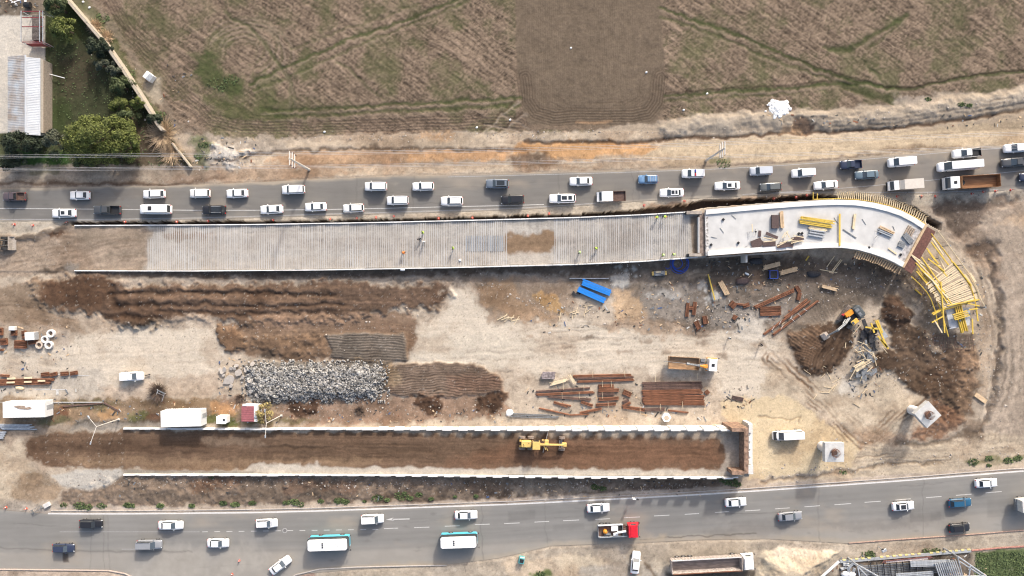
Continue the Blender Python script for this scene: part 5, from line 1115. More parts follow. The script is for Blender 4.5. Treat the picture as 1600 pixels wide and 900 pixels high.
# ------------------------------------------------------------------ generic stacks and beams
def beam(name, label, cat, a, b, z, w_, h, m, group=None, z2=None):
    A = P(*a, z); B = P(*b, z if z2 is None else z2); d = B-A; mid = (A+B)/2; L = d.length
    q = Vector((d.x, d.y, 0)); rot = math.atan2(q.y, q.x); pit = math.atan2(d.z, q.length)
    mb = MB(); mb.box((0,0,0), (L, w_, h)); o = mb.build(name, m); o.location = mid; o.rotation_euler = Euler((0, -pit, rot)); return tag(o, label, cat, group)
def stack(name, label, cat, a, b, wpx, z, n, lay, w_, h, m, group=None, base=False, mess=.04):
    """timbers laid side by side between a and b (photograph px), wpx wide; one bundle, moved as one"""
    A = P(*a, z); B = P(*b, z); d = (B-A); L = d.length; rot = math.atan2(d.y, d.x); W_ = wpx/PPM; t = thing(name, label, cat, ((A+B)/2), rot, group)
    rr = random.Random(int(a[0]*7+a[1])); per = max(1, n//lay)
    for l in range(lay):
        for k in range(per):
            y = (k+.5)/per*W_-W_/2
            MB().box((rr.uniform(-1,1)*mess*L, y+rr.uniform(-.02,.02), .1+h*(l+.5)), (L*(1-rr.random()*mess*2), min(w_, W_/per*.92), h*.95), rot=rr.uniform(-1,1)*mess*.5).build({'timber_stack':'plank','beam_stack':'beam','rebar_bundle':'bar_group','plywood_stack':'sheet','panel_stack':'panel','pipe_bundle':'pipe'}.get(name, 'piece'), m, t)
    if base:
        for s in (-.3, .3): MB().box((s*L, 0, .05), (.1, W_*1.3, .1)).build('bearer', M['timber'], t)
    return t
DF = DZ-.28
stack('plywood_stack', 'dark plywood stack on the deck next to an upright pile of planks', 'plywood stack', (1210,336), (1210,357), 12, DF, 3, 3, 3, .16, M['ply'], mess=.02)
stack('timber_stack', 'upright planks beside the dark plywood stack on the deck', 'timber stack', (1220,331), (1221.5,357), 5.5, DF, 6, 2, .2, .15, M['timber'], base=True)
stack('beam_stack', 'upper yellow formwork beams lying askew on the deck', 'beam stack', (1250,340), (1303,348), 5, DF+.25, 6, 2, .2, .16, M['yellow'])
stack('beam_stack', 'lower yellow formwork beams lying askew on the deck', 'beam stack', (1248,346), (1298,354), 6, DF+.1, 6, 2, .2, .16, M['yellow'])
stack('timber_stack', 'reddish board pile wedged under the yellow beams on the deck', 'timber stack', (1263,354), (1291,360), 6, DF, 6, 2, .3, .1, M['timberp'])
stack('panel_stack', 'grey metal panels below the yellow beams on the deck', 'panel stack', (1263,363), (1288,367), 12, DF, 6, 2, .25, .15, M['steel'])
beam('formwork_beam', 'single long yellow beam laid across the deck', 'beam', (1312,334), (1312,384), DZ+.06, .32, .12, M['yellow'])
stack('timber_stack', 'upright pale planks on two dark bearers at the middle of the deck', 'timber stack', (1335,335), (1332,359), 4, DF, 4, 2, .2, .12, M['timberp'], base=True)
stack('timber_stack', 'tilted planks on top of grey tubes near the curve of the deck', 'timber stack', (1373,354), (1396,365), 4.5, DF+.05, 4, 2, .2, .15, M['timber'])
stack('panel_stack', 'tilted grey tubes right below the planks near the deck curve', 'tube stack', (1371,360), (1393,369), 5.5, DF, 5, 2, .2, .12, M['steel'])
stack('timber_stack', 'weathered short boards heaped at the upper right corner of the deck', 'timber stack', (1424,355), (1417,368), 13, DF, 8, 2, .3, .1, mat('weathered_boards', (.30,.24,.19), .9, var=.3, island=.3))
stack('panel_stack', 'weathered grey moulds next to the boards at the deck end', 'mould stack', (1412,366), (1424,380), 9, DF, 4, 1, .4, .25, M['steeld'])
stack('panel_stack', 'rusty dark hoops lying left of the grey moulds on the deck', 'hoop pile', (1403,380), (1413,384), 9, DF, 4, 1, .4, .2, M['steeld'])
beam('plank', 'short plank lying near the inner edge of the deck end', 'plank', (1388,388), (1401,397), DF+.1, .25, .1, M['timberp'])
beam('steel_bar', 'thin ribbed bar lying diagonally on the deck floor', 'bar', (1317,358), (1338,372), DF+.06, .2, .08, M['steeld'])
for a, b in (((1125,356),(1131,364)),((1111,370),(1120,372)),((1164,386),(1168,384)),((1143,336),(1150,342)),((1303,340),(1310,350)),((1347,342),(1353,351)),((1395,353),(1398,360))):
    beam('steel_bar', 'short loose dark bar on the white deck floor', 'bar', a, b, DF+.04, .08, .05, M['steeld'], 'loose bars on the deck floor')
for x, y in ((1130,343),(1153.5,379.5),(1248,365),(1253,364.5),(1357.5,387),(1407,398),(1111,382.5)):
    p = P(x, y, DF+.1); o = MB().box((0,0,.1), (.45,.45,.2), rot=.7, bev=.05).tube((0,0,.2),(0,0,.34),.08,.08,8).build('anchor_block', M['black']); o.location = p; tag(o, 'small dark block set on the deck', 'block', 'small dark blocks on the deck')
rr = random.Random(5)
for k, (x, y, L, W_, a) in enumerate([(1187,365,1.2,.55,85),(1182,379,2.2,1.3,22),(1184,382,2.3,1.3,40),(1202,381,2.5,1.1,3),(1206,368,2.5,.6,-22),(1231,382,2.2,.9,-8),(1246,373,2.5,.9,12),(1222,384,2.0,.8,6)]):
    o = MB().box((0,0,0), (L,W_,.05)).build('plywood_sheet', M['ply']); o.location = P(x, y, DF+.1+k*.06); o.rotation_euler = (0, 0, R(a)); tag(o, 'dark brown plywood sheet dropped on the lower left part of the deck', 'plywood sheet', 'dark plywood sheets scattered on the deck')
for k, (a, b) in enumerate([((1193,371),(1215,375)),((1214,385),(1240,372)),((1218,380),(1238,374)),((1230,376),(1256,377)),((1236,380),(1254,376)),((1226,371),(1231,361)),((1234,372),(1229,362)),((1222,372),(1227,363)),((1176,362),(1175,350)),((1193,378),(1212,376)),((1240,368),(1256,371))]):
    beam('plank', 'loose pale plank among the dark plywood sheets on the deck', 'plank', a, b, DF+.5+.05*k, .16, .08, M['timberp'], 'loose planks on the left part of the deck')
for k, (x, y) in enumerate(((1370,366),(1177,363))):
    o = MB(); 
    for a in range(3): o.tube((0,0,1.3), (.8*math.cos(a*2.1+k), .8*math.sin(a*2.1+k), 0), .03, n=5)
    o.box((0,0,1.4), (.3,.3,.25), bev=.05); o = o.build('survey_tripod', M['black']); o.location = P(x, y, DF); tag(o, ['black tripod left of the tilted planks on the deck','black tripod at the upper left of the plywood sheets'][k], 'tripod')
# ------------------------------------------------------------------ falsework beyond the deck end
rr = random.Random(11)
o = MB(); o.prism([tuple(P(*q, 3.2).xy) for q in ((1412.5,420),(1449,354),(1462,362),(1424,428))], 3.1, 3.2); o.build('soffit_form', mat('red_brown_soffit', (.13,.058,.045), .7, var=.3)); tag(bpy.data.objects['soffit_form'], 'red brown soffit boarding just beyond the open deck end', 'formwork')
FWK = thing('falsework', 'yellow steel and timber falsework frame curving away from the deck end', 'falsework')
arcs = [[(1466,362),(1480,380),(1500,408),(1516,430),(1527,450),(1533,468),(1539,479)], [(1424,432),(1437,444),(1448,456),(1455,468),(1462,488),(1466,511)], [(1455,365),(1478,395),(1500,425),(1517,448),(1524,470),(1526,490)], [(1433,420),(1448,440),(1462,462),(1472,490),(1482,526)]]
for k, ar in enumerate(arcs):
    m = MB(); m.path([P(x, y, 3.2) for x, y in ar], .10 if k < 2 else .12, 5); m.build('guard_rail' if k < 2 else 'ledger', M['yellow'] if k != 0 else M['timberp'], FWK)
for x, y in [(1436,432),(1450,452),(1462,480),(1470,510),(1470,385),(1490,415),(1512,445),(1524,480),(1452,405),(1472,430),(1490,460),(1500,490),(1485,500),(1512,470)]:
    p = P(x, y, 0); MB().tube((p.x, p.y, -.3), (p.x, p.y, 3.0), .09, n=8).box((p.x, p.y, 3.05), (.3,.3,.08)).build('prop', M['steeld'], FWK)
GJ = 'pale timber joists laid across the falsework'
for k in range(20):
    f = k/19; a = (1447+f*26, 445+f*37); b = (1489+f*30+6*math.sin(f*3), 413+f*56)
    j = rr.uniform(-2,2)
    beam('timber_joist', 'pale round joist laid crosswise over the falsework', 'joist', (a[0]+j, a[1]), (b[0]+j, b[1]-rr.uniform(0,3)), 3.45, .17, .16, M['timberp'], GJ)
GY_ = 'loose yellow beams piled on the falsework'
yl = [((1421,396),(1468,428)),((1448,388),(1466,412)),((1450,392),(1462,408)),((1438,410),(1452,418)),((1440,402),(1470,445)),((1455,378),(1482,414)),((1456,372),(1474,398)),((1432,424),(1454,450)),((1441,424),(1456,446)),((1446,428),(1464,448)),((1462,412),(1480,432)),((1466,400),(1476,420)),((1486,407),(1516,445)),((1490,410),(1518,446)),((1436,412),(1478,416)),((1450,404),(1476,424)),((1428,404),(1464,440)),((1470,440),(1476,520)),((1460,500),(1472,520)),((1458,492),(1478,480)),((1456,490),(1470,483)),((1456,504),(1474,494)),((1512,474),(1530,478)),((1514,484),(1528,482)),((1525,478),(1528,502)),((1519,498),(1520,522)),((1474,484),(1530,468)),((1480,478),(1526,468))]
yl += [((1424+k*3.4, 400+k*4+rr.uniform(-4,4)), (1448+k*3.2+rr.uniform(-4,6), 424+k*4.4+rr.uniform(-4,4))) for k in range(13)]
for a, b in yl: beam('formwork_beam', 'yellow formwork beam lying loose on the falsework', 'beam', a, b, 3.1+rr.random()*.6, .22, .16, M['yellow'] if rr.random() < .7 else M['timberp'], GY_)
o = MB().prism([tuple(P(*q, 2.4).xy) for q in ((1478,484),(1516,480),(1515,508),(1484,514))], 2.2, 2.4).build('formwork_table', mat('grey_table_sheet', (.50,.52,.55), .6, var=.1)); tag(o, 'pale grey sheet table under the crossed yellow beams', 'formwork')
stack('beam_stack', 'long leg of the crossed yellow beam pile on the grey table', 'beam stack', (1494,474), (1506,520), 12, 2.5, 8, 2, .18, .16, M['yellow'])
stack('beam_stack', 'upper crossing leg of the yellow beam pile on the grey table', 'beam stack', (1488,496), (1512,489), 11, 3.0, 8, 2, .18, .16, M['yellow'])
for k, q in enumerate([((1503,430),(1517,426),(1526,440),(1514,444)), ((1510,446),(1522,442),(1530,456),(1520,460)), ((1518,458),(1528,456),(1532,468),(1526,470))]):
    o = MB().prism([tuple(P(*v, 3).xy) for v in q][::-1], 2.9, 3.0).build('plywood_sheet', mat('pale_plywood', (.62,.50,.33), .7, var=.08)); tag(o, 'pale plywood sheet at the outer side of the joists', 'plywood sheet', 'pale plywood sheets at the outer falsework edge')
o = beam('formwork_beam', 'single yellow beam lying on the ground inside the falsework curve', 'beam', (1430,452), (1440,461), .2, .25, .2, M['yellow'])
# ------------------------------------------------------------------ yard materials
def g(px, py, dz=0): return gz(px, py)+dz
stack('pipe_bundle', 'bundle of blue plastic pipes, lower left half of the blue pair', 'pipe bundle', (902,451), (945,470), 9, .3, 4, 1, .3, .28, M['blue'], mess=.02)
b = stack('pipe_bundle', 'bundle of blue plastic pipes, upper right half of the blue pair', 'pipe bundle', (909,440), (954,458), 10, .3, 4, 1, .3, .28, M['blue'], mess=.02)
beam('steel_pipe', 'straight pale pipe lying above the blue pipes', 'pipe', (890,435), (951,435), .3, .18, .18, M['steel'])
o = MB(); 
for k in range(4): o.box((rr.uniform(-.6,.6), rr.uniform(-.4,.4), .2), (.8,.35,.3), rot=rr.random()*3)
o = o.build('black_bags', M['black2']); o.location = P(901,458,.1); tag(o, 'black bags lying at the left end of the blue pipes', 'bags')
m = MB()
for r_, dx, dy in ((1.6,.2,0),(1.75,.1,.1),(1.5,0,.1),(.95,-.4,0),(1.05,-.5,.1),(1.9,-.1,-.1)):
    m.path([(dx+r_*math.cos(a*.35), dy+r_*math.sin(a*.35), .1) for a in range(19)], .07, 5)
m.path([(-1.6,-.6,.1),(-2.6,-1.1,.1),(-2.9,-.7,.1)], .07, 5)
o = m.build('hose_coil', M['blued']); o.location = P(1062,412,.1); tag(o, 'loose coils of blue hose below the upper abutment', 'hose')
t = thing('road_plate_machine', 'small grey and yellow wheeled plant unit below the upper ramp wall', 'machine', P(1030,427,.5).xy.to_3d(), R(3))
MB().box((0,0,.6), (2.2,1.0,.6), bev=.08).box((.6,.1,1.0), (.6,.6,.3)).build('body', M['steeld'], t); MB().box((0,.25,.95), (1.6,.3,.1)).build('top_rail', M['timberp'], t)
for s in (-1.3, 1.3): MB().box((s,0,.5), (.35,.8,.5), bev=.06).build('yellow_guard', M['grader'], t)
wheels(t, [(-.9,.55),(.9,.55),(-.9,-.55),(.9,-.55)], .25, .15, 'tyre', 10)
stack('beam_stack', 'long narrow yellow beam pile beside white rubble under the deck', 'beam stack', (1105,427), (1117,470), 3.4, .2, 3, 2, .2, .16, M['yellow'])
stack('timber_stack', 'wide tilted plank stack right of the long yellow beams', 'timber stack', (1125,440), (1136,461), 8, .2, 8, 2, .2, .15, M['timber'])
for a, b, w_, lb in (((1192,419),(1218,412),7,'upper left plank stack in the deck shadow above the blue cage'), ((1218,427),(1245,420),7,'plank stack right of the blue cage in the deck shadow'), ((1283,447),(1307,453),5,'small plank stack below the black tarpaulin in the right of the yard'), ((1191,396),(1216,396),3,'thin board pile against the deck side wall')):
    stack('timber_stack', lb, 'timber stack', a, b, w_, .2, 8, 2, .2, .14, M['timber'], base=True)
def heap(name, label, cat, x, y, L, W_, h, ang, m, z=None):
    mb = MB(); n = 10
    for ring, (k, zz) in enumerate(((1,0),(.95,.6),(.7,.95))):
        pass
    pts = []
    rr_ = random.Random(int(x+y)); rad = [.85+.25*rr_.random() for _ in range(n)]
    for k, zz in ((1,0),(.95,.65),(.6,1)):
        for a in range(n): c_ = math.cos(a*2*math.pi/n); s_ = math.sin(a*2*math.pi/n); q = max(abs(c_), abs(s_))**.55; pts.append((c_/q*rad[a]*L/2*k, s_/q*rad[a]*W_/2*k, h*zz*(.9+.2*rr_.random())))
    fs = [tuple(range(2*n, 3*n))]+[(r*n+a, r*n+(a+1) % n, (r+1)*n+(a+1) % n, (r+1)*n+a) for r in range(2) for a in range(n)]
    mb.add(pts, fs); o = mb.build(name, m, None, True); o.location = (*P(x, y).xy, (g(x, y) if z is None else z)-.02); o.rotation_euler = (0, 0, R(ang)); return tag(o, label, cat)
heap('tarpaulin_bundle', 'black rounded tarpaulin bundle under the middle of the yard', 'tarpaulin', 1160, 439, 2.9, 1.6, .6, 5, M['ply'])
heap('tarpaulin_bundle', 'black tarpaulin bundle with white patch close below the deck', 'tarpaulin', 1181, 408, 2.8, 1.3, .6, 0, M['black2'])
heap('tarpaulin_bundle', 'dark tarpaulin bundle right of the plank stacks', 'tarpaulin', 1271, 428, 2.8, 1.4, .5, 3, M['black2'])
heap('sack', 'bright white sack next to the black rounded bundle', 'sack', 1167, 428, 1.0, .5, .3, -25, M['white'])
t = thing('steel_cage', 'square blue framed cage under the plank stacks', 'cage', P(1208,429,.6).xy.to_3d(), 0)
m = MB()
for s in (-.8,.8): m.box((s,0,1.0),(.12,1.7,.12)).box((0,s,1.0),(1.7,.12,.12)); [m.box((s,q,.5),(.1,.1,1.0)) for q in (-.8,.8)]
m.build('frame', M['blued'], t); MB().box((0,0,.3),(1.5,1.5,.5)).build('tray', M['black2'], t)
def rbox(name, label, cat, x, y, L, W_, h, ang, m=None, group=None, z=None):
    """bundle of bent reinforcing bars: bars modelled as ridges"""
    mb = MB(); n = max(3, int(W_/.16)); r_ = random.Random(int(x*3+y))
    for k in range(n):
        yy = -W_/2+(k+.5)*W_/n
        for l in range(2): mb.tube((-L/2+r_.uniform(0,.04*L), yy+r_.uniform(-.03,.03), .1+l*h*.5), (L/2-r_.uniform(0,.04*L), yy+r_.uniform(-.05,.05), .1+l*h*.5+r_.uniform(0,h*.3)), .075, n=5)
    mb.box((0,0,h*.3), (L*.96, W_*.9, h*.5))
    o = mb.build(name, m or M['rust']); o.location = (*P(x, y, .3).xy, (g(x, y) if z is None else z)+.02); o.rotation_euler = (0, 0, R(ang)); return tag(o, label, cat, group)
for i_, (x, y, L, W_, ang, lb) in enumerate([(1074,484,2.9,.75,86,'left upright of the H shaped rusty rebar bundles'),(1085,482,2.8,.75,84,'right upright of the H shaped rusty rebar bundles'),(1080,481,.9,.8,0,'short crosspiece between the two upright rusty bundles'),(1102,500,1.7,1.0,-80,'rounded rusty rebar lump right below the H shaped bundles'),(1090,508,1.8,1.0,-65,'lowest rusty rebar lump near the haul road'),(1145,476,1.3,1.4,50,'hooked rusty rebar pile left of the long diagonal one'),(1158,476,2.2,.4,-8,'thin rusty link between two hooked rebar piles'),(1166,477,1.4,.8,20,'small rusty rebar pile right of the hooked pile'),(1148,496,1.0,.8,60,'tiny rusty ring pile above the white scraps'),
  (1210,467,9.0,.75,24,'long rusty bar bundle rising to the right under the plank stacks'),(1204,486,4.4,1.9,3,'wide flat rusty mesh mat in the yard'),(1247,452,1.5,.8,-60,'upper half of the bent rusty bundle in the yard'),(1248.5,463,1.7,.8,75,'lower half of the bent rusty bundle in the yard')]):
    rbox('rebar_bundle', lb, 'rebar bundle', x, y, L, W_, .35, ang)
for a, b, lb in (((1193,523),(1267,470),'left of the long diagonal bars pointing to the excavator'),((1207,524),(1280,469),'right of the long diagonal bars pointing to the excavator'),((1226,497),(1262,467),'short third bar beside the two long diagonal bars')):
    L = math.dist(a, b)/PPM; rbox('rebar_bundle', lb, 'rebar bundle', (a[0]+b[0])/2, (a[1]+b[1])/2, L, .42, .3, math.degrees(math.atan2(a[1]-b[1], b[0]-a[0])))
for k, (x, y, a_) in enumerate([(1208,513,60),(1219,504,60),(1222,511,60),(1236,496,60),(1249,492,-45),(1233,467,60),(1258,484,-30),(1239,500,-45)]):
    p = P(x, y); q = Vector((math.cos(R(a_)), math.sin(R(a_)), 0))*.5; beam('spacer_stick', 'thin pale spacer stick across the long diagonal bars', 'stick', (x-q.x*7, y+q.y*7), (x+q.x*7, y-q.y*7), .55, .05, .05, M['white'], 'spacer sticks across the diagonal bars')
for x, y in ((1240,390),):
    pass
for k, (a, b) in enumerate([((1292,417),(1304,400)),((1300,423),(1314,405)),((1302,424),(1316,406)),((1281,421),(1308,426)),((1166,437),(1175,428))]):
    beam('plank', 'loose long plank lying in the mud below the deck', 'plank', a, b, .15, .14, .08, M['timberp'], 'loose planks in the mud below the deck')
beam('formwork_beam', 'short bright yellow beam at the foot of the deck', 'beam', (1259,407), (1264,400), .3, .22, .2, M['yellow'])
# ---- rebar store on the haul road
for i_ in range(9):
    y = 598.5+i_*4.1; dk = i_ < 3
    lb = ['topmost grey brown long bar bundle of the big rebar stack','second long bundle from the top of the big rebar stack','third long bundle from the top of the big rebar stack','fourth long bundle from the top of the big rebar stack','middle bright rusty bundle of the big rebar stack','fourth long bundle from the bottom of the big rebar stack','third long bundle from the bottom of the big rebar stack','second long bundle from the bottom of the big rebar stack','lowest long bundle of the big rebar stack'][i_]
    rbox('rebar_bundle', lb, 'rebar bundle', 1050+(i_ % 3)*.8+(i_ > 4)*2, y, 12.4+(i_ > 4)*.4, .50, .32, .5-(i_ > 4)*1.2+i_*.1, M['rustd'] if dk else M['rust'])
RB = [(941,587,12.2,.55,1.2,'r','uppermost long bundle of the left rebar rows'),(945,590,12.0,.45,1.5,'d','grey second bundle of the left rebar rows'),(946,595,11.8,.4,2.2,'r','third long bundle of the left rebar rows'),
 (880,609,11.2,.35,4.0,'d','thin long bundle at the left of the stepped short bundles'),(883,615,12.0,.5,2.5,'r','long bundle ending in a rusty arrow shape'),(890,622,8.9,.45,-4,'d','grey brown long bundle sloping down to the right'),
 (947,604,3.2,.8,1,'r','topmost of the five short bundles in a column'),(951,610,4.3,.7,1.5,'r','second of the five short bundles in a column'),(947,616,3.4,.6,0,'d','brown middle one of the five short bundles'),(951,623,4.2,.7,3,'r','fourth of the five short bundles in a column'),(947,632,4.2,.6,4,'r','lowest of the five short bundles in a column'),
 (876,632,3.0,.5,-18,'r','short tilted bundle at the lower left of the rebar rows'),(885,633,2.0,.3,-12,'r','thin piece beside the short tilted bundle'),(917,631,2.6,.6,-18,'r','short dark tilted bundle below the grey long one'),(866,643,6.4,.25,-12,'r','thin bar falling to the right at the bottom left'),(923,642,4.6,.45,12,'r','bar bundle rising right at the bottom of the rows'),(905,648,4.0,.2,2,'r','thin connecting bar at the bottom of the rows'),
 (980,615,1.8,1.1,-25,'r','rusty lump between the short bundles and the big stack'),(978,627,1.3,.7,30,'d','small dark rusty lump under the other lump'),(979,632,1.9,.5,25,'r','small tilted bundle left of the long bottom one'),(990,638,4.6,.7,-8,'r','bright bundle at the lower left corner of the big stack'),(1023,640,4.2,.7,2,'d','dull brown bundle below the big stack'),(1060,643,4.2,.3,-6,'r','thin bar at the bottom right below the big stack'),(1105,613,.9,.9,40,'r','rusty knot right of the big stack')]
for x, y, L, W_, a_, c_, lb in RB: rbox('rebar_bundle', lb, 'rebar bundle', x, y, L, W_, .3, a_, M['rust'] if c_ == 'r' else M['rustd'])
for k, (x, y) in enumerate([(880,604),(912,606),(878,618),(905,618),(941,600),(955,600),(1024,592),(1078,590),(1090,588),(1032,636),(1066,632),(1000,642),(941,618),(950,632),(926,586),(976,584)]):
    beam('spacer_stick', 'thin upright pale bearer poking out of the rebar store', 'stick', (x, y-5), (x+.5, y+5), .5, .06, .06, M['timberp'], 'bearers poking out of the rebar store')
stack('timber_stack', 'small striped crate of dark boards left of the rebar rows', 'timber stack', (846,586), (868,586), 11, .2, 4, 1, .4, .6, mat('grey_violet_boards', (.26,.22,.22), .8, var=.5, scale=2))
stack('timber_stack', 'pale planks fanned out at the left end of the rebar rows', 'timber stack', (860,600), (888,593), 5, .15, 6, 2, .2, .1, M['timberp'], mess=.1)
stack('timber_stack', 'planks leaning over the end of the long rebar bundles', 'timber stack', (889,585), (899,600), 4, .5, 4, 1, .15, .1, M['timberp'], mess=.1)
for a, b in (((793,648),(874,651)), ((796,651),(872,653)), ((800,646),(860,648.5))): beam('steel_pipe', 'dark grey pipe laid along the upper wall of the lower ramp', 'pipe', a, b, .2, .16, .16, M['steeld'], 'grey pipes along the lower ramp wall')
o = heap('sack', 'white round sack at the left end of the grey pipes', 'sack', 796, 645, 1.6, 1.4, .4, 0, M['white'])
t = thing('concrete_hopper', 'white hexagonal hopper half hidden behind the lower ramp wall', 'hopper', P(1041,652,.6).xy.to_3d(), 0)
MB().prism([(.95*math.cos(R(a)), .95*math.sin(R(a))) for a in range(0, 360, 60)], 0, .9).build('shell', M['white'], t); MB().prism([(.55*math.cos(R(a)), .55*math.sin(R(a))-.1) for a in range(0, 360, 60)], .9, .93).build('opening', mat('sand_fill', (.45,.38,.30), .9), t)
rbox('plywood_sheet', 'small dark brown panel on the sand edge right of the rebar store', 'panel', 1153, 623, 2.4, .9, .1, -12, M['ply'])
# ---- left storage
for x, y, L, W_, a_, lb in [(1,518,.8,1.6,0,'rusty box cage cut by the left edge'),(22,520,1.1,1.2,0,'rusty box cage under the small white block'),(6,534,1.4,1.4,5,'pale rusty cage at the far left'),(38,523,.8,1.6,10,'narrow rusty cage left of the white cube'),(32,538,2.4,1.7,0,'largest rusty cage of the left group'),(51,534,1.8,1.1,8,'rusty cage under the white cube'),(2,547,.7,.5,0,'small rusty scrap at the left edge')]:
    rbox('rebar_cage', lb, 'rebar cage', x, y, L, W_, .7, a_)
t = thing('concrete_block', 'big white concrete cube with a grey face among rusty cages', 'concrete block', P(50,525,.6).xy.to_3d(), R(3)); MB().box((0,0,.7),(1.9,1.6,1.4),bev=.05).build('block', M['concw'], t); MB().box((.97,0,.7),(.05,1.5,1.3)).build('form_face', M['steel'], t)
o = MB().box((0,0,.4),(1.1,.8,.8),bev=.04).box((0,0,.82),(.9,.6,.05)).build('concrete_block', M['concw']); o.location = P(22,513,.3); tag(o, 'small white concrete block at the top of the left storage', 'concrete block')
for k, (x, y, r_, lb) in enumerate([(80,521,.8,'upper right concrete ring with its irregular white rim'),(71,530,.75,'middle concrete ring touching the other rings'),(62,539,.75,'lower left beige concrete ring'),(77,539,.8,'lower right oval concrete ring')]):
    t = thing('concrete_ring', lb, 'concrete ring', (*P(x, y, .3).xy, g(x, y)), 0, 'concrete rings in the left storage'); m = MB(); n = 18; vs = []
    for rr2, z in ((r_,0),(r_,.6),(r_*.62,.6),(r_*.62,.05)): vs += [(rr2*math.cos(2*math.pi*a/n), rr2*math.sin(2*math.pi*a/n), z) for a in range(n)]
    m.add(vs, [(q*n+a, q*n+(a+1) % n, (q+1)*n+(a+1) % n, (q+1)*n+a) for q in range(3) for a in range(n)]); m.build('ring', M['concw'] if k != 2 else mat('beige_ring', (.55,.46,.38), .9), t)
    MB().tube((.1,.1,.05),(.12,.1,.3),.28,.2,7).build('rubble_fill', M['rustd'], t)
for x, y, L, W_, a_, lb in [(41,594,11.5,.6,1,'upper of the two very long rusty beams at the left'),(38,599,10.8,.7,1.5,'lower of the two very long rusty beams at the left'),(7,587,1.8,.5,-3,'rusty cage at the left end of the four small ones'),(70,585,1.6,.8,6,'first small rusty cage above the long beams'),(83.5,585,1.5,.8,15,'second small rusty cage above the long beams'),(100.5,584,1.6,.8,4,'third small rusty cage, set apart above the long beams'),(115,583,1.5,.8,8,'last small rusty cage at the right of the row')]:
    rbox('rebar_cage', lb, 'rebar cage', x, y, L, W_, .5, a_)
for k, (x, y, L) in enumerate([(20,597,1.6),(47,596,1.5),(68,594.5,1.5),(21,591,1.7),(47,590,1.6)]):
    o = MB().box((0,0,0),(L,.35,.12),bev=.03).build('plank', M['timberp']); o.location = (*P(x, y).xy, g(x, y)+.65); o.rotation_euler = (0,0,R(2)); tag(o, 'short pale board set on the long rusty beams', 'board', 'short boards on the long rusty beams')
heap('sack', 'cream rounded sack below the long rusty beams', 'sack', 31, 606, 1.8, .8, .4, 0, M['timberp'])
# containers and cabins
def container(x, y, L, W_, H_, ang, label, extra=None):
    t = thing('site_container', label, 'container', (*P(x, y, H_).xy, 0), R(ang)); m = MB().box((0,0,H_/2+.1),(L,W_,H_-.1)); 
    for k in range(int(L/.35)):
        for s in (-1,1): m.box((-L/2+.2+k*.35, s*(W_/2+.02), H_/2),(.15,.05,H_*.85))
    m.build('walls', mat('container_white', (.72,.73,.73), .5, var=.05), t); m = MB()
    m.prism([(-L/2,-W_/2),(L/2,-W_/2),(L/2,W_/2),(-L/2,W_/2)], H_+.05, H_+.13)
    for k in range(int(L/.6)): m.box((-L/2+.4+k*.6, 0, H_+.15),(.06,W_*.96,.05))
    m.build('roof', M['white'], t); MB().box((L/2+.02,.3,1.1),(.05,.9,2.0)).build('door', M['steel'], t)
    return t
c1 = container(38, 640, 8.4, 3.1, 2.5, 1, 'white container with a torn brown patch in its roof at the left')
m = MB(); m.prism([(-2.0,.7),(-1.2,.85),(.2,.8),(.4,.4),(1.2,.6),(1.6,.2),(.9,0),(-.2,.1),(-1.0,.2)][::-1], 2.66, 2.70); m.build('torn_patch', mat('bare_brown_roof', (.30,.23,.18), .9, var=.3), c1)
container(283, 654, 8.0, 3.2, 2.6, 1.5, 'larger plain white container standing above the lower ramp wall')
t = thing('portable_toilet', 'small white cabin with a black square vent beside the larger container', 'cabin', (*P(346,656,1.8).xy, 0)); MB().box((0,0,.9),(2.0,1.5,1.7),bev=.1).build('walls', M['white'], t); MB().prism([(-1,-.8),(.9,-.8),(.9,.75),(-1,.75)],1.75,1.9).build('roof', M['white'], t); MB().box((.55,0,1.93),(.4,.4,.06)).build('vent', M['black'], t)
t = thing('guard_hut', 'small guard hut with a dusky red ribbed roof next to the yellow tree', 'hut', (*P(390,646,2.4).xy, 0)); MB().box((0,0,1.15),(3.0,3.3,2.3)).build('walls', M['white'], t)
m = MB().box((-.35,-.1,2.42),(2.5,3.1,.1)); 
for k in range(9): m.box((-.35,-1.5+k*.36,2.49),(2.5,.05,.06))
m.build('roof', mat('dusky_red_sheet', (.34,.12,.13), .6, var=.15), t); MB().box((1.2,.3,2.45),(.6,2.2,.1)).box((-1.0,1.7,2.45),(.7,.4,.2)).build('gutter', M['white'], t)
# pipes at lower left
for k in range(7): beam('steel_pipe', 'pale grey pipe in the loose bundle under the torn container', 'pipe', (-8+k*2, 663+k*1.3), (50+k*1.3-(k % 3)*5, 663.5+k*1.2), .2+(k % 2)*.15, .22, .2, M['steel'], 'grey pipes under the torn white container')
for k in range(4): beam('steel_pipe', 'short pale pipe in the lowest bundle at the left edge', 'pipe', (-10, 676+k*3), (10-k*1.5, 675+k*3), .25, .3, .25, M['steel'], 'short pipes at the left edge')
beam('drain_kerb', 'thin white kerb line running right from the torn container', 'kerb', (75,628.5), (160,628.5), .1, .12, .15, M['conc'])
beam('steel_beam', 'rusty brown beam below the thin white kerb line', 'beam', (98,635), (160,630), .1, .3, .15, M['rustd']); beam('steel_beam', 'rusty beam falling away right of the kerb line', 'beam', (162,629), (187,643), .1, .3, .15, M['rustd'])
t = thing('scaffold_frame', 'small white scaffold frame lying askew in brown brush', 'scaffold', P(251,618,.4).xy.to_3d(), R(-25))
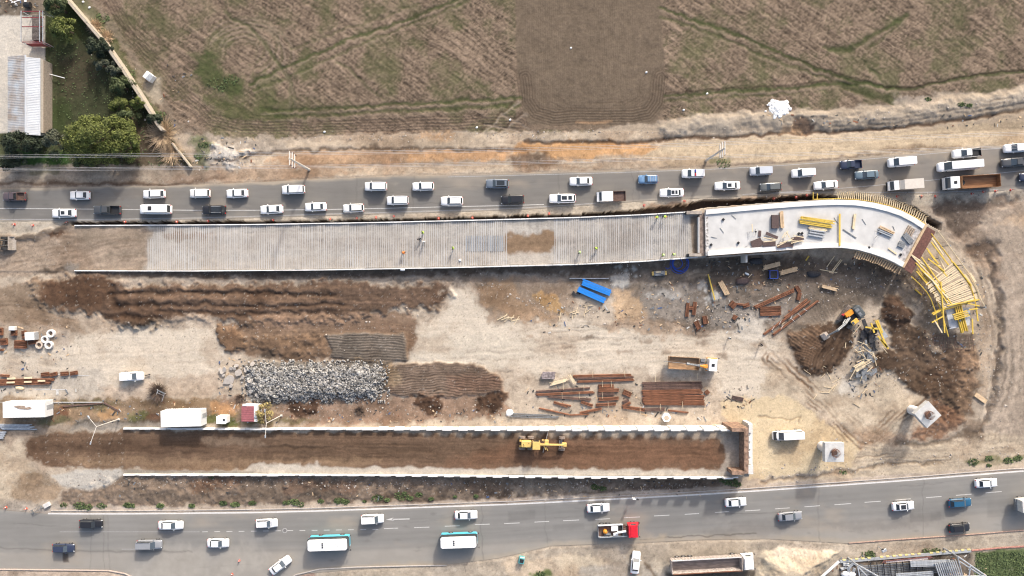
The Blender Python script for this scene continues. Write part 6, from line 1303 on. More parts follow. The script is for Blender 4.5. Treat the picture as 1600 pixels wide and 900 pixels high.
m = MB(); m.tube((-1,.9,.8),(.9,.9,.9),.06).tube((-.8,.9,.8),(-.9,-1,.1),.06).tube((.7,.9,.9),(.6,-1.1,.1),.06).tube((-.85,.3,.6),(.7,.3,.6),.05); m.build('tubes', M['white'], t); MB().box((0,.9,.95),(1.6,.25,.06)).build('platform', M['steeld'], t)
# ------------------------------------------------------------------ pile caps
for px, py, ang, lb in ((1304,707,0,'square concrete pier cap set upright on its column on the yellow sand'),(1450,648,42,'diagonally turned pier cap on its column beside the brown soil')):
    H_ = 5.6; t = thing('bridge_pier', lb, 'pier', (*P(px, py, H_).xy, 0), R(ang)); cx = 0
    MB().tube((0,0,-.5),(0,0,H_-1.1),.95,n=24).build('column', M['concw'], t)
    MB().box((0,0,H_-.55),(3.75,3.75,1.1),bev=.04).build('cap', mat('pier_cap_concrete', (.50,.50,.49), .85, var=.12, scale=1.5), t)
    m = MB()
    for k in range(18): a = 2*math.pi*k/18; m.tube((.78*math.cos(a),.78*math.sin(a),H_-.02),(.74*math.cos(a+.1),.74*math.sin(a+.1),H_+1.1),.05,n=5)
    m.build('starter_bars', M['rust'], t); MB().tube((0,0,H_),(0,0,H_+.12),.62,.5,12).build('core', M['rustd'], t)
# ------------------------------------------------------------------ reinforcing strips on the upper ramp fill
SG = 'galvanised strips laid across the upper ramp fill'
SM = mat('galvanised_strip', (.49,.485,.475), .6, .05, var=.08, island=.16, world=True, scale=.22, col2=(.41,.38,.35)); rr = random.Random(21)
def strip(x, y0, y1):
    a = g2w(x, y0); b = g2w(x+rr.uniform(-.5,.5), y1); z = float(ur_h(x))-.06; h = abs(a.y-b.y)
    o = MB().box((0,0,0), (.12, h, .012)).build('reinforcement_strip', SM); o.location = ((a.x+b.x)/2, (a.y+b.y)/2, z); o.rotation_euler = (0, 0, rr.uniform(-.01,.01)); tag(o, 'thin galvanised strip lying straight across the upper ramp fill', 'steel strip', SG)
x = 233
while x < 1071:
    if 793 < x < 864: x = 866
    y0 = float(yat(UW_N, x))+2; y1 = float(yat(UW_S, x))-2
    if x < 248: y0 += 20
    strip(x, y0, y1); x += 2.6 if rr.random() < .6 else 3.3
for k in range(16):
    x = 730+k*3.7; 
    a = g2w(x, 369); b = g2w(x, 393); o = MB().box((0,0,0),(.22, abs(a.y-b.y), .02)).build('wide_strip', mat('dark_zinc_strip', (.33,.35,.37), .5, .2) if k == 0 else bpy.data.materials['dark_zinc_strip']); o.location = ((a.x+b.x)/2, (a.y+b.y)/2, float(ur_h(x))+.0); tag(o, 'wide dull grey strip left of the bare brown patch on the ramp', 'steel strip', 'wide grey strips near the bare patch')
# ------------------------------------------------------------------ road markings, cones, kerbs
MK = mat('worn_road_paint', (.52,.51,.49), .8, var=.25, scale=6)
MKF = mat('faded_road_paint', (.33,.325,.32), .85, var=.25, scale=6)
def mark(m, a, b, wd=.14, z=.006):
    A = g2w(*a); B = g2w(*b); d = (B-A).normalized(); n = Vector((-d.y, d.x))*wd/2
    m.add([(*(A-n), z), (*(B-n), z), (*(B+n), z), (*(A+n), z)], [(0,1,2,3)])
m = MB(); ln = [(0,325.5),(150,326.8),(300,328.5),(400,328.5),(500,327.5),(600,325.5),(700,323),(800,321),(850,319.5)]
for a, b in zip(ln[:-1], ln[1:]): mark(m, a, b, .13)
m.build('lane_line', MK)['kind'] = 'structure'
m = MB(); ln = [(1180,303),(1260,298),(1310,294.5),(1370,289.5),(1400,286.5),(1460,281),(1520,275),(1640,262)]
for a, b in zip(ln[:-1], ln[1:]): mark(m, a, b, .13)
for k in range(0, 40): pass
m.build('faded_lane_line', MKF)['kind'] = 'structure'
m = MB()
for q, (N_, o_) in enumerate(((UP_S, -2.2), (UP_N, 3.0))):
    xs_ = list(range(0 if q == 0 else 700, 1600, 40))
    for x in xs_[:-1]:
        if q == 0 and 950 < x < 1150: continue
        mark(m, (x, float(yat(N_, x))+o_), (x+40, float(yat(N_, x+40))+o_), .12)
m.build('edge_line', MKF)['kind'] = 'structure'
m = MB()
dl = [(600,622,825.5),(647,671,824),(695,718,821.8),(742,765,819.3),(788,812,817.5),(835,858,815.2),(880,905,813),(930,953,811),(975,1000,808.3),(1022,1046,805.5),(1070,1092,803),(1117,1139,800),(1164,1188,797.5),(1211,1234,794.3),(1257,1281,791),(1304,1330,787.7),(1351,1376,784),(1399,1423,780.3),(1447,1471,776.6),(1494,1518,773),(1540,1565,769)]
for a, b, y in dl: s_ = -math.tan(slope(LO_N, (a+b)/2)); mark(m, (a, y-s_*(b-a)/2), (b, y+s_*(b-a)/2), .14)
for x in range(316, 600, 19): mark(m, (x, 831-(x-316)*.014), (x+9, 831-(x-307)*.014), .12)
m.build('lane_dashes', MK)['kind'] = 'structure'
m = MB(); mark(m, (93,831), (312,831), .10); mark(m, (190,858), (215,858), .12); m.build('faded_lane_line', MKF)['kind'] = 'structure'
m = MB(); 
ex = list(range(75, 1600, 40))
for x in ex: mark(m, (x, float(yat(LO_N, x))-.2), (x+40, float(yat(LO_N, x+40))-.2), .30)
m.build('edge_line', mat('edge_line_paint', (.60,.59,.57), .8, var=.12, scale=3))['kind'] = 'structure'
m = MB(); A = g2w(642, 810.7); B = g2w(615, 811.3); mark(m, (640,810.8), (614,811.4), .2); q = [g2w(603,812), g2w(615,808.6), g2w(612,811.4), g2w(616,813.6)]
m.add([(*p, .0065) for p in q], [(0,1,2),(0,2,3)]); m.build('lane_arrow', MK)['kind'] = 'structure'
m = MB(); ms = bpy.data.materials['worn_road_paint']; mark(m, (55,608), (105,608.5), .15, g(80,608)+.06); mark(m, (88,613),(92,613), .9, g(90,613)+.06); mark(m, (90,585),(140,587),.12,g(110,585)+.07); m.build('buried_lane_mark', MK)['kind'] = 'structure'
# kerbs
def kerb(name, label, pts, w_, h, mt, z=0):
    m = MB()
    for a, b in zip(pts[:-1], pts[1:]):
        A = g2w(*a); B = g2w(*b); c = (A+B)/2; d = B-A; m.box((c.x, c.y, z+h/2), (d.length+.03, w_, h), rot=math.atan2(d.y, d.x))
    o = m.build(name, mt); tag(o, label, 'kerb'); return o
KB = mat('dusty_kerb', (.46,.42,.38), .9, var=.15)
kerb('kerb', 'pale kerb bending round the forecourt at the bottom left', [(-40,889),(0,889.5),(100,890.5),(170,891.5),(195,896),(215,905)], .18, .14, mat('pinkish_kerb', (.55,.44,.37), .9, var=.1))
kerb('kerb', 'kerb curving out at the bottom below the left bus', [(448,906),(462,898),(500,889),(560,886),(640,884),(698,883)], .18, .13, KB)
kerb('kerb', 'thin reddish kerb under the black hatchback at the lower right', [(1326,848.5),(1400,843),(1480,837.5),(1540,833),(1640,825)], .14, .13, mat('reddish_kerb', (.42,.28,.22), .9, var=.3))
kerb('kerb', 'long pale kerb between the verge and the lower road', [(x, float(yat(LO_N, x))-5.0) for x in range(80, 1641, 60)], .15, .12, KB)
kerb('kerb', 'faded red kerb above the grass at the lower right corner', [(1518,860),(1560,856),(1640,851)], .25, .15, mat('faded_red_kerb', (.42,.20,.16), .9, var=.3))
# yellow / grey block kerb
t = thing('striped_kerb', 'grey kerb with yellow blocks in front of the steel store', 'kerb'); m = MB()
A = g2w(1312,877); B = g2w(1516,860); c = (A+B)/2; m.box((c.x, c.y, .15), ((B-A).length, .55, .3), rot=math.atan2((B-A).y, (B-A).x)); m.build('wall', mat('grey_kerb_wall', (.33,.35,.37), .8, var=.15), t)
for k in range(21):
    if k in (5, 13): continue
    p = A.lerp(B, (k+.6)/21)+Vector((.02,.3)); MB().box((p.x, p.y, .26), (.62,.28,.2), rot=math.atan2((B-A).y, (B-A).x)).build('yellow_block', mat('faded_yellow', (.62,.54,.25), .8, var=.1) if k == 0 else bpy.data.materials['faded_yellow'], t)
# cones
cone0 = None
def cone(x, y, k):
    global cone0
    if cone0 is None:
        t = thing('traffic_cone', '', 'traffic cone'); MB().box((0,0,.03),(.42,.42,.06),bev=.02).tube((0,0,.06),(0,0,.3),.17,.12,12).build('base', M['redw'], t); MB().tube((0,0,.3),(0,0,.46),.12,.09,12).build('reflective_band', M['white'], t); MB().tube((0,0,.46),(0,0,.75),.09,.03,12).build('tip', M['redw'], t); cone0 = t; o = t
    else: o = copy_tree(cone0)
    o.location = (*P(x, y, .3).xy, max(g(x, y), -.05)); o.rotation_euler = (0,0,k*.7)
    if y < 600: tag(o, 'small red traffic cone standing on the verge above the upper ramp and deck', 'traffic cone', 'traffic cones along the upper road verge')
    else: tag(o, 'small red traffic cone beside the lower road on the left', 'traffic cone', 'traffic cones beside the lower road')
for k, (x, y) in enumerate([(21,350.5),(50,352),(103,347.5),(194,346.5),(275,346.5),(324,345),(426,343.5),(515,342),(557,340.5),(587,339.5),(615,337.5),(685,341),(738,340),(825,337),(858,333.5),(1007,320.5),(1070,314),(1210,310),(1245,308),(1262,305),(1403,306.5),(1441,306.5),(1463,306.5),(1520,302.5),(1538,299),(1557,298.5),(1581,296.5),(8,793.5),(40,795.5),(373,877),(362,898)]): cone(x, y, k)
# ------------------------------------------------------------------ poles and wires
PC = mat('pole_concrete', (.60,.57,.52), .85, var=.08)
def upole(bx, by, tx, ty, label):
    b = P(bx, by, 0); Ht = 12.5; t = thing('utility_pole', label, 'utility pole', b, 0); top = P(tx, ty, Ht)-b; top.z = Ht; top.x *= .0; top.y *= .0
    b2 = P(tx, ty, Ht); t.location = (b2.x, b2.y, 0)
    MB().tube((0,0,-.3),(0,0,Ht),.27,.15,10).build('shaft', PC, t)
    for k, (z, L) in enumerate(((Ht-.2,2.6),(Ht-1.7,2.9),(Ht-3.1,2.6))):
        a = MB().box((0,0,z),(.20,L,.20),bev=.03).build('cross_arm', PC, t)
        for s in (-1,1): MB().tube((.12,s*(L/2-.1),z-.05),(.12,s*(L/2-.1),z-.5),.11,.13,8).build('insulator', mat('brown_insulator', (.09,.03,.025), .3) if 'brown_insulator' not in bpy.data.materials else bpy.data.materials['brown_insulator'], a)
    return t.location.copy(), Ht
p1, Ht = upole(486,263,452,247,'left pale concrete power pole with three cross arms above the upper road')
p2, Ht = upole(1103,253,1133,231,'right pale concrete power pole with three cross arms above the upper road')
p0 = Vector((-190, p1.y-1.0, 0)); p3 = Vector((260, p2.y+8, 0))
WM = mat('power_cable', (.42,.42,.43), .5)
def wire(a, b, sag, lb):
    n = 24; m = MB(); pts = []
    for k in range(n+1): f = k/n; q = a.lerp(b, f); q.z -= sag*4*f*(1-f); pts.append(q)
    m.path(pts, .022, 4); o = m.build('power_cable', WM); tag(o, lb, 'cable', 'power cables strung between the concrete poles')
for z, s in ((Ht-.6,1),(Ht-.6,-1),(Ht-2.1,1),(Ht-2.1,-1),(Ht-3.5,1),(Ht-3.5,-1)):
    for a, b, sg in ((p0, p1, 1.2),(p1, p2, 1.4),(p2, p3, 1.2)):
        wire(a+Vector((0,s*1.25,z)), b+Vector((0,s*1.25,z)), sg, 'thin grey power cable running level with the upper road')
def slamp(bx, by, tx, ty, label, arms):
    Ht = 9.3; b = P(bx, by, 0); q = P(tx, ty, Ht); t = thing('street_lamp', label, 'street lamp', (b.x, b.y, 0)); lean = Vector((q.x-b.x, q.y-b.y, Ht)); lean.x *= .35; lean.y *= .35
    MB().tube((0,0,0), lean, .12, .07, 8).box((0,0,.1),(.4,.4,.2)).build('pole', PC, t)
    for dx, dy in arms: 
        e = lean+Vector((dx,dy,.5)); a = MB().tube(lean, e, .06, .05, 6).build('arm', PC, t); MB().box(e, (.25,.6,.12), rot=math.atan2(dy,dx)+math.pi/2, bev=.04).build('lamp_head', M['steel'], a)
slamp(186,655,166,661,'left double armed street lamp leaning over the lower ramp start',[(-1.2,1.9),(-.8,-3.0)])
slamp(440,649,419,658,'double armed street lamp standing right of the yellow tree',[(-.1,2.5),(.0,-2.4)])
# road sign by the lower road
t = thing('road_sign', 'thin grey sign post with two round plates on the kerb of the lower road', 'road sign', P(987,773,0)); MB().tube((0,0,0),(0,0,3.3),.05,n=8).build('post', M['steel'], t)
for z in (3.0, 2.2): MB().tube((.0,-.03,z),(0,.03,z),.33,n=18).build('plate', M['white'], t)
t = thing('billboard_lamp', 'small pale floodlight on a post at the forecourt edge, lower right', 'lamp', P(1377,857,1.2).xy.to_3d(), .4); MB().tube((0,0,0),(0,0,2.2),.07).build('post', M['steel'], t); MB().box((0,0,2.3),(1.0,.6,.3),bev=.08).build('lamp_head', M['steel'], t); MB().box((-.2,.35,2.3),(.4,.1,.3)).build('gear_box', M['black'], t)
t = thing('waste_container', 'turquoise edged black bin standing on the verge at the bottom', 'bin', P(815,876,1).xy.to_3d(), R(-12)); MB().box((0,0,.6),(1.1,1.2,1.2),bev=.05).build('tub', mat('bin_turquoise', (.10,.35,.36), .5), t); MB().box((0,0,1.22),(.8,.75,.04)).build('opening', M['black'], t); MB().box((0,.68,1.1),(.9,.12,.12)).build('handle', M['white'], t)
t = thing('manhole', 'round pale manhole cover in the lane beside the white estate car', 'manhole cover', (*g2w(445,829), .004)); m = MB(); m.tube((0,0,0),(0,0,.008),.52,n=24); m.build('ring', mat('manhole_ring', (.34,.33,.32), .8), t); MB().tube((0,0,.008),(0,0,.014),.34,n=20).build('cover', mat('manhole_cover_iron', (.16,.155,.15), .7), t)
t = thing('barrier', 'grey ladder like barrier beside a white board at the left end of the kerb', 'barrier', P(57,796,.4).xy.to_3d(), R(28)); m = MB(); 
for k in range(7): m.box((-1+k*.33,0,.5),(.05,.7,.05))
m.box((0,.35,.5),(2.3,.06,.06)).box((0,-.35,.5),(2.3,.06,.06)).box((-1,0,.25),(.05,.6,.5)).box((1,0,.25),(.05,.6,.5)); m.build('rails', M['steeld'], t); MB().box((2.2,-.2,.3),(1.3,.9,.5),bev=.05).build('board', M['conc'], t)
# ------------------------------------------------------------------ boundary wall, yard building
WL = mat('garden_wall', (.40,.35,.28), .9, var=.15)
m = MB(); pts = [(96,-30),(110,0),(146,42),(172,72),(200,112),(226,152),(256,200),(262,207)]
for a, b in zip(pts[:-1], pts[1:]): A = g2w(*a); B = g2w(*b); c = (A+B)/2; d = B-A; m.box((c.x, c.y, 1.1), (d.length+.1, .42, 2.2), rot=math.atan2(d.y, d.x)).box((c.x, c.y, 2.25), (d.length+.1, .55, .1), rot=math.atan2(d.y, d.x))
tag(m.build('boundary_wall', WL), 'long beige garden wall running diagonally past the trees', 'wall')
m = MB(); A = g2w(272,225); B = g2w(301,262); c = (A+B)/2; m.box((c.x, c.y, .5), ((B-A).length, .25, 1.0), rot=math.atan2((B-A).y, (B-A).x)); tag(m.build('boundary_wall', WL), 'short low wall piece ending at the upper road verge', 'wall')
TR = mat('weathered_tin_roof', (.50,.52,.53), .5, .1, var=.10, scale=.6, col2=(.40,.33,.27))
TR2 = mat('pale_tin_roof', (.56,.58,.60), .45, .1, var=.08, scale=.6)
t = thing('shed_building', 'long shed with a pale corrugated two pitch tin roof at the upper left', 'building'); 
def qd(m, pts, z): m.prism([tuple(P(*p, zz).xy) for p, zz in zip(pts, z)][::-1], [q-.1 for q in z][::-1], list(z)[::-1])
a = P(12,88,3.6); b = P(40,88,4.4); c = P(40,207,4.4); d = P(12,207,3.6); e = P(63,96,3.6); f = P(64,212,3.6)
def roofpitch(nm, x0, x1, z0, z1, y0, y1, mt, n):
    m = MB(); m.prism([(x0,y1),(x1,y1),(x1,y0),(x0,y0)], [z0-.08,z1-.08,z1-.08,z0-.08], [z0,z1,z1,z0]); r = m.build(nm, mt, t); m = MB()
    for k in range(n): yy = y1+(k+.5)*(y0-y1)/n; m.tube((x0,yy,z0+.02),(x1,yy,z1+.02),.028,n=4,cap=False)
    m.build('corrugation', mt, r)
roofpitch('roof', a.x, b.x, 3.6, 4.4, a.y, c.y, TR, 46); roofpitch('roof', b.x, e.x, 4.4, 3.6, a.y-.4, c.y-.4, TR2, 46)
MB().box(((a.x+e.x)/2,(a.y+c.y)/2,1.7),(e.x-a.x-.3,a.y-c.y-.6,3.4)).build('walls', mat('rendered_wall', (.55,.50,.43), .9), t); MB().box((b.x,(a.y+c.y)/2,4.45),(.25,a.y-c.y,.08)).build('ridge', TR2, t)
o = MB().box((P(68,148,2).x,P(68,152,2).y,1.3),(.9,14.5,2.6)).build('side_lean_to', mat('brown_lean_to', (.30,.25,.20), .9, var=.2)); tag(o, 'narrow brown lean-to along the right side of the tin roofed shed', 'building')
t = thing('canopy_frame', 'open dark red steel frame of a small canopy above the tin roofed shed', 'canopy'); z = 3.2; A = P(33,17,z); B = P(67,65,z); m = MB()
for xx in (A.x, (A.x*.15+B.x*.85), B.x): m.box((xx,(A.y+B.y)/2,z),(.12,A.y-B.y,.12)).box((xx,A.y,z/2),(.12,.12,z)).box((xx,B.y,z/2),(.12,.12,z))
m.build('posts', M['steel'], t); m = MB()
for yy in (A.y, B.y, (A.y+B.y)/2, A.y*.8+B.y*.2): m.box(((A.x+B.x)/2,yy,z-.25),(B.x-A.x,.14,.14))
m.box(((A.x+B.x)/2,B.y+.1,1.0),(B.x-A.x,.1,1.6)); m.build('red_rails', mat('dark_red_steel', (.20,.035,.04), .6), t); MB().box((A.x+1.4,(A.y+B.y)/2+.6,.5),(1.6,5,.9)).build('counter', mat('dark_counter', (.12,.10,.09), .8, var=.4), t)
beam('white_pole', 'thin white pole lying on the garden lawn', 'pole', (75,115), (101,122), .8, .14, .14, M['white'])
t = thing('well_house', 'small white metal box hut outside the garden wall', 'hut', P(233,120,.8).xy.to_3d(), R(-38)); MB().box((0,0,.65),(1.7,1.5,1.3),bev=.05).build('box', M['white'], t); MB().box((.35,0,1.33),(.8,1.3,.05)).build('lid', M['steel'], t)
t = thing('water_tank', 'black and white tank lying at the top left of the yard', 'tank', P(42,7,.8).xy.to_3d(), 0); MB().tube((-.6,0,.6),(.6,0,.6),.55,n=14).build('tank', M['black'], t); MB().box((0,.6,1.2),(.4,.5,.2)).build('cap', M['white'], t)
for k, (a, b) in enumerate([((16,0),(30,-6)),((18,4),(32,0)),((12,-2),(26,6))]): beam('scrap_tube', 'white scrap tube in the upper left corner', 'tube', a, b, .5, .15, .12, M['white'], 'white scrap tubes in the upper left corner')
# ------------------------------------------------------------------ steel store, bottom right
t = thing('lattice_gantry', 'white steel lattice gantry standing over the pipe store at the bottom right', 'gantry'); z = 4.5; m = MB()
for a, b in (((1340,885),(1362,908)),((1341,883),(1380,905)),((1496,869),(1541,900)),((1499,877),(1538,902)),((1400,903),(1541,900)),((1340,885),(1344,905)),((1496,869),(1505,905)),((1516,884),(1514,902)),((1541,900),(1541,912))): m.tube(P(*a,z), P(*b,z), .14, n=6)
m.build('truss', M['steel'], t); m = MB()
for x, y in ((1342,885),(1541,900),(1497,870)): q = P(x,y,z); m.tube((q.x,q.y,0),(q.x,q.y,z),.15)
m.build('legs', M['steel'], t)
def pipes(a, b, dx, dy, n, z, mt, gp, lb, w_=.2, skip=()):
    for k in range(n):
        if k in skip: continue
        beam('steel_section', lb, 'steel section', (a[0]+dx*k, a[1]+dy*k), (b[0]+dx*k, b[1]+dy*k), z+(k % 2)*.05, w_, .18, mt, gp)
pipes((1343,885),(1490,876),.4,2.7,7,.9,M['steeld'],'dark grey sections in the steel store','long dark grey steel section in the open store', .22)
pipes((1400,897),(1458,893),.0,2.6,5,1.7,M['steel'],'pale sections in the steel store','pale steel section on top of the dark ones', .22)
pipes((1422,877),(1484,875),.2,2.0,5,2.0,M['steel'],'short pale sections in the steel store','short pale section at the top of the steel store', .2)
pipes((1461,880),(1472,912),3.2,-.4,11,2.3,M['steel'],'sections lying crosswise in the steel store','steep pale section lying across the right of the store', .2)
pipes((1360,879),(1363,903),10,-.5,9,1.3,M['black2'],'cross bearers in the steel store','short dark bearer under the steel sections', .12)
beam('steel_beam', 'white slanting gate beam left of the steel store', 'beam', (1283,902), (1311,877), 1.5, .4, .25, M['white'])
BN = thing('banner', 'tilted white and red lettering banner above the steel sections', 'banner', P(1418,874,1.6).xy.to_3d(), R(5)); BN.location.z = 1.8
MB().add([(-5,-.35,-.3),(4.5,-.35,-.3),(5.0,.1,.15),(4.2,.5,.5),(-5.2,.4,.5),(-5,-.35,-.36),(4.5,-.35,-.36),(5.0,.1,.09),(4.2,.5,.44),(-5.2,.4,.44)], [(0,1,2,3,4),(9,8,7,6,5),(0,5,6,1),(1,6,7,2),(2,7,8,3),(3,8,9,4),(4,9,5,0)]).build('sheet', mat('banner_red', (.50,.20,.15), .7, var=.25, scale=2), BN)
MB().box((-.3,.06,.16),(8.4,.45,.02)).build('white_field', mat('banner_white', (.62,.52,.48), .7, var=.35, scale=5), BN)
for k, (x, y) in enumerate([(1322,882),(1330,884),(1326,890),(1336,881),(1318,888),(1334,892)]):
    rbox('steel_scrap', 'pale metal scrap left of the steel store', 'scrap', x, y, 1.2, .5, .4, k*50, M['steel'], 'metal scrap left of the steel store')
for x,y in ((1320,896),(1330,897)): o = heap('sack', 'white rounded sack left of the steel store' if x == 1320 else 'second white sack nearer the gantry', 'sack', x, y, 1.6, 1.1, .6, 10, M['white'])
# ------------------------------------------------------------------ demolition pile by the excavator
rr = random.Random(31)
GP = 'beams and boards in the wreckage beside the excavator'
def scat(n, cx, cy, sx, sy, L0, L1, w_, mt, a0, a1, lb, nm, z0=.3, z1=1.3, gp=GP):
    for k in range(n):
        x = cx+rr.gauss(0,sx); y = cy+rr.gauss(0,sy); L = rr.uniform(L0,L1)*PPM/2; a = R(rr.uniform(a0,a1)); z = g(x,y)+rr.uniform(z0,z1)
        beam(nm, lb, nm.replace('_',' '), (x-L*math.cos(a), y+L*math.sin(a)), (x+L*math.cos(a), y-L*math.sin(a)), z, w_*rr.uniform(.7,1.4), .1, mt, gp)
scat(16, 1360, 522, 7, 9, 1.2, 2.6, .6, M['black2'], 60, 110, 'torn black sheet in the wreckage beside the excavator', 'black_sheet', .3, .9, 'torn black sheets in the wreckage')
scat(12, 1354, 550, 6, 8, 1.0, 2.4, .5, M['steeld'], 40, 130, 'bent grey sheet in the wreckage beside the excavator', 'bent_sheet', .4, 1.1, 'bent grey sheets in the wreckage')
scat(14, 1352, 580, 8, 7, 1.0, 2.2, .45, M['steeld'], -10, 100, 'blue grey frame piece at the foot of the wreckage', 'frame_piece', .3, 1.0, 'frame pieces at the foot of the wreckage')
scat(8, 1345, 570, 4, 3, 1.8, 2.6, .28, M['timberp'], 20, 36, 'cream board in the fan of boards below the wreckage', 'cream_board', .9, 1.4, 'fan of cream boards in the wreckage')
scat(22, 1352, 560, 12, 18, 1.0, 2.6, .09, M['timberp'], 0, 180, 'splintered pale batten sticking out of the wreckage', 'batten', .8, 1.7, 'splintered battens in the wreckage')
for a, b in (((1368,501),(1386,543)),((1371,500),(1379,520)),((1352,511),(1372,514)),((1372,525),(1384,542)),((1361,505),(1366,520)),((1376,530),(1388,545))): beam('formwork_beam', 'yellow beam thrown on the wreckage right of the excavator', 'beam', a, b, 1.5, .3, .2, M['yellow'], 'yellow beams on the excavator wreckage')
o = MB().prism([tuple(P(*q,1.4).xy) for q in ((1368,512),(1376,508),(1388,526),(1380,530))][::-1], 1.3, 1.4).build('grey_board', M['steel']); tag(o, 'large pale grey board lying on the wreckage', 'board')
beam('plank', 'short orange plank pile at the foot of the far right bank', 'plank', (1524,616), (1541,628), .3, .9, .15, M['timber'])
scat(10, 795, 497, 10, 3, .8, 2.4, .12, M['timberp'], 0, 60, 'weathered stick in the mud left of the blue pipes', 'stick', .05, .2, 'sticks in the mud left of the blue pipes')
scat(8, 903, 490, 10, 4, .8, 3, .1, M['timberp'], -20, 90, 'weathered stick in the mud below the blue pipes', 'stick', .05, .2, 'sticks in the mud below the blue pipes')
scat(12, 1300, 600, 30, 14, .8, 2.4, .07, M['timberp'], -60, 60, 'thin twig on the sand below the excavator', 'twig', .02, .1, 'twigs on the sand below the excavator')
for k in range(14):
    x = 1446+k*5.6; beam('steel_bar', 'thin dark bar in the mat below the falsework', 'bar', (x+rr.uniform(-3,3), 522+rr.uniform(-2,2)), (x+rr.uniform(-6,6), 546+rr.uniform(-3,2)), .25, .07, .06, M['rustd'], 'dark bars in the mat below the falsework')
for k in range(5):
    beam('steel_bar', 'long dark bar in the mat below the falsework', 'bar', (1446, 524+k*5+rr.uniform(-1,1)), (1522, 522+k*6+rr.uniform(-1,1)), .3, .08, .06, M['rustd'], 'long dark bars in the mat below the falsework')
# ------------------------------------------------------------------ stones
rr = random.Random(41); STN = mat('crushed_stone', (.25,.24,.225), .9, var=.12, island=.85)
m = MB()
hp = [(386,572),(430,568),(480,568),(590,568),(600,590),(596,618),(560,622),(400,626),(386,606)]
def inpoly(x, y, ps):
    c = False
    for k in range(len(ps)):
        a, b = ps[k], ps[(k+1) % len(ps)]
        if (a[1] > y) != (b[1] > y) and x < (b[0]-a[0])*(y-a[1])/(b[1]-a[1])+a[0]: c = not c
    return c
n = 0
while n < 8200:
    x = rr.uniform(376,610); y = rr.uniform(562,630)
    if not inpoly(x+3*math.sin(y*.9)+2*math.sin(x*.31), y+3.5*math.sin(x*.17)+2*math.sin(x*.43), hp) and rr.random() > .09: continue
    r_ = rr.uniform(.08,.20)*(1.1 if rr.random() > .1 else 1.8); q = g2w(x, y); m.rock((q.x, q.y, g(x, y)+rr.uniform(.02,.25)), r_, .7, rnd=rr); n += 1
tag(m.build('crushed_stone_heap', STN), 'long heap of grey and white crushed stone at the middle left', 'stone heap', kind='stuff')
for k, (x, y, r_, lb) in enumerate([(358,593,1.5,'largest tilted concrete slab left of the stone heap'),(374,582,1.0,'beige concrete slab at the top left of the stone heap'),(348,580,.8,'flat slab at the upper left end of the stones'),(352,577,.7,''),(362,575,.6,''),(368,575,.5,''),(345,577,.5,''),(385,577,.7,''),(392,594,.8,''),(381,589,.5,''),(362,602,.6,''),(396,568,.7,''),(388,600,.6,''),(370,571,.6,''),(350,586,.5,''),(395,610,.7,''),(404,616,.6,'')]):
    m = MB(); n = rr.randint(5,7); ps = []
    for a in range(n): an = 2*math.pi*a/n+rr.uniform(-.3,.3); ps.append((r_*.8*math.cos(an)*rr.uniform(.8,1.2), r_*.65*math.sin(an)*rr.uniform(.8,1.2)))
    m.prism(ps, 0, .18); o = m.build('concrete_slab', mat('broken_concrete', (.42,.38,.34), .9, var=.12)if k == 0 else bpy.data.materials['broken_concrete']); o.location = (*g2w(x,y), g(x,y)+rr.uniform(.1,.4)); o.rotation_euler = (rr.uniform(-.25,.25), rr.uniform(-.25,.25), rr.random()*3); tag(o, lb or 'small broken concrete slab at the left end of the stone heap', 'concrete slab', None if lb else 'broken slabs at the left end of the stone heap')
# lime heap
m = MB(); n = 0
for k in range(420):
    a = rr.random()*6.28; d = abs(rr.gauss(0,.42)); x = 1218+d*17*math.cos(a); y = 170+d*15*math.sin(a); q = g2w(x,y); m.rock((q.x,q.y,g(x,y)+.5*max(0,1-d)), rr.uniform(.15,.5), .55, rnd=rr)
tag(m.build('lime_heap', M['white']), 'bright white heap of lime at the field edge', 'heap', kind='stuff')
# rubble strewn about the site
m = MB(); RBM = mat('loose_rubble', (.34,.30,.26), .9, var=.1, island=.5)
zones = [((110,750),(1110,762),900,10),((320,236),(392,256),160,9),((1180,470),(1420,430),300,22),((1060,500),(1180,480),200,14),((950,440),(990,420),60,12),((1440,440),(1470,600),140,12),((1510,400),(1560,650),260,16),((420,640),(790,640),220,12),((1190,745),(1600,706),260,10),((260,210),(300,262),80,10),((150,520),(720,490),150,30),((1330,182),(1600,156),160,9),((40,620),(380,650),160,12),((1200,700),(1560,700),60,18),((440,216),(1200,206),260,6),((1100,310),(1600,300),220,7),((750,450),(940,500),160,16),((1300,580),(1420,600),120,16),((160,80),(262,220),120,16)]
for a, b, n, sp in zones:
    for k in range(n):
        f = rr.random(); x = a[0]+(b[0]-a[0])*f+rr.gauss(0,sp*.6); y = a[1]+(b[1]-a[1])*f+rr.gauss(0,sp*.6); q = g2w(x,y); m.rock((q.x,q.y,g(x,y)), .05+.17*rr.random()**4, .6, rnd=rr)
tag(m.build('loose_rubble', RBM), 'pale loose rubble scattered over the site', 'rubble', kind='stuff')
for x, y, r_ in ((330,753,5),(326,758,4),(338,757,4),(512,758,4),(520,764,4),(565,757,4),(575,760,5),(1236,757,3)):
    pass
LT = [mat('litter_white', (.50,.49,.46), .8), M['steeld'], M['rust'], M['timber'], M['chassis'], mat('faded_blue_scrap', (.07,.11,.22), .7)]
m = MB()
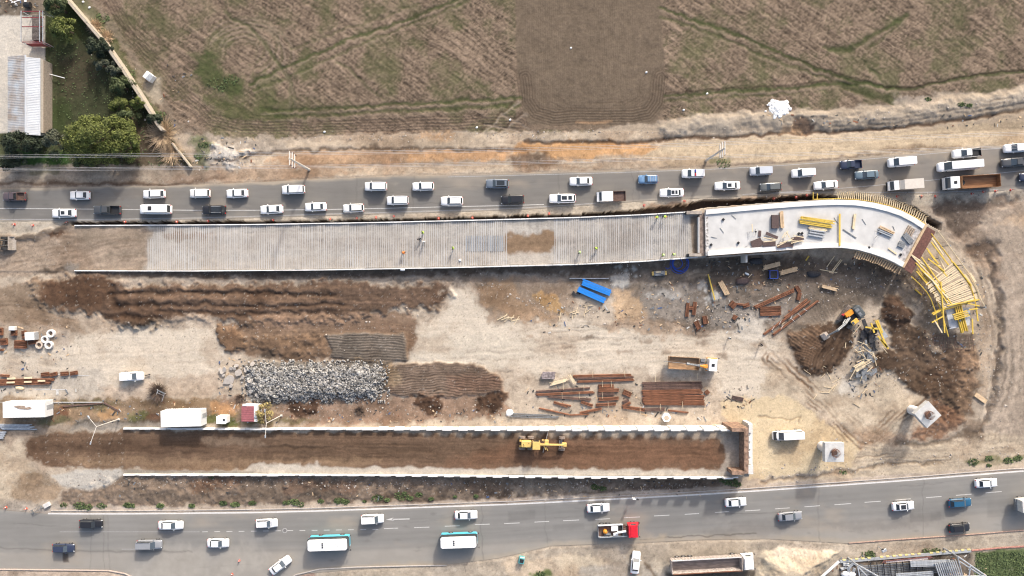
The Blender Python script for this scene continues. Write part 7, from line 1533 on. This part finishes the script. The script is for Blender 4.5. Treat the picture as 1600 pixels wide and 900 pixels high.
for (x0,y0,x1,y1,n) in ((1000,440,1240,520,190),(1100,404,1430,450,120),(830,470,1000,520,50),(1325,490,1375,620,120),(1430,430,1540,560,80),(820,600,1120,655,120),(0,505,120,620,60),(80,625,420,660,70),(340,560,400,620,40),(430,640,800,660,60),(1130,600,1180,640,30),(120,748,1140,782,90),(1300,866,1540,900,80),(300,215,400,262,50),(0,0,70,20,14),(1160,180,1600,200,60),(250,100,300,200,20)):
    for k in range(n):
        x = rr.uniform(x0,x1); y = rr.uniform(y0,y1); q = g2w(x,y); L = rr.uniform(.12,.7)*(1 if rr.random() > .1 else 1.8); m.box((q.x,q.y,g(x,y)+.05), (L, rr.uniform(.05,.3), .06), rot=rr.random()*3.1, mi=rr.choice((0,1,1,2,3,3,4,4,1,2,3,4,4,5) if rr.random() < .6 else (1,3,4)))
tag(m.build('litter', LT), 'scraps of timber, metal and plastic littering the site', 'litter', kind='stuff')
# weeds and grass
m = MB(); GR = mat('weed_leaves', (.075,.105,.038), .8, var=.3, island=.4)
def tuft(x, y, r_, n, h=.25):
    for k in range(n):
        a = rr.random()*6.28; d = r_*rr.random()**.5; px_, py_ = x+d*math.cos(a), y+d*math.sin(a)*.6; q = g2w(px_,py_); z = g(px_,py_); w_ = rr.uniform(.06,.16); an = rr.random()*6.28; hh = h*rr.uniform(.4,1.2)
        dx, dy = w_*math.cos(an), w_*math.sin(an)
        m.add([(q.x-dx,q.y-dy,z+hh*.3),(q.x+dy*1.3,q.y-dx*1.3,z+hh*.6),(q.x+dx,q.y+dy,z+hh),(q.x-dy*1.3,q.y+dx*1.3,z+hh*.7)], [(0,1,2,3)])
for x, y, r_, n in [(125,790,10,120),(138,792,8,90),(100,789,6,50),(160,790,8,60),(200,789,7,120),(207,790,5,60),(251,790,6,120),(300,790,5,120),(349,786,6,130),(368,788,7,140),(395,786,6,80),(448,785,6,80),(460,784,8,100),(501,783,5,110),(530,782,8,140),(540,784,6,80),(470,788,6,50),(590,778,9,110),(605,781,4,100),(628,775,12,130),(641,778,5,110),(655,773,6,60),(674,779,4,100),(711,776,3,90),(744,775,4,90),(570,783,3,50),(930,761,7,90),(942,763,6,70),(1140,752,12,160),(1150,756,8,80),(1130,748,9,80),(1520,722,9,70),(1545,716,7,60),(1575,720,8,80),(1590,716,8,80),(1545,727,4,50),(1318,738,6,25),(1130,256,12,50),(1355,868,12,40),(1360,866,9,90),(1448,862,9,80),(1462,860,7,60),(845,897,8,90),(1500,164,6,60),(1512,166,5,50),(1450,155,5,40),(318,226,8,60),(310,245,7,50),(250,180,10,80),(200,115,12,100),(186,100,8,60),(160,28,12,80),(228,165,9,70),(238,178,10,60),(340,130,16,50),(362,125,14,60),(350,138,10,40),(330,745,6,20)]:
    tuft(x, y, r_, n)
for k in range(2600):
    x = rr.uniform(1524,1640); y = rr.uniform(862,930)
    tuft(x, y, 2, 1, .2)
for k in range(1500):
    x = rr.uniform(72,262); y = rr.uniform(0,262)
    if x < 108+(y)*.76-8: tuft(x, y, 3, 1, .2)
tag(m.build('weeds', GR), 'green weeds and grass tufts on verges and garden', 'weeds', kind='stuff')
# ------------------------------------------------------------------ trees and bushes
BK = mat('bark', (.14,.10,.07), .9, var=.3)
def leafmat(nm, c, iv=.45): return mat(nm, c, .75, var=.25, scale=1.2, island=iv)
LM = {'dark': leafmat('dark_conifer_leaves', (.035,.048,.026)), 'mid': leafmat('mid_green_leaves', (.07,.09,.035)), 'bright': leafmat('bright_pine_leaves', (.115,.135,.032)), 'grey': leafmat('grey_green_leaves', (.085,.095,.062)), 'tan': leafmat('dry_tan_twigs', (.46,.34,.22), .3), 'yel': leafmat('yellow_autumn_leaves', (.34,.27,.11), .4)}
def tree(name, label, cat, px, py, w_, h_, Hh, lm, n, seed, loft=.45, clumps=26):
    r_ = random.Random(seed); c = P(px, py, Hh*.7); t = thing(name, label, cat, (c.x, c.y, g(px, py)), 0); A, B = w_/PPM/2, h_/PPM/2
    m = MB(); m.tube((0,0,-.2),(0,0,Hh*.55),.09*Hh**.7,.04*Hh**.7,8); cl = []
    for k in range(clumps):
        a = r_.random()*6.28; d = r_.random()**.55; x = A*.82*d*math.cos(a); y = B*.82*d*math.sin(a); z = Hh*(loft+(1-loft)*.8*(1-d*d)*r_.uniform(.6,1.05)); q_ = r_.random(); cl.append((x*(1.12 if q_ > .85 else 1),y*(1.12 if q_ > .85 else 1),z,(r_.uniform(.12,.34) if q_ < .85 else r_.uniform(.08,.16))*min(A,B)+.22))
        if k % 2 == 0: m.tube((0,0,Hh*.3),(x*.9,y*.9,z*.95),.06,.025,5)
    m.build('trunk', BK, t); m = MB(); per = n//clumps
    for x, y, z, rd in cl:
        for k in range(per):
            v = Vector((r_.gauss(0,1),r_.gauss(0,1),r_.gauss(0,1))).normalized()*rd*r_.uniform(.55,1.05); v.z *= .75; s_ = r_.uniform(.09,.20)
            nrm = (v.normalized()*.8+Vector((r_.gauss(0,.5),r_.gauss(0,.5),r_.gauss(0,.5)+.3))).normalized(); u = nrm.orthogonal().normalized(); u = Matrix.Rotation(r_.random()*6.28, 3, nrm) @ u; w2_ = nrm.cross(u); p = Vector((x,y,z))+v
            m.add([p-u*s_*1.4, p-w2_*s_*.6, p+u*s_*1.4, p+w2_*s_*.6], [(0,1,2,3)])
    m.build('crown', LM[lm], t); return t
tree('pine_tree','largest round green pine at the bottom of the garden','tree',142,212,132,78,9,'bright',19000,1,.35,60)
tree('pine_tree','yellow green lower lobe pine hanging over the verge','tree',172,232,76,44,6,'bright',6000,2,.35,26)
tree('cypress_tree','dark green tree over the lower end of the tin roof','tree',22,222,64,44,7,'dark',8000,3,.35,34)
tree('cypress_tree','grey green tree squeezed between the dark tree and the big pine','tree',80,222,42,46,6.5,'grey',5000,4,.35,22)
tree('olive_tree','dark spiky tree against the upper part of the garden wall','tree',148,70,44,30,5,'dark',5000,5,.35,24)
tree('olive_tree','flat grey green tree below the dark spiky one','tree',160,101,44,18,4,'grey',3200,6,.4,16)
tree('olive_tree','small brownish grey shrub tree at the wall right of the flat one','tree',182,112,26,16,3.5,'grey',1800,7,.4,10)
tree('garden_tree','soft pale green tree in the middle of the wall row','tree',184,132,38,34,5,'mid',4200,8,.35,20)
tree('pine_tree','yellow green pine with a pale broken branch','tree',182,162,34,30,4.5,'bright',3400,9,.35,16)
tree('pine_tree','yellow green pine touching the garden wall','tree',212,158,26,20,4.5,'bright',2600,10,.35,12)
tree('garden_tree','dim green tree in the shade below the two small pines','tree',195,180,40,22,4,'mid',3000,11,.35,14)
tree('cypress_tree','dark grey tree at the lower end of the garden wall','tree',238,186,26,20,4,'dark',2400,12,.35,12)
tree('pine_tree','yellow green tree right of the red canopy frame','tree',92,40,46,38,6,'bright',5200,13,.35,24)
tree('pine_tree','green tree at the very top left of the garden','tree',82,6,44,30,6,'mid',4600,14,.35,20)
tree('cypress_tree','dark bushy tree along the power line at the left edge','tree',10,252,50,26,4,'dark',3000,15,.35,14)
tree('garden_tree','green tree under the power line below the large pine','tree',128,248,60,22,4,'mid',3400,16,.35,16)
def brush(name, label, px, py, w_, n, seed, lm='tan', ang=None):
    r_ = random.Random(seed); c = g2w(px, py); t = thing(name, label, 'bush', (c.x, c.y, g(px, py))); m = MB(); A = w_/PPM/2
    for k in range(n):
        a = r_.random()*6.28; e = r_.uniform(.15,1.1); L = A*r_.uniform(.5,1.1); p = Vector((r_.gauss(0,.15*A),r_.gauss(0,.15*A),0)); m.tube(p, p+Vector((L*math.cos(a)*math.cos(e*.8),L*math.sin(a)*math.cos(e*.8),L*math.sin(e)*.7)), .045, .015, 3, cap=False)
    m.build('twigs', LM[lm], t)
brush('dry_bush','tan dry bush sprawling over the upper garden wall',150,42,26,380,1); brush('dry_bush','tan dry bush right below the first one on the wall',168,58,24,300,2)
brush('dry_bush','large tan dry bush at the lower end of the garden wall',255,212,52,700,3); brush('dry_bush','tan dry bush under the power lines right of the pines',268,240,44,320,4)
brush('dead_bush','dark brown dead bush around the white scaffold frame',248,612,34,420,5,'tan'); brush('dead_bush','small dark dead bush below the stone heap end',376,622,16,160,6,'tan'); brush('dead_bush','grey dead bush in the brown strip right of the hut',562,642,18,240,7,'tan')
bm2 = mat('dead_brown_twigs', (.12,.085,.065), .9, island=.3)
for o in bpy.data.objects:
    if o.name.startswith('twigs') and o.parent and o.parent.name.startswith('dead_bush'): o.data.materials[0] = bm2
tree('autumn_tree','small yellowing tree beside the red roofed guard hut','tree',408,648,32,36,3.5,'yel',1500,20,.3,14)
# ------------------------------------------------------------------ people
def person_mesh(name, pose, cols):
    """one continuous skinned figure; facing +x"""
    J = dict(pel=(0,0,.95), che=(.0,0,1.28), nec=(.0,0,1.5), hed=(.02,0,1.62), top=(.02,0,1.76))
    if pose == 'bend': J.update(che=(.28,0,1.15), nec=(.45,0,1.25), hed=(.56,0,1.28), top=(.68,0,1.30))
    v = [J['pel'],J['che'],J['nec'],J['hed'],J['top']]; r = [.15,.17,.06,.095,.085]; e = [(0,1),(1,2),(2,3),(3,4)]
    for s in (-1,1):
        b = len(v); st = .12 if pose == 'walk' else 0
        v += [(.0,s*.10,.88),(.04+s*st,s*.12,.5),(-.02+s*st*1.6,s*.13,.09),(.16+s*st*1.6,s*.14,.04)]; r += [.10,.07,.05,.045]; e += [(0,b),(b,b+1),(b+1,b+2),(b+2,b+3)]
        b = len(v); c = J['che']
        sh = (c[0]+.03,s*.20,c[2]+.14); el = (sh[0]+(.12 if pose != 'bend' else .16),s*.30,sh[2]-.28); ha = (el[0]+.22,s*.24,el[2]-(.12 if pose != 'bend' else .24))
        v += [sh,el,ha]; r += [.07,.05,.035]; e += [(1,b),(b,b+1),(b+1,b+2)]
        for q in range(3): v.append((ha[0]+.10,ha[1]+(q-1)*.03,ha[2]-.04)); r.append(.012); e.append((b+2,len(v)-1))
        v.append((ha[0]+.04,ha[1]-s*.06,ha[2])); r.append(.012); e.append((b+2,len(v)-1))
    me = bpy.data.meshes.new(name); me.from_pydata(v,e,[]); o = bpy.data.objects.new(name, me); COL.objects.link(o)
    sk = o.modifiers.new('s','SKIN'); sk.use_smooth_shade = True
    for k, q in enumerate(r): me.skin_vertices[0].data[k].radius = (q,q)
    me.skin_vertices[0].data[0].use_root = True; o.modifiers.new('u','SUBSURF').levels = 1
    dg = bpy.context.evaluated_depsgraph_get(); m2 = bpy.data.meshes.new_from_object(o.evaluated_get(dg)); bpy.data.objects.remove(o); m2.name = name
    return m2
SKN = mat('skin', (.42,.26,.18), .6); DC = mat('dark_clothes', (.03,.03,.035), .9); WC = mat('white_clothes', (.6,.6,.58), .9); HV = mat('hi_vis_yellow_green', (.42,.58,.10), .7, var=.05); HO = mat('hi_vis_orange', (.75,.22,.05), .7); JN = mat('dark_blue_jeans', (.04,.055,.09), .9)
def person(px, py, z, ang, pose, top, legs, vest, hat, label, gp=None):
    m2 = person_mesh('person', pose, None); o = bpy.data.objects.new('person', m2); COL.objects.link(o)
    for mm in (top, legs, SKN): m2.materials.append(mm)
    bent = pose == 'bend'; mi = []
    for p in m2.polygons:
        c = p.center; head = (c.z > 1.5 and not bent) or (bent and c.x > .47 and c.z > 1.15); hand = abs(c.y) > .17 and c.x > .3 and c.z < 1.2 and c.z > .6
        mi.append(2 if head or hand else (1 if c.z < .93 else 0))
    m2.polygons.foreach_set('material_index', mi)
    o.location = (*P(px, py, z+1.3).xy, z); o.rotation_euler = (0,0,R(ang)); tag(o, label, 'person', gp)
    hx, hz = (.60,1.34) if bent else (.02,1.70)
    MB().tube((hx,0,hz),(hx,0,hz+.10),.125,.07,12).build('hair' if hat is None else 'helmet', M['black'] if hat is None else hat, o)
    if vest:
        m = MB(); cx = .30 if bent else .0; cz = 1.20 if bent else 1.28
        m.box((cx,0,cz),(.46,.50,.38) if bent else (.42,.50,.50), bev=.08); m.build('vest', vest, o)
    return o
hU = lambda x: float(ur_h(x))-.1
person(660.5,363,hU(660),180,'stand',DC,DC,HV,None,'worker in a yellow green vest standing above the dark clothed worker on the ramp')
person(657,372.5,hU(657),200,'bend',DC,DC,None,None,'worker in dark clothes bending over the ramp strips')
person(661.5,378,hU(661),90,'stand',WC,WC,None,M['white'],'worker in white clothes right beside the dark clothed worker')
person(708,387.5,hU(708),180,'stand',DC,JN,HV,None,'worker in a yellow green vest alone in the middle of the ramp')
person(628,394.5,hU(628),0,'bend',HO,JN,HO,None,'worker in an orange top crouching over the ramp strips')
person(906,394,hU(906),180,'stand',DC,JN,HV,M['white'],'worker with bright vest at the lower middle of the right strips')
person(934,387,hU(934),200,'bend',DC,DC,HV,None,'worker in dark green clothes in the middle of the right strips')
person(1029,338.5,hU(1029),200,'bend',DC,JN,HV,M['orange'],'left one of two green vested workers at the upper ramp wall')
person(1037,337.5,hU(1037),-20,'bend',DC,JN,HV,M['orange'],'right one of two green vested workers at the upper ramp wall')
person(1036.5,398.5,hU(1036),180,'stand',DC,JN,HV,M['white'],'left one of two green vested workers at the lower ramp wall')
person(1053.5,397.5,hU(1053),90,'stand',DC,JN,HV,M['white'],'right one of two green vested workers at the lower ramp wall')
person(1141,528.5,g(1141,528),200,'walk',WC,DC,None,None,'person in white and black walking across the pale haul road')
person(1190.5,539,g(1190,539),200,'walk',DC,DC,None,None,'person all in black walking on the haul road right of the other walker')
heap('sack', 'white sack on the ramp fill right of the lone vested worker', 'sack', 719.5, 407, .6, .5, .3, 0, M['white'])
heap('sack', 'large white sack at the foot of the upper ramp wall', 'sack', 630.5, 421.5, 1.0, .6, .5, 0, M['white'], z=ur_h(630))
heap('sack', 'white box beside a blue scrap below the upper ramp wall', 'sack', 876, 414, .9, .5, .4, 0, M['white'], z=ur_h(876)*.7)
for x, y in ((507,206),(745,199),(797,187),(1105,146),(1068,172),(1196,174),(1010,113),(892,75),(130,3),(140,12)):
    heap('white_stone', 'small white stone lying on the field edge', 'stone', x, y, .5, .4, .2, 30, M['white'])['group'] = 'white stones on the field'

for o in bpy.data.objects:
    if o.parent is None and o.get('label') and not o.get('kind'): o['kind'] = 'thing'
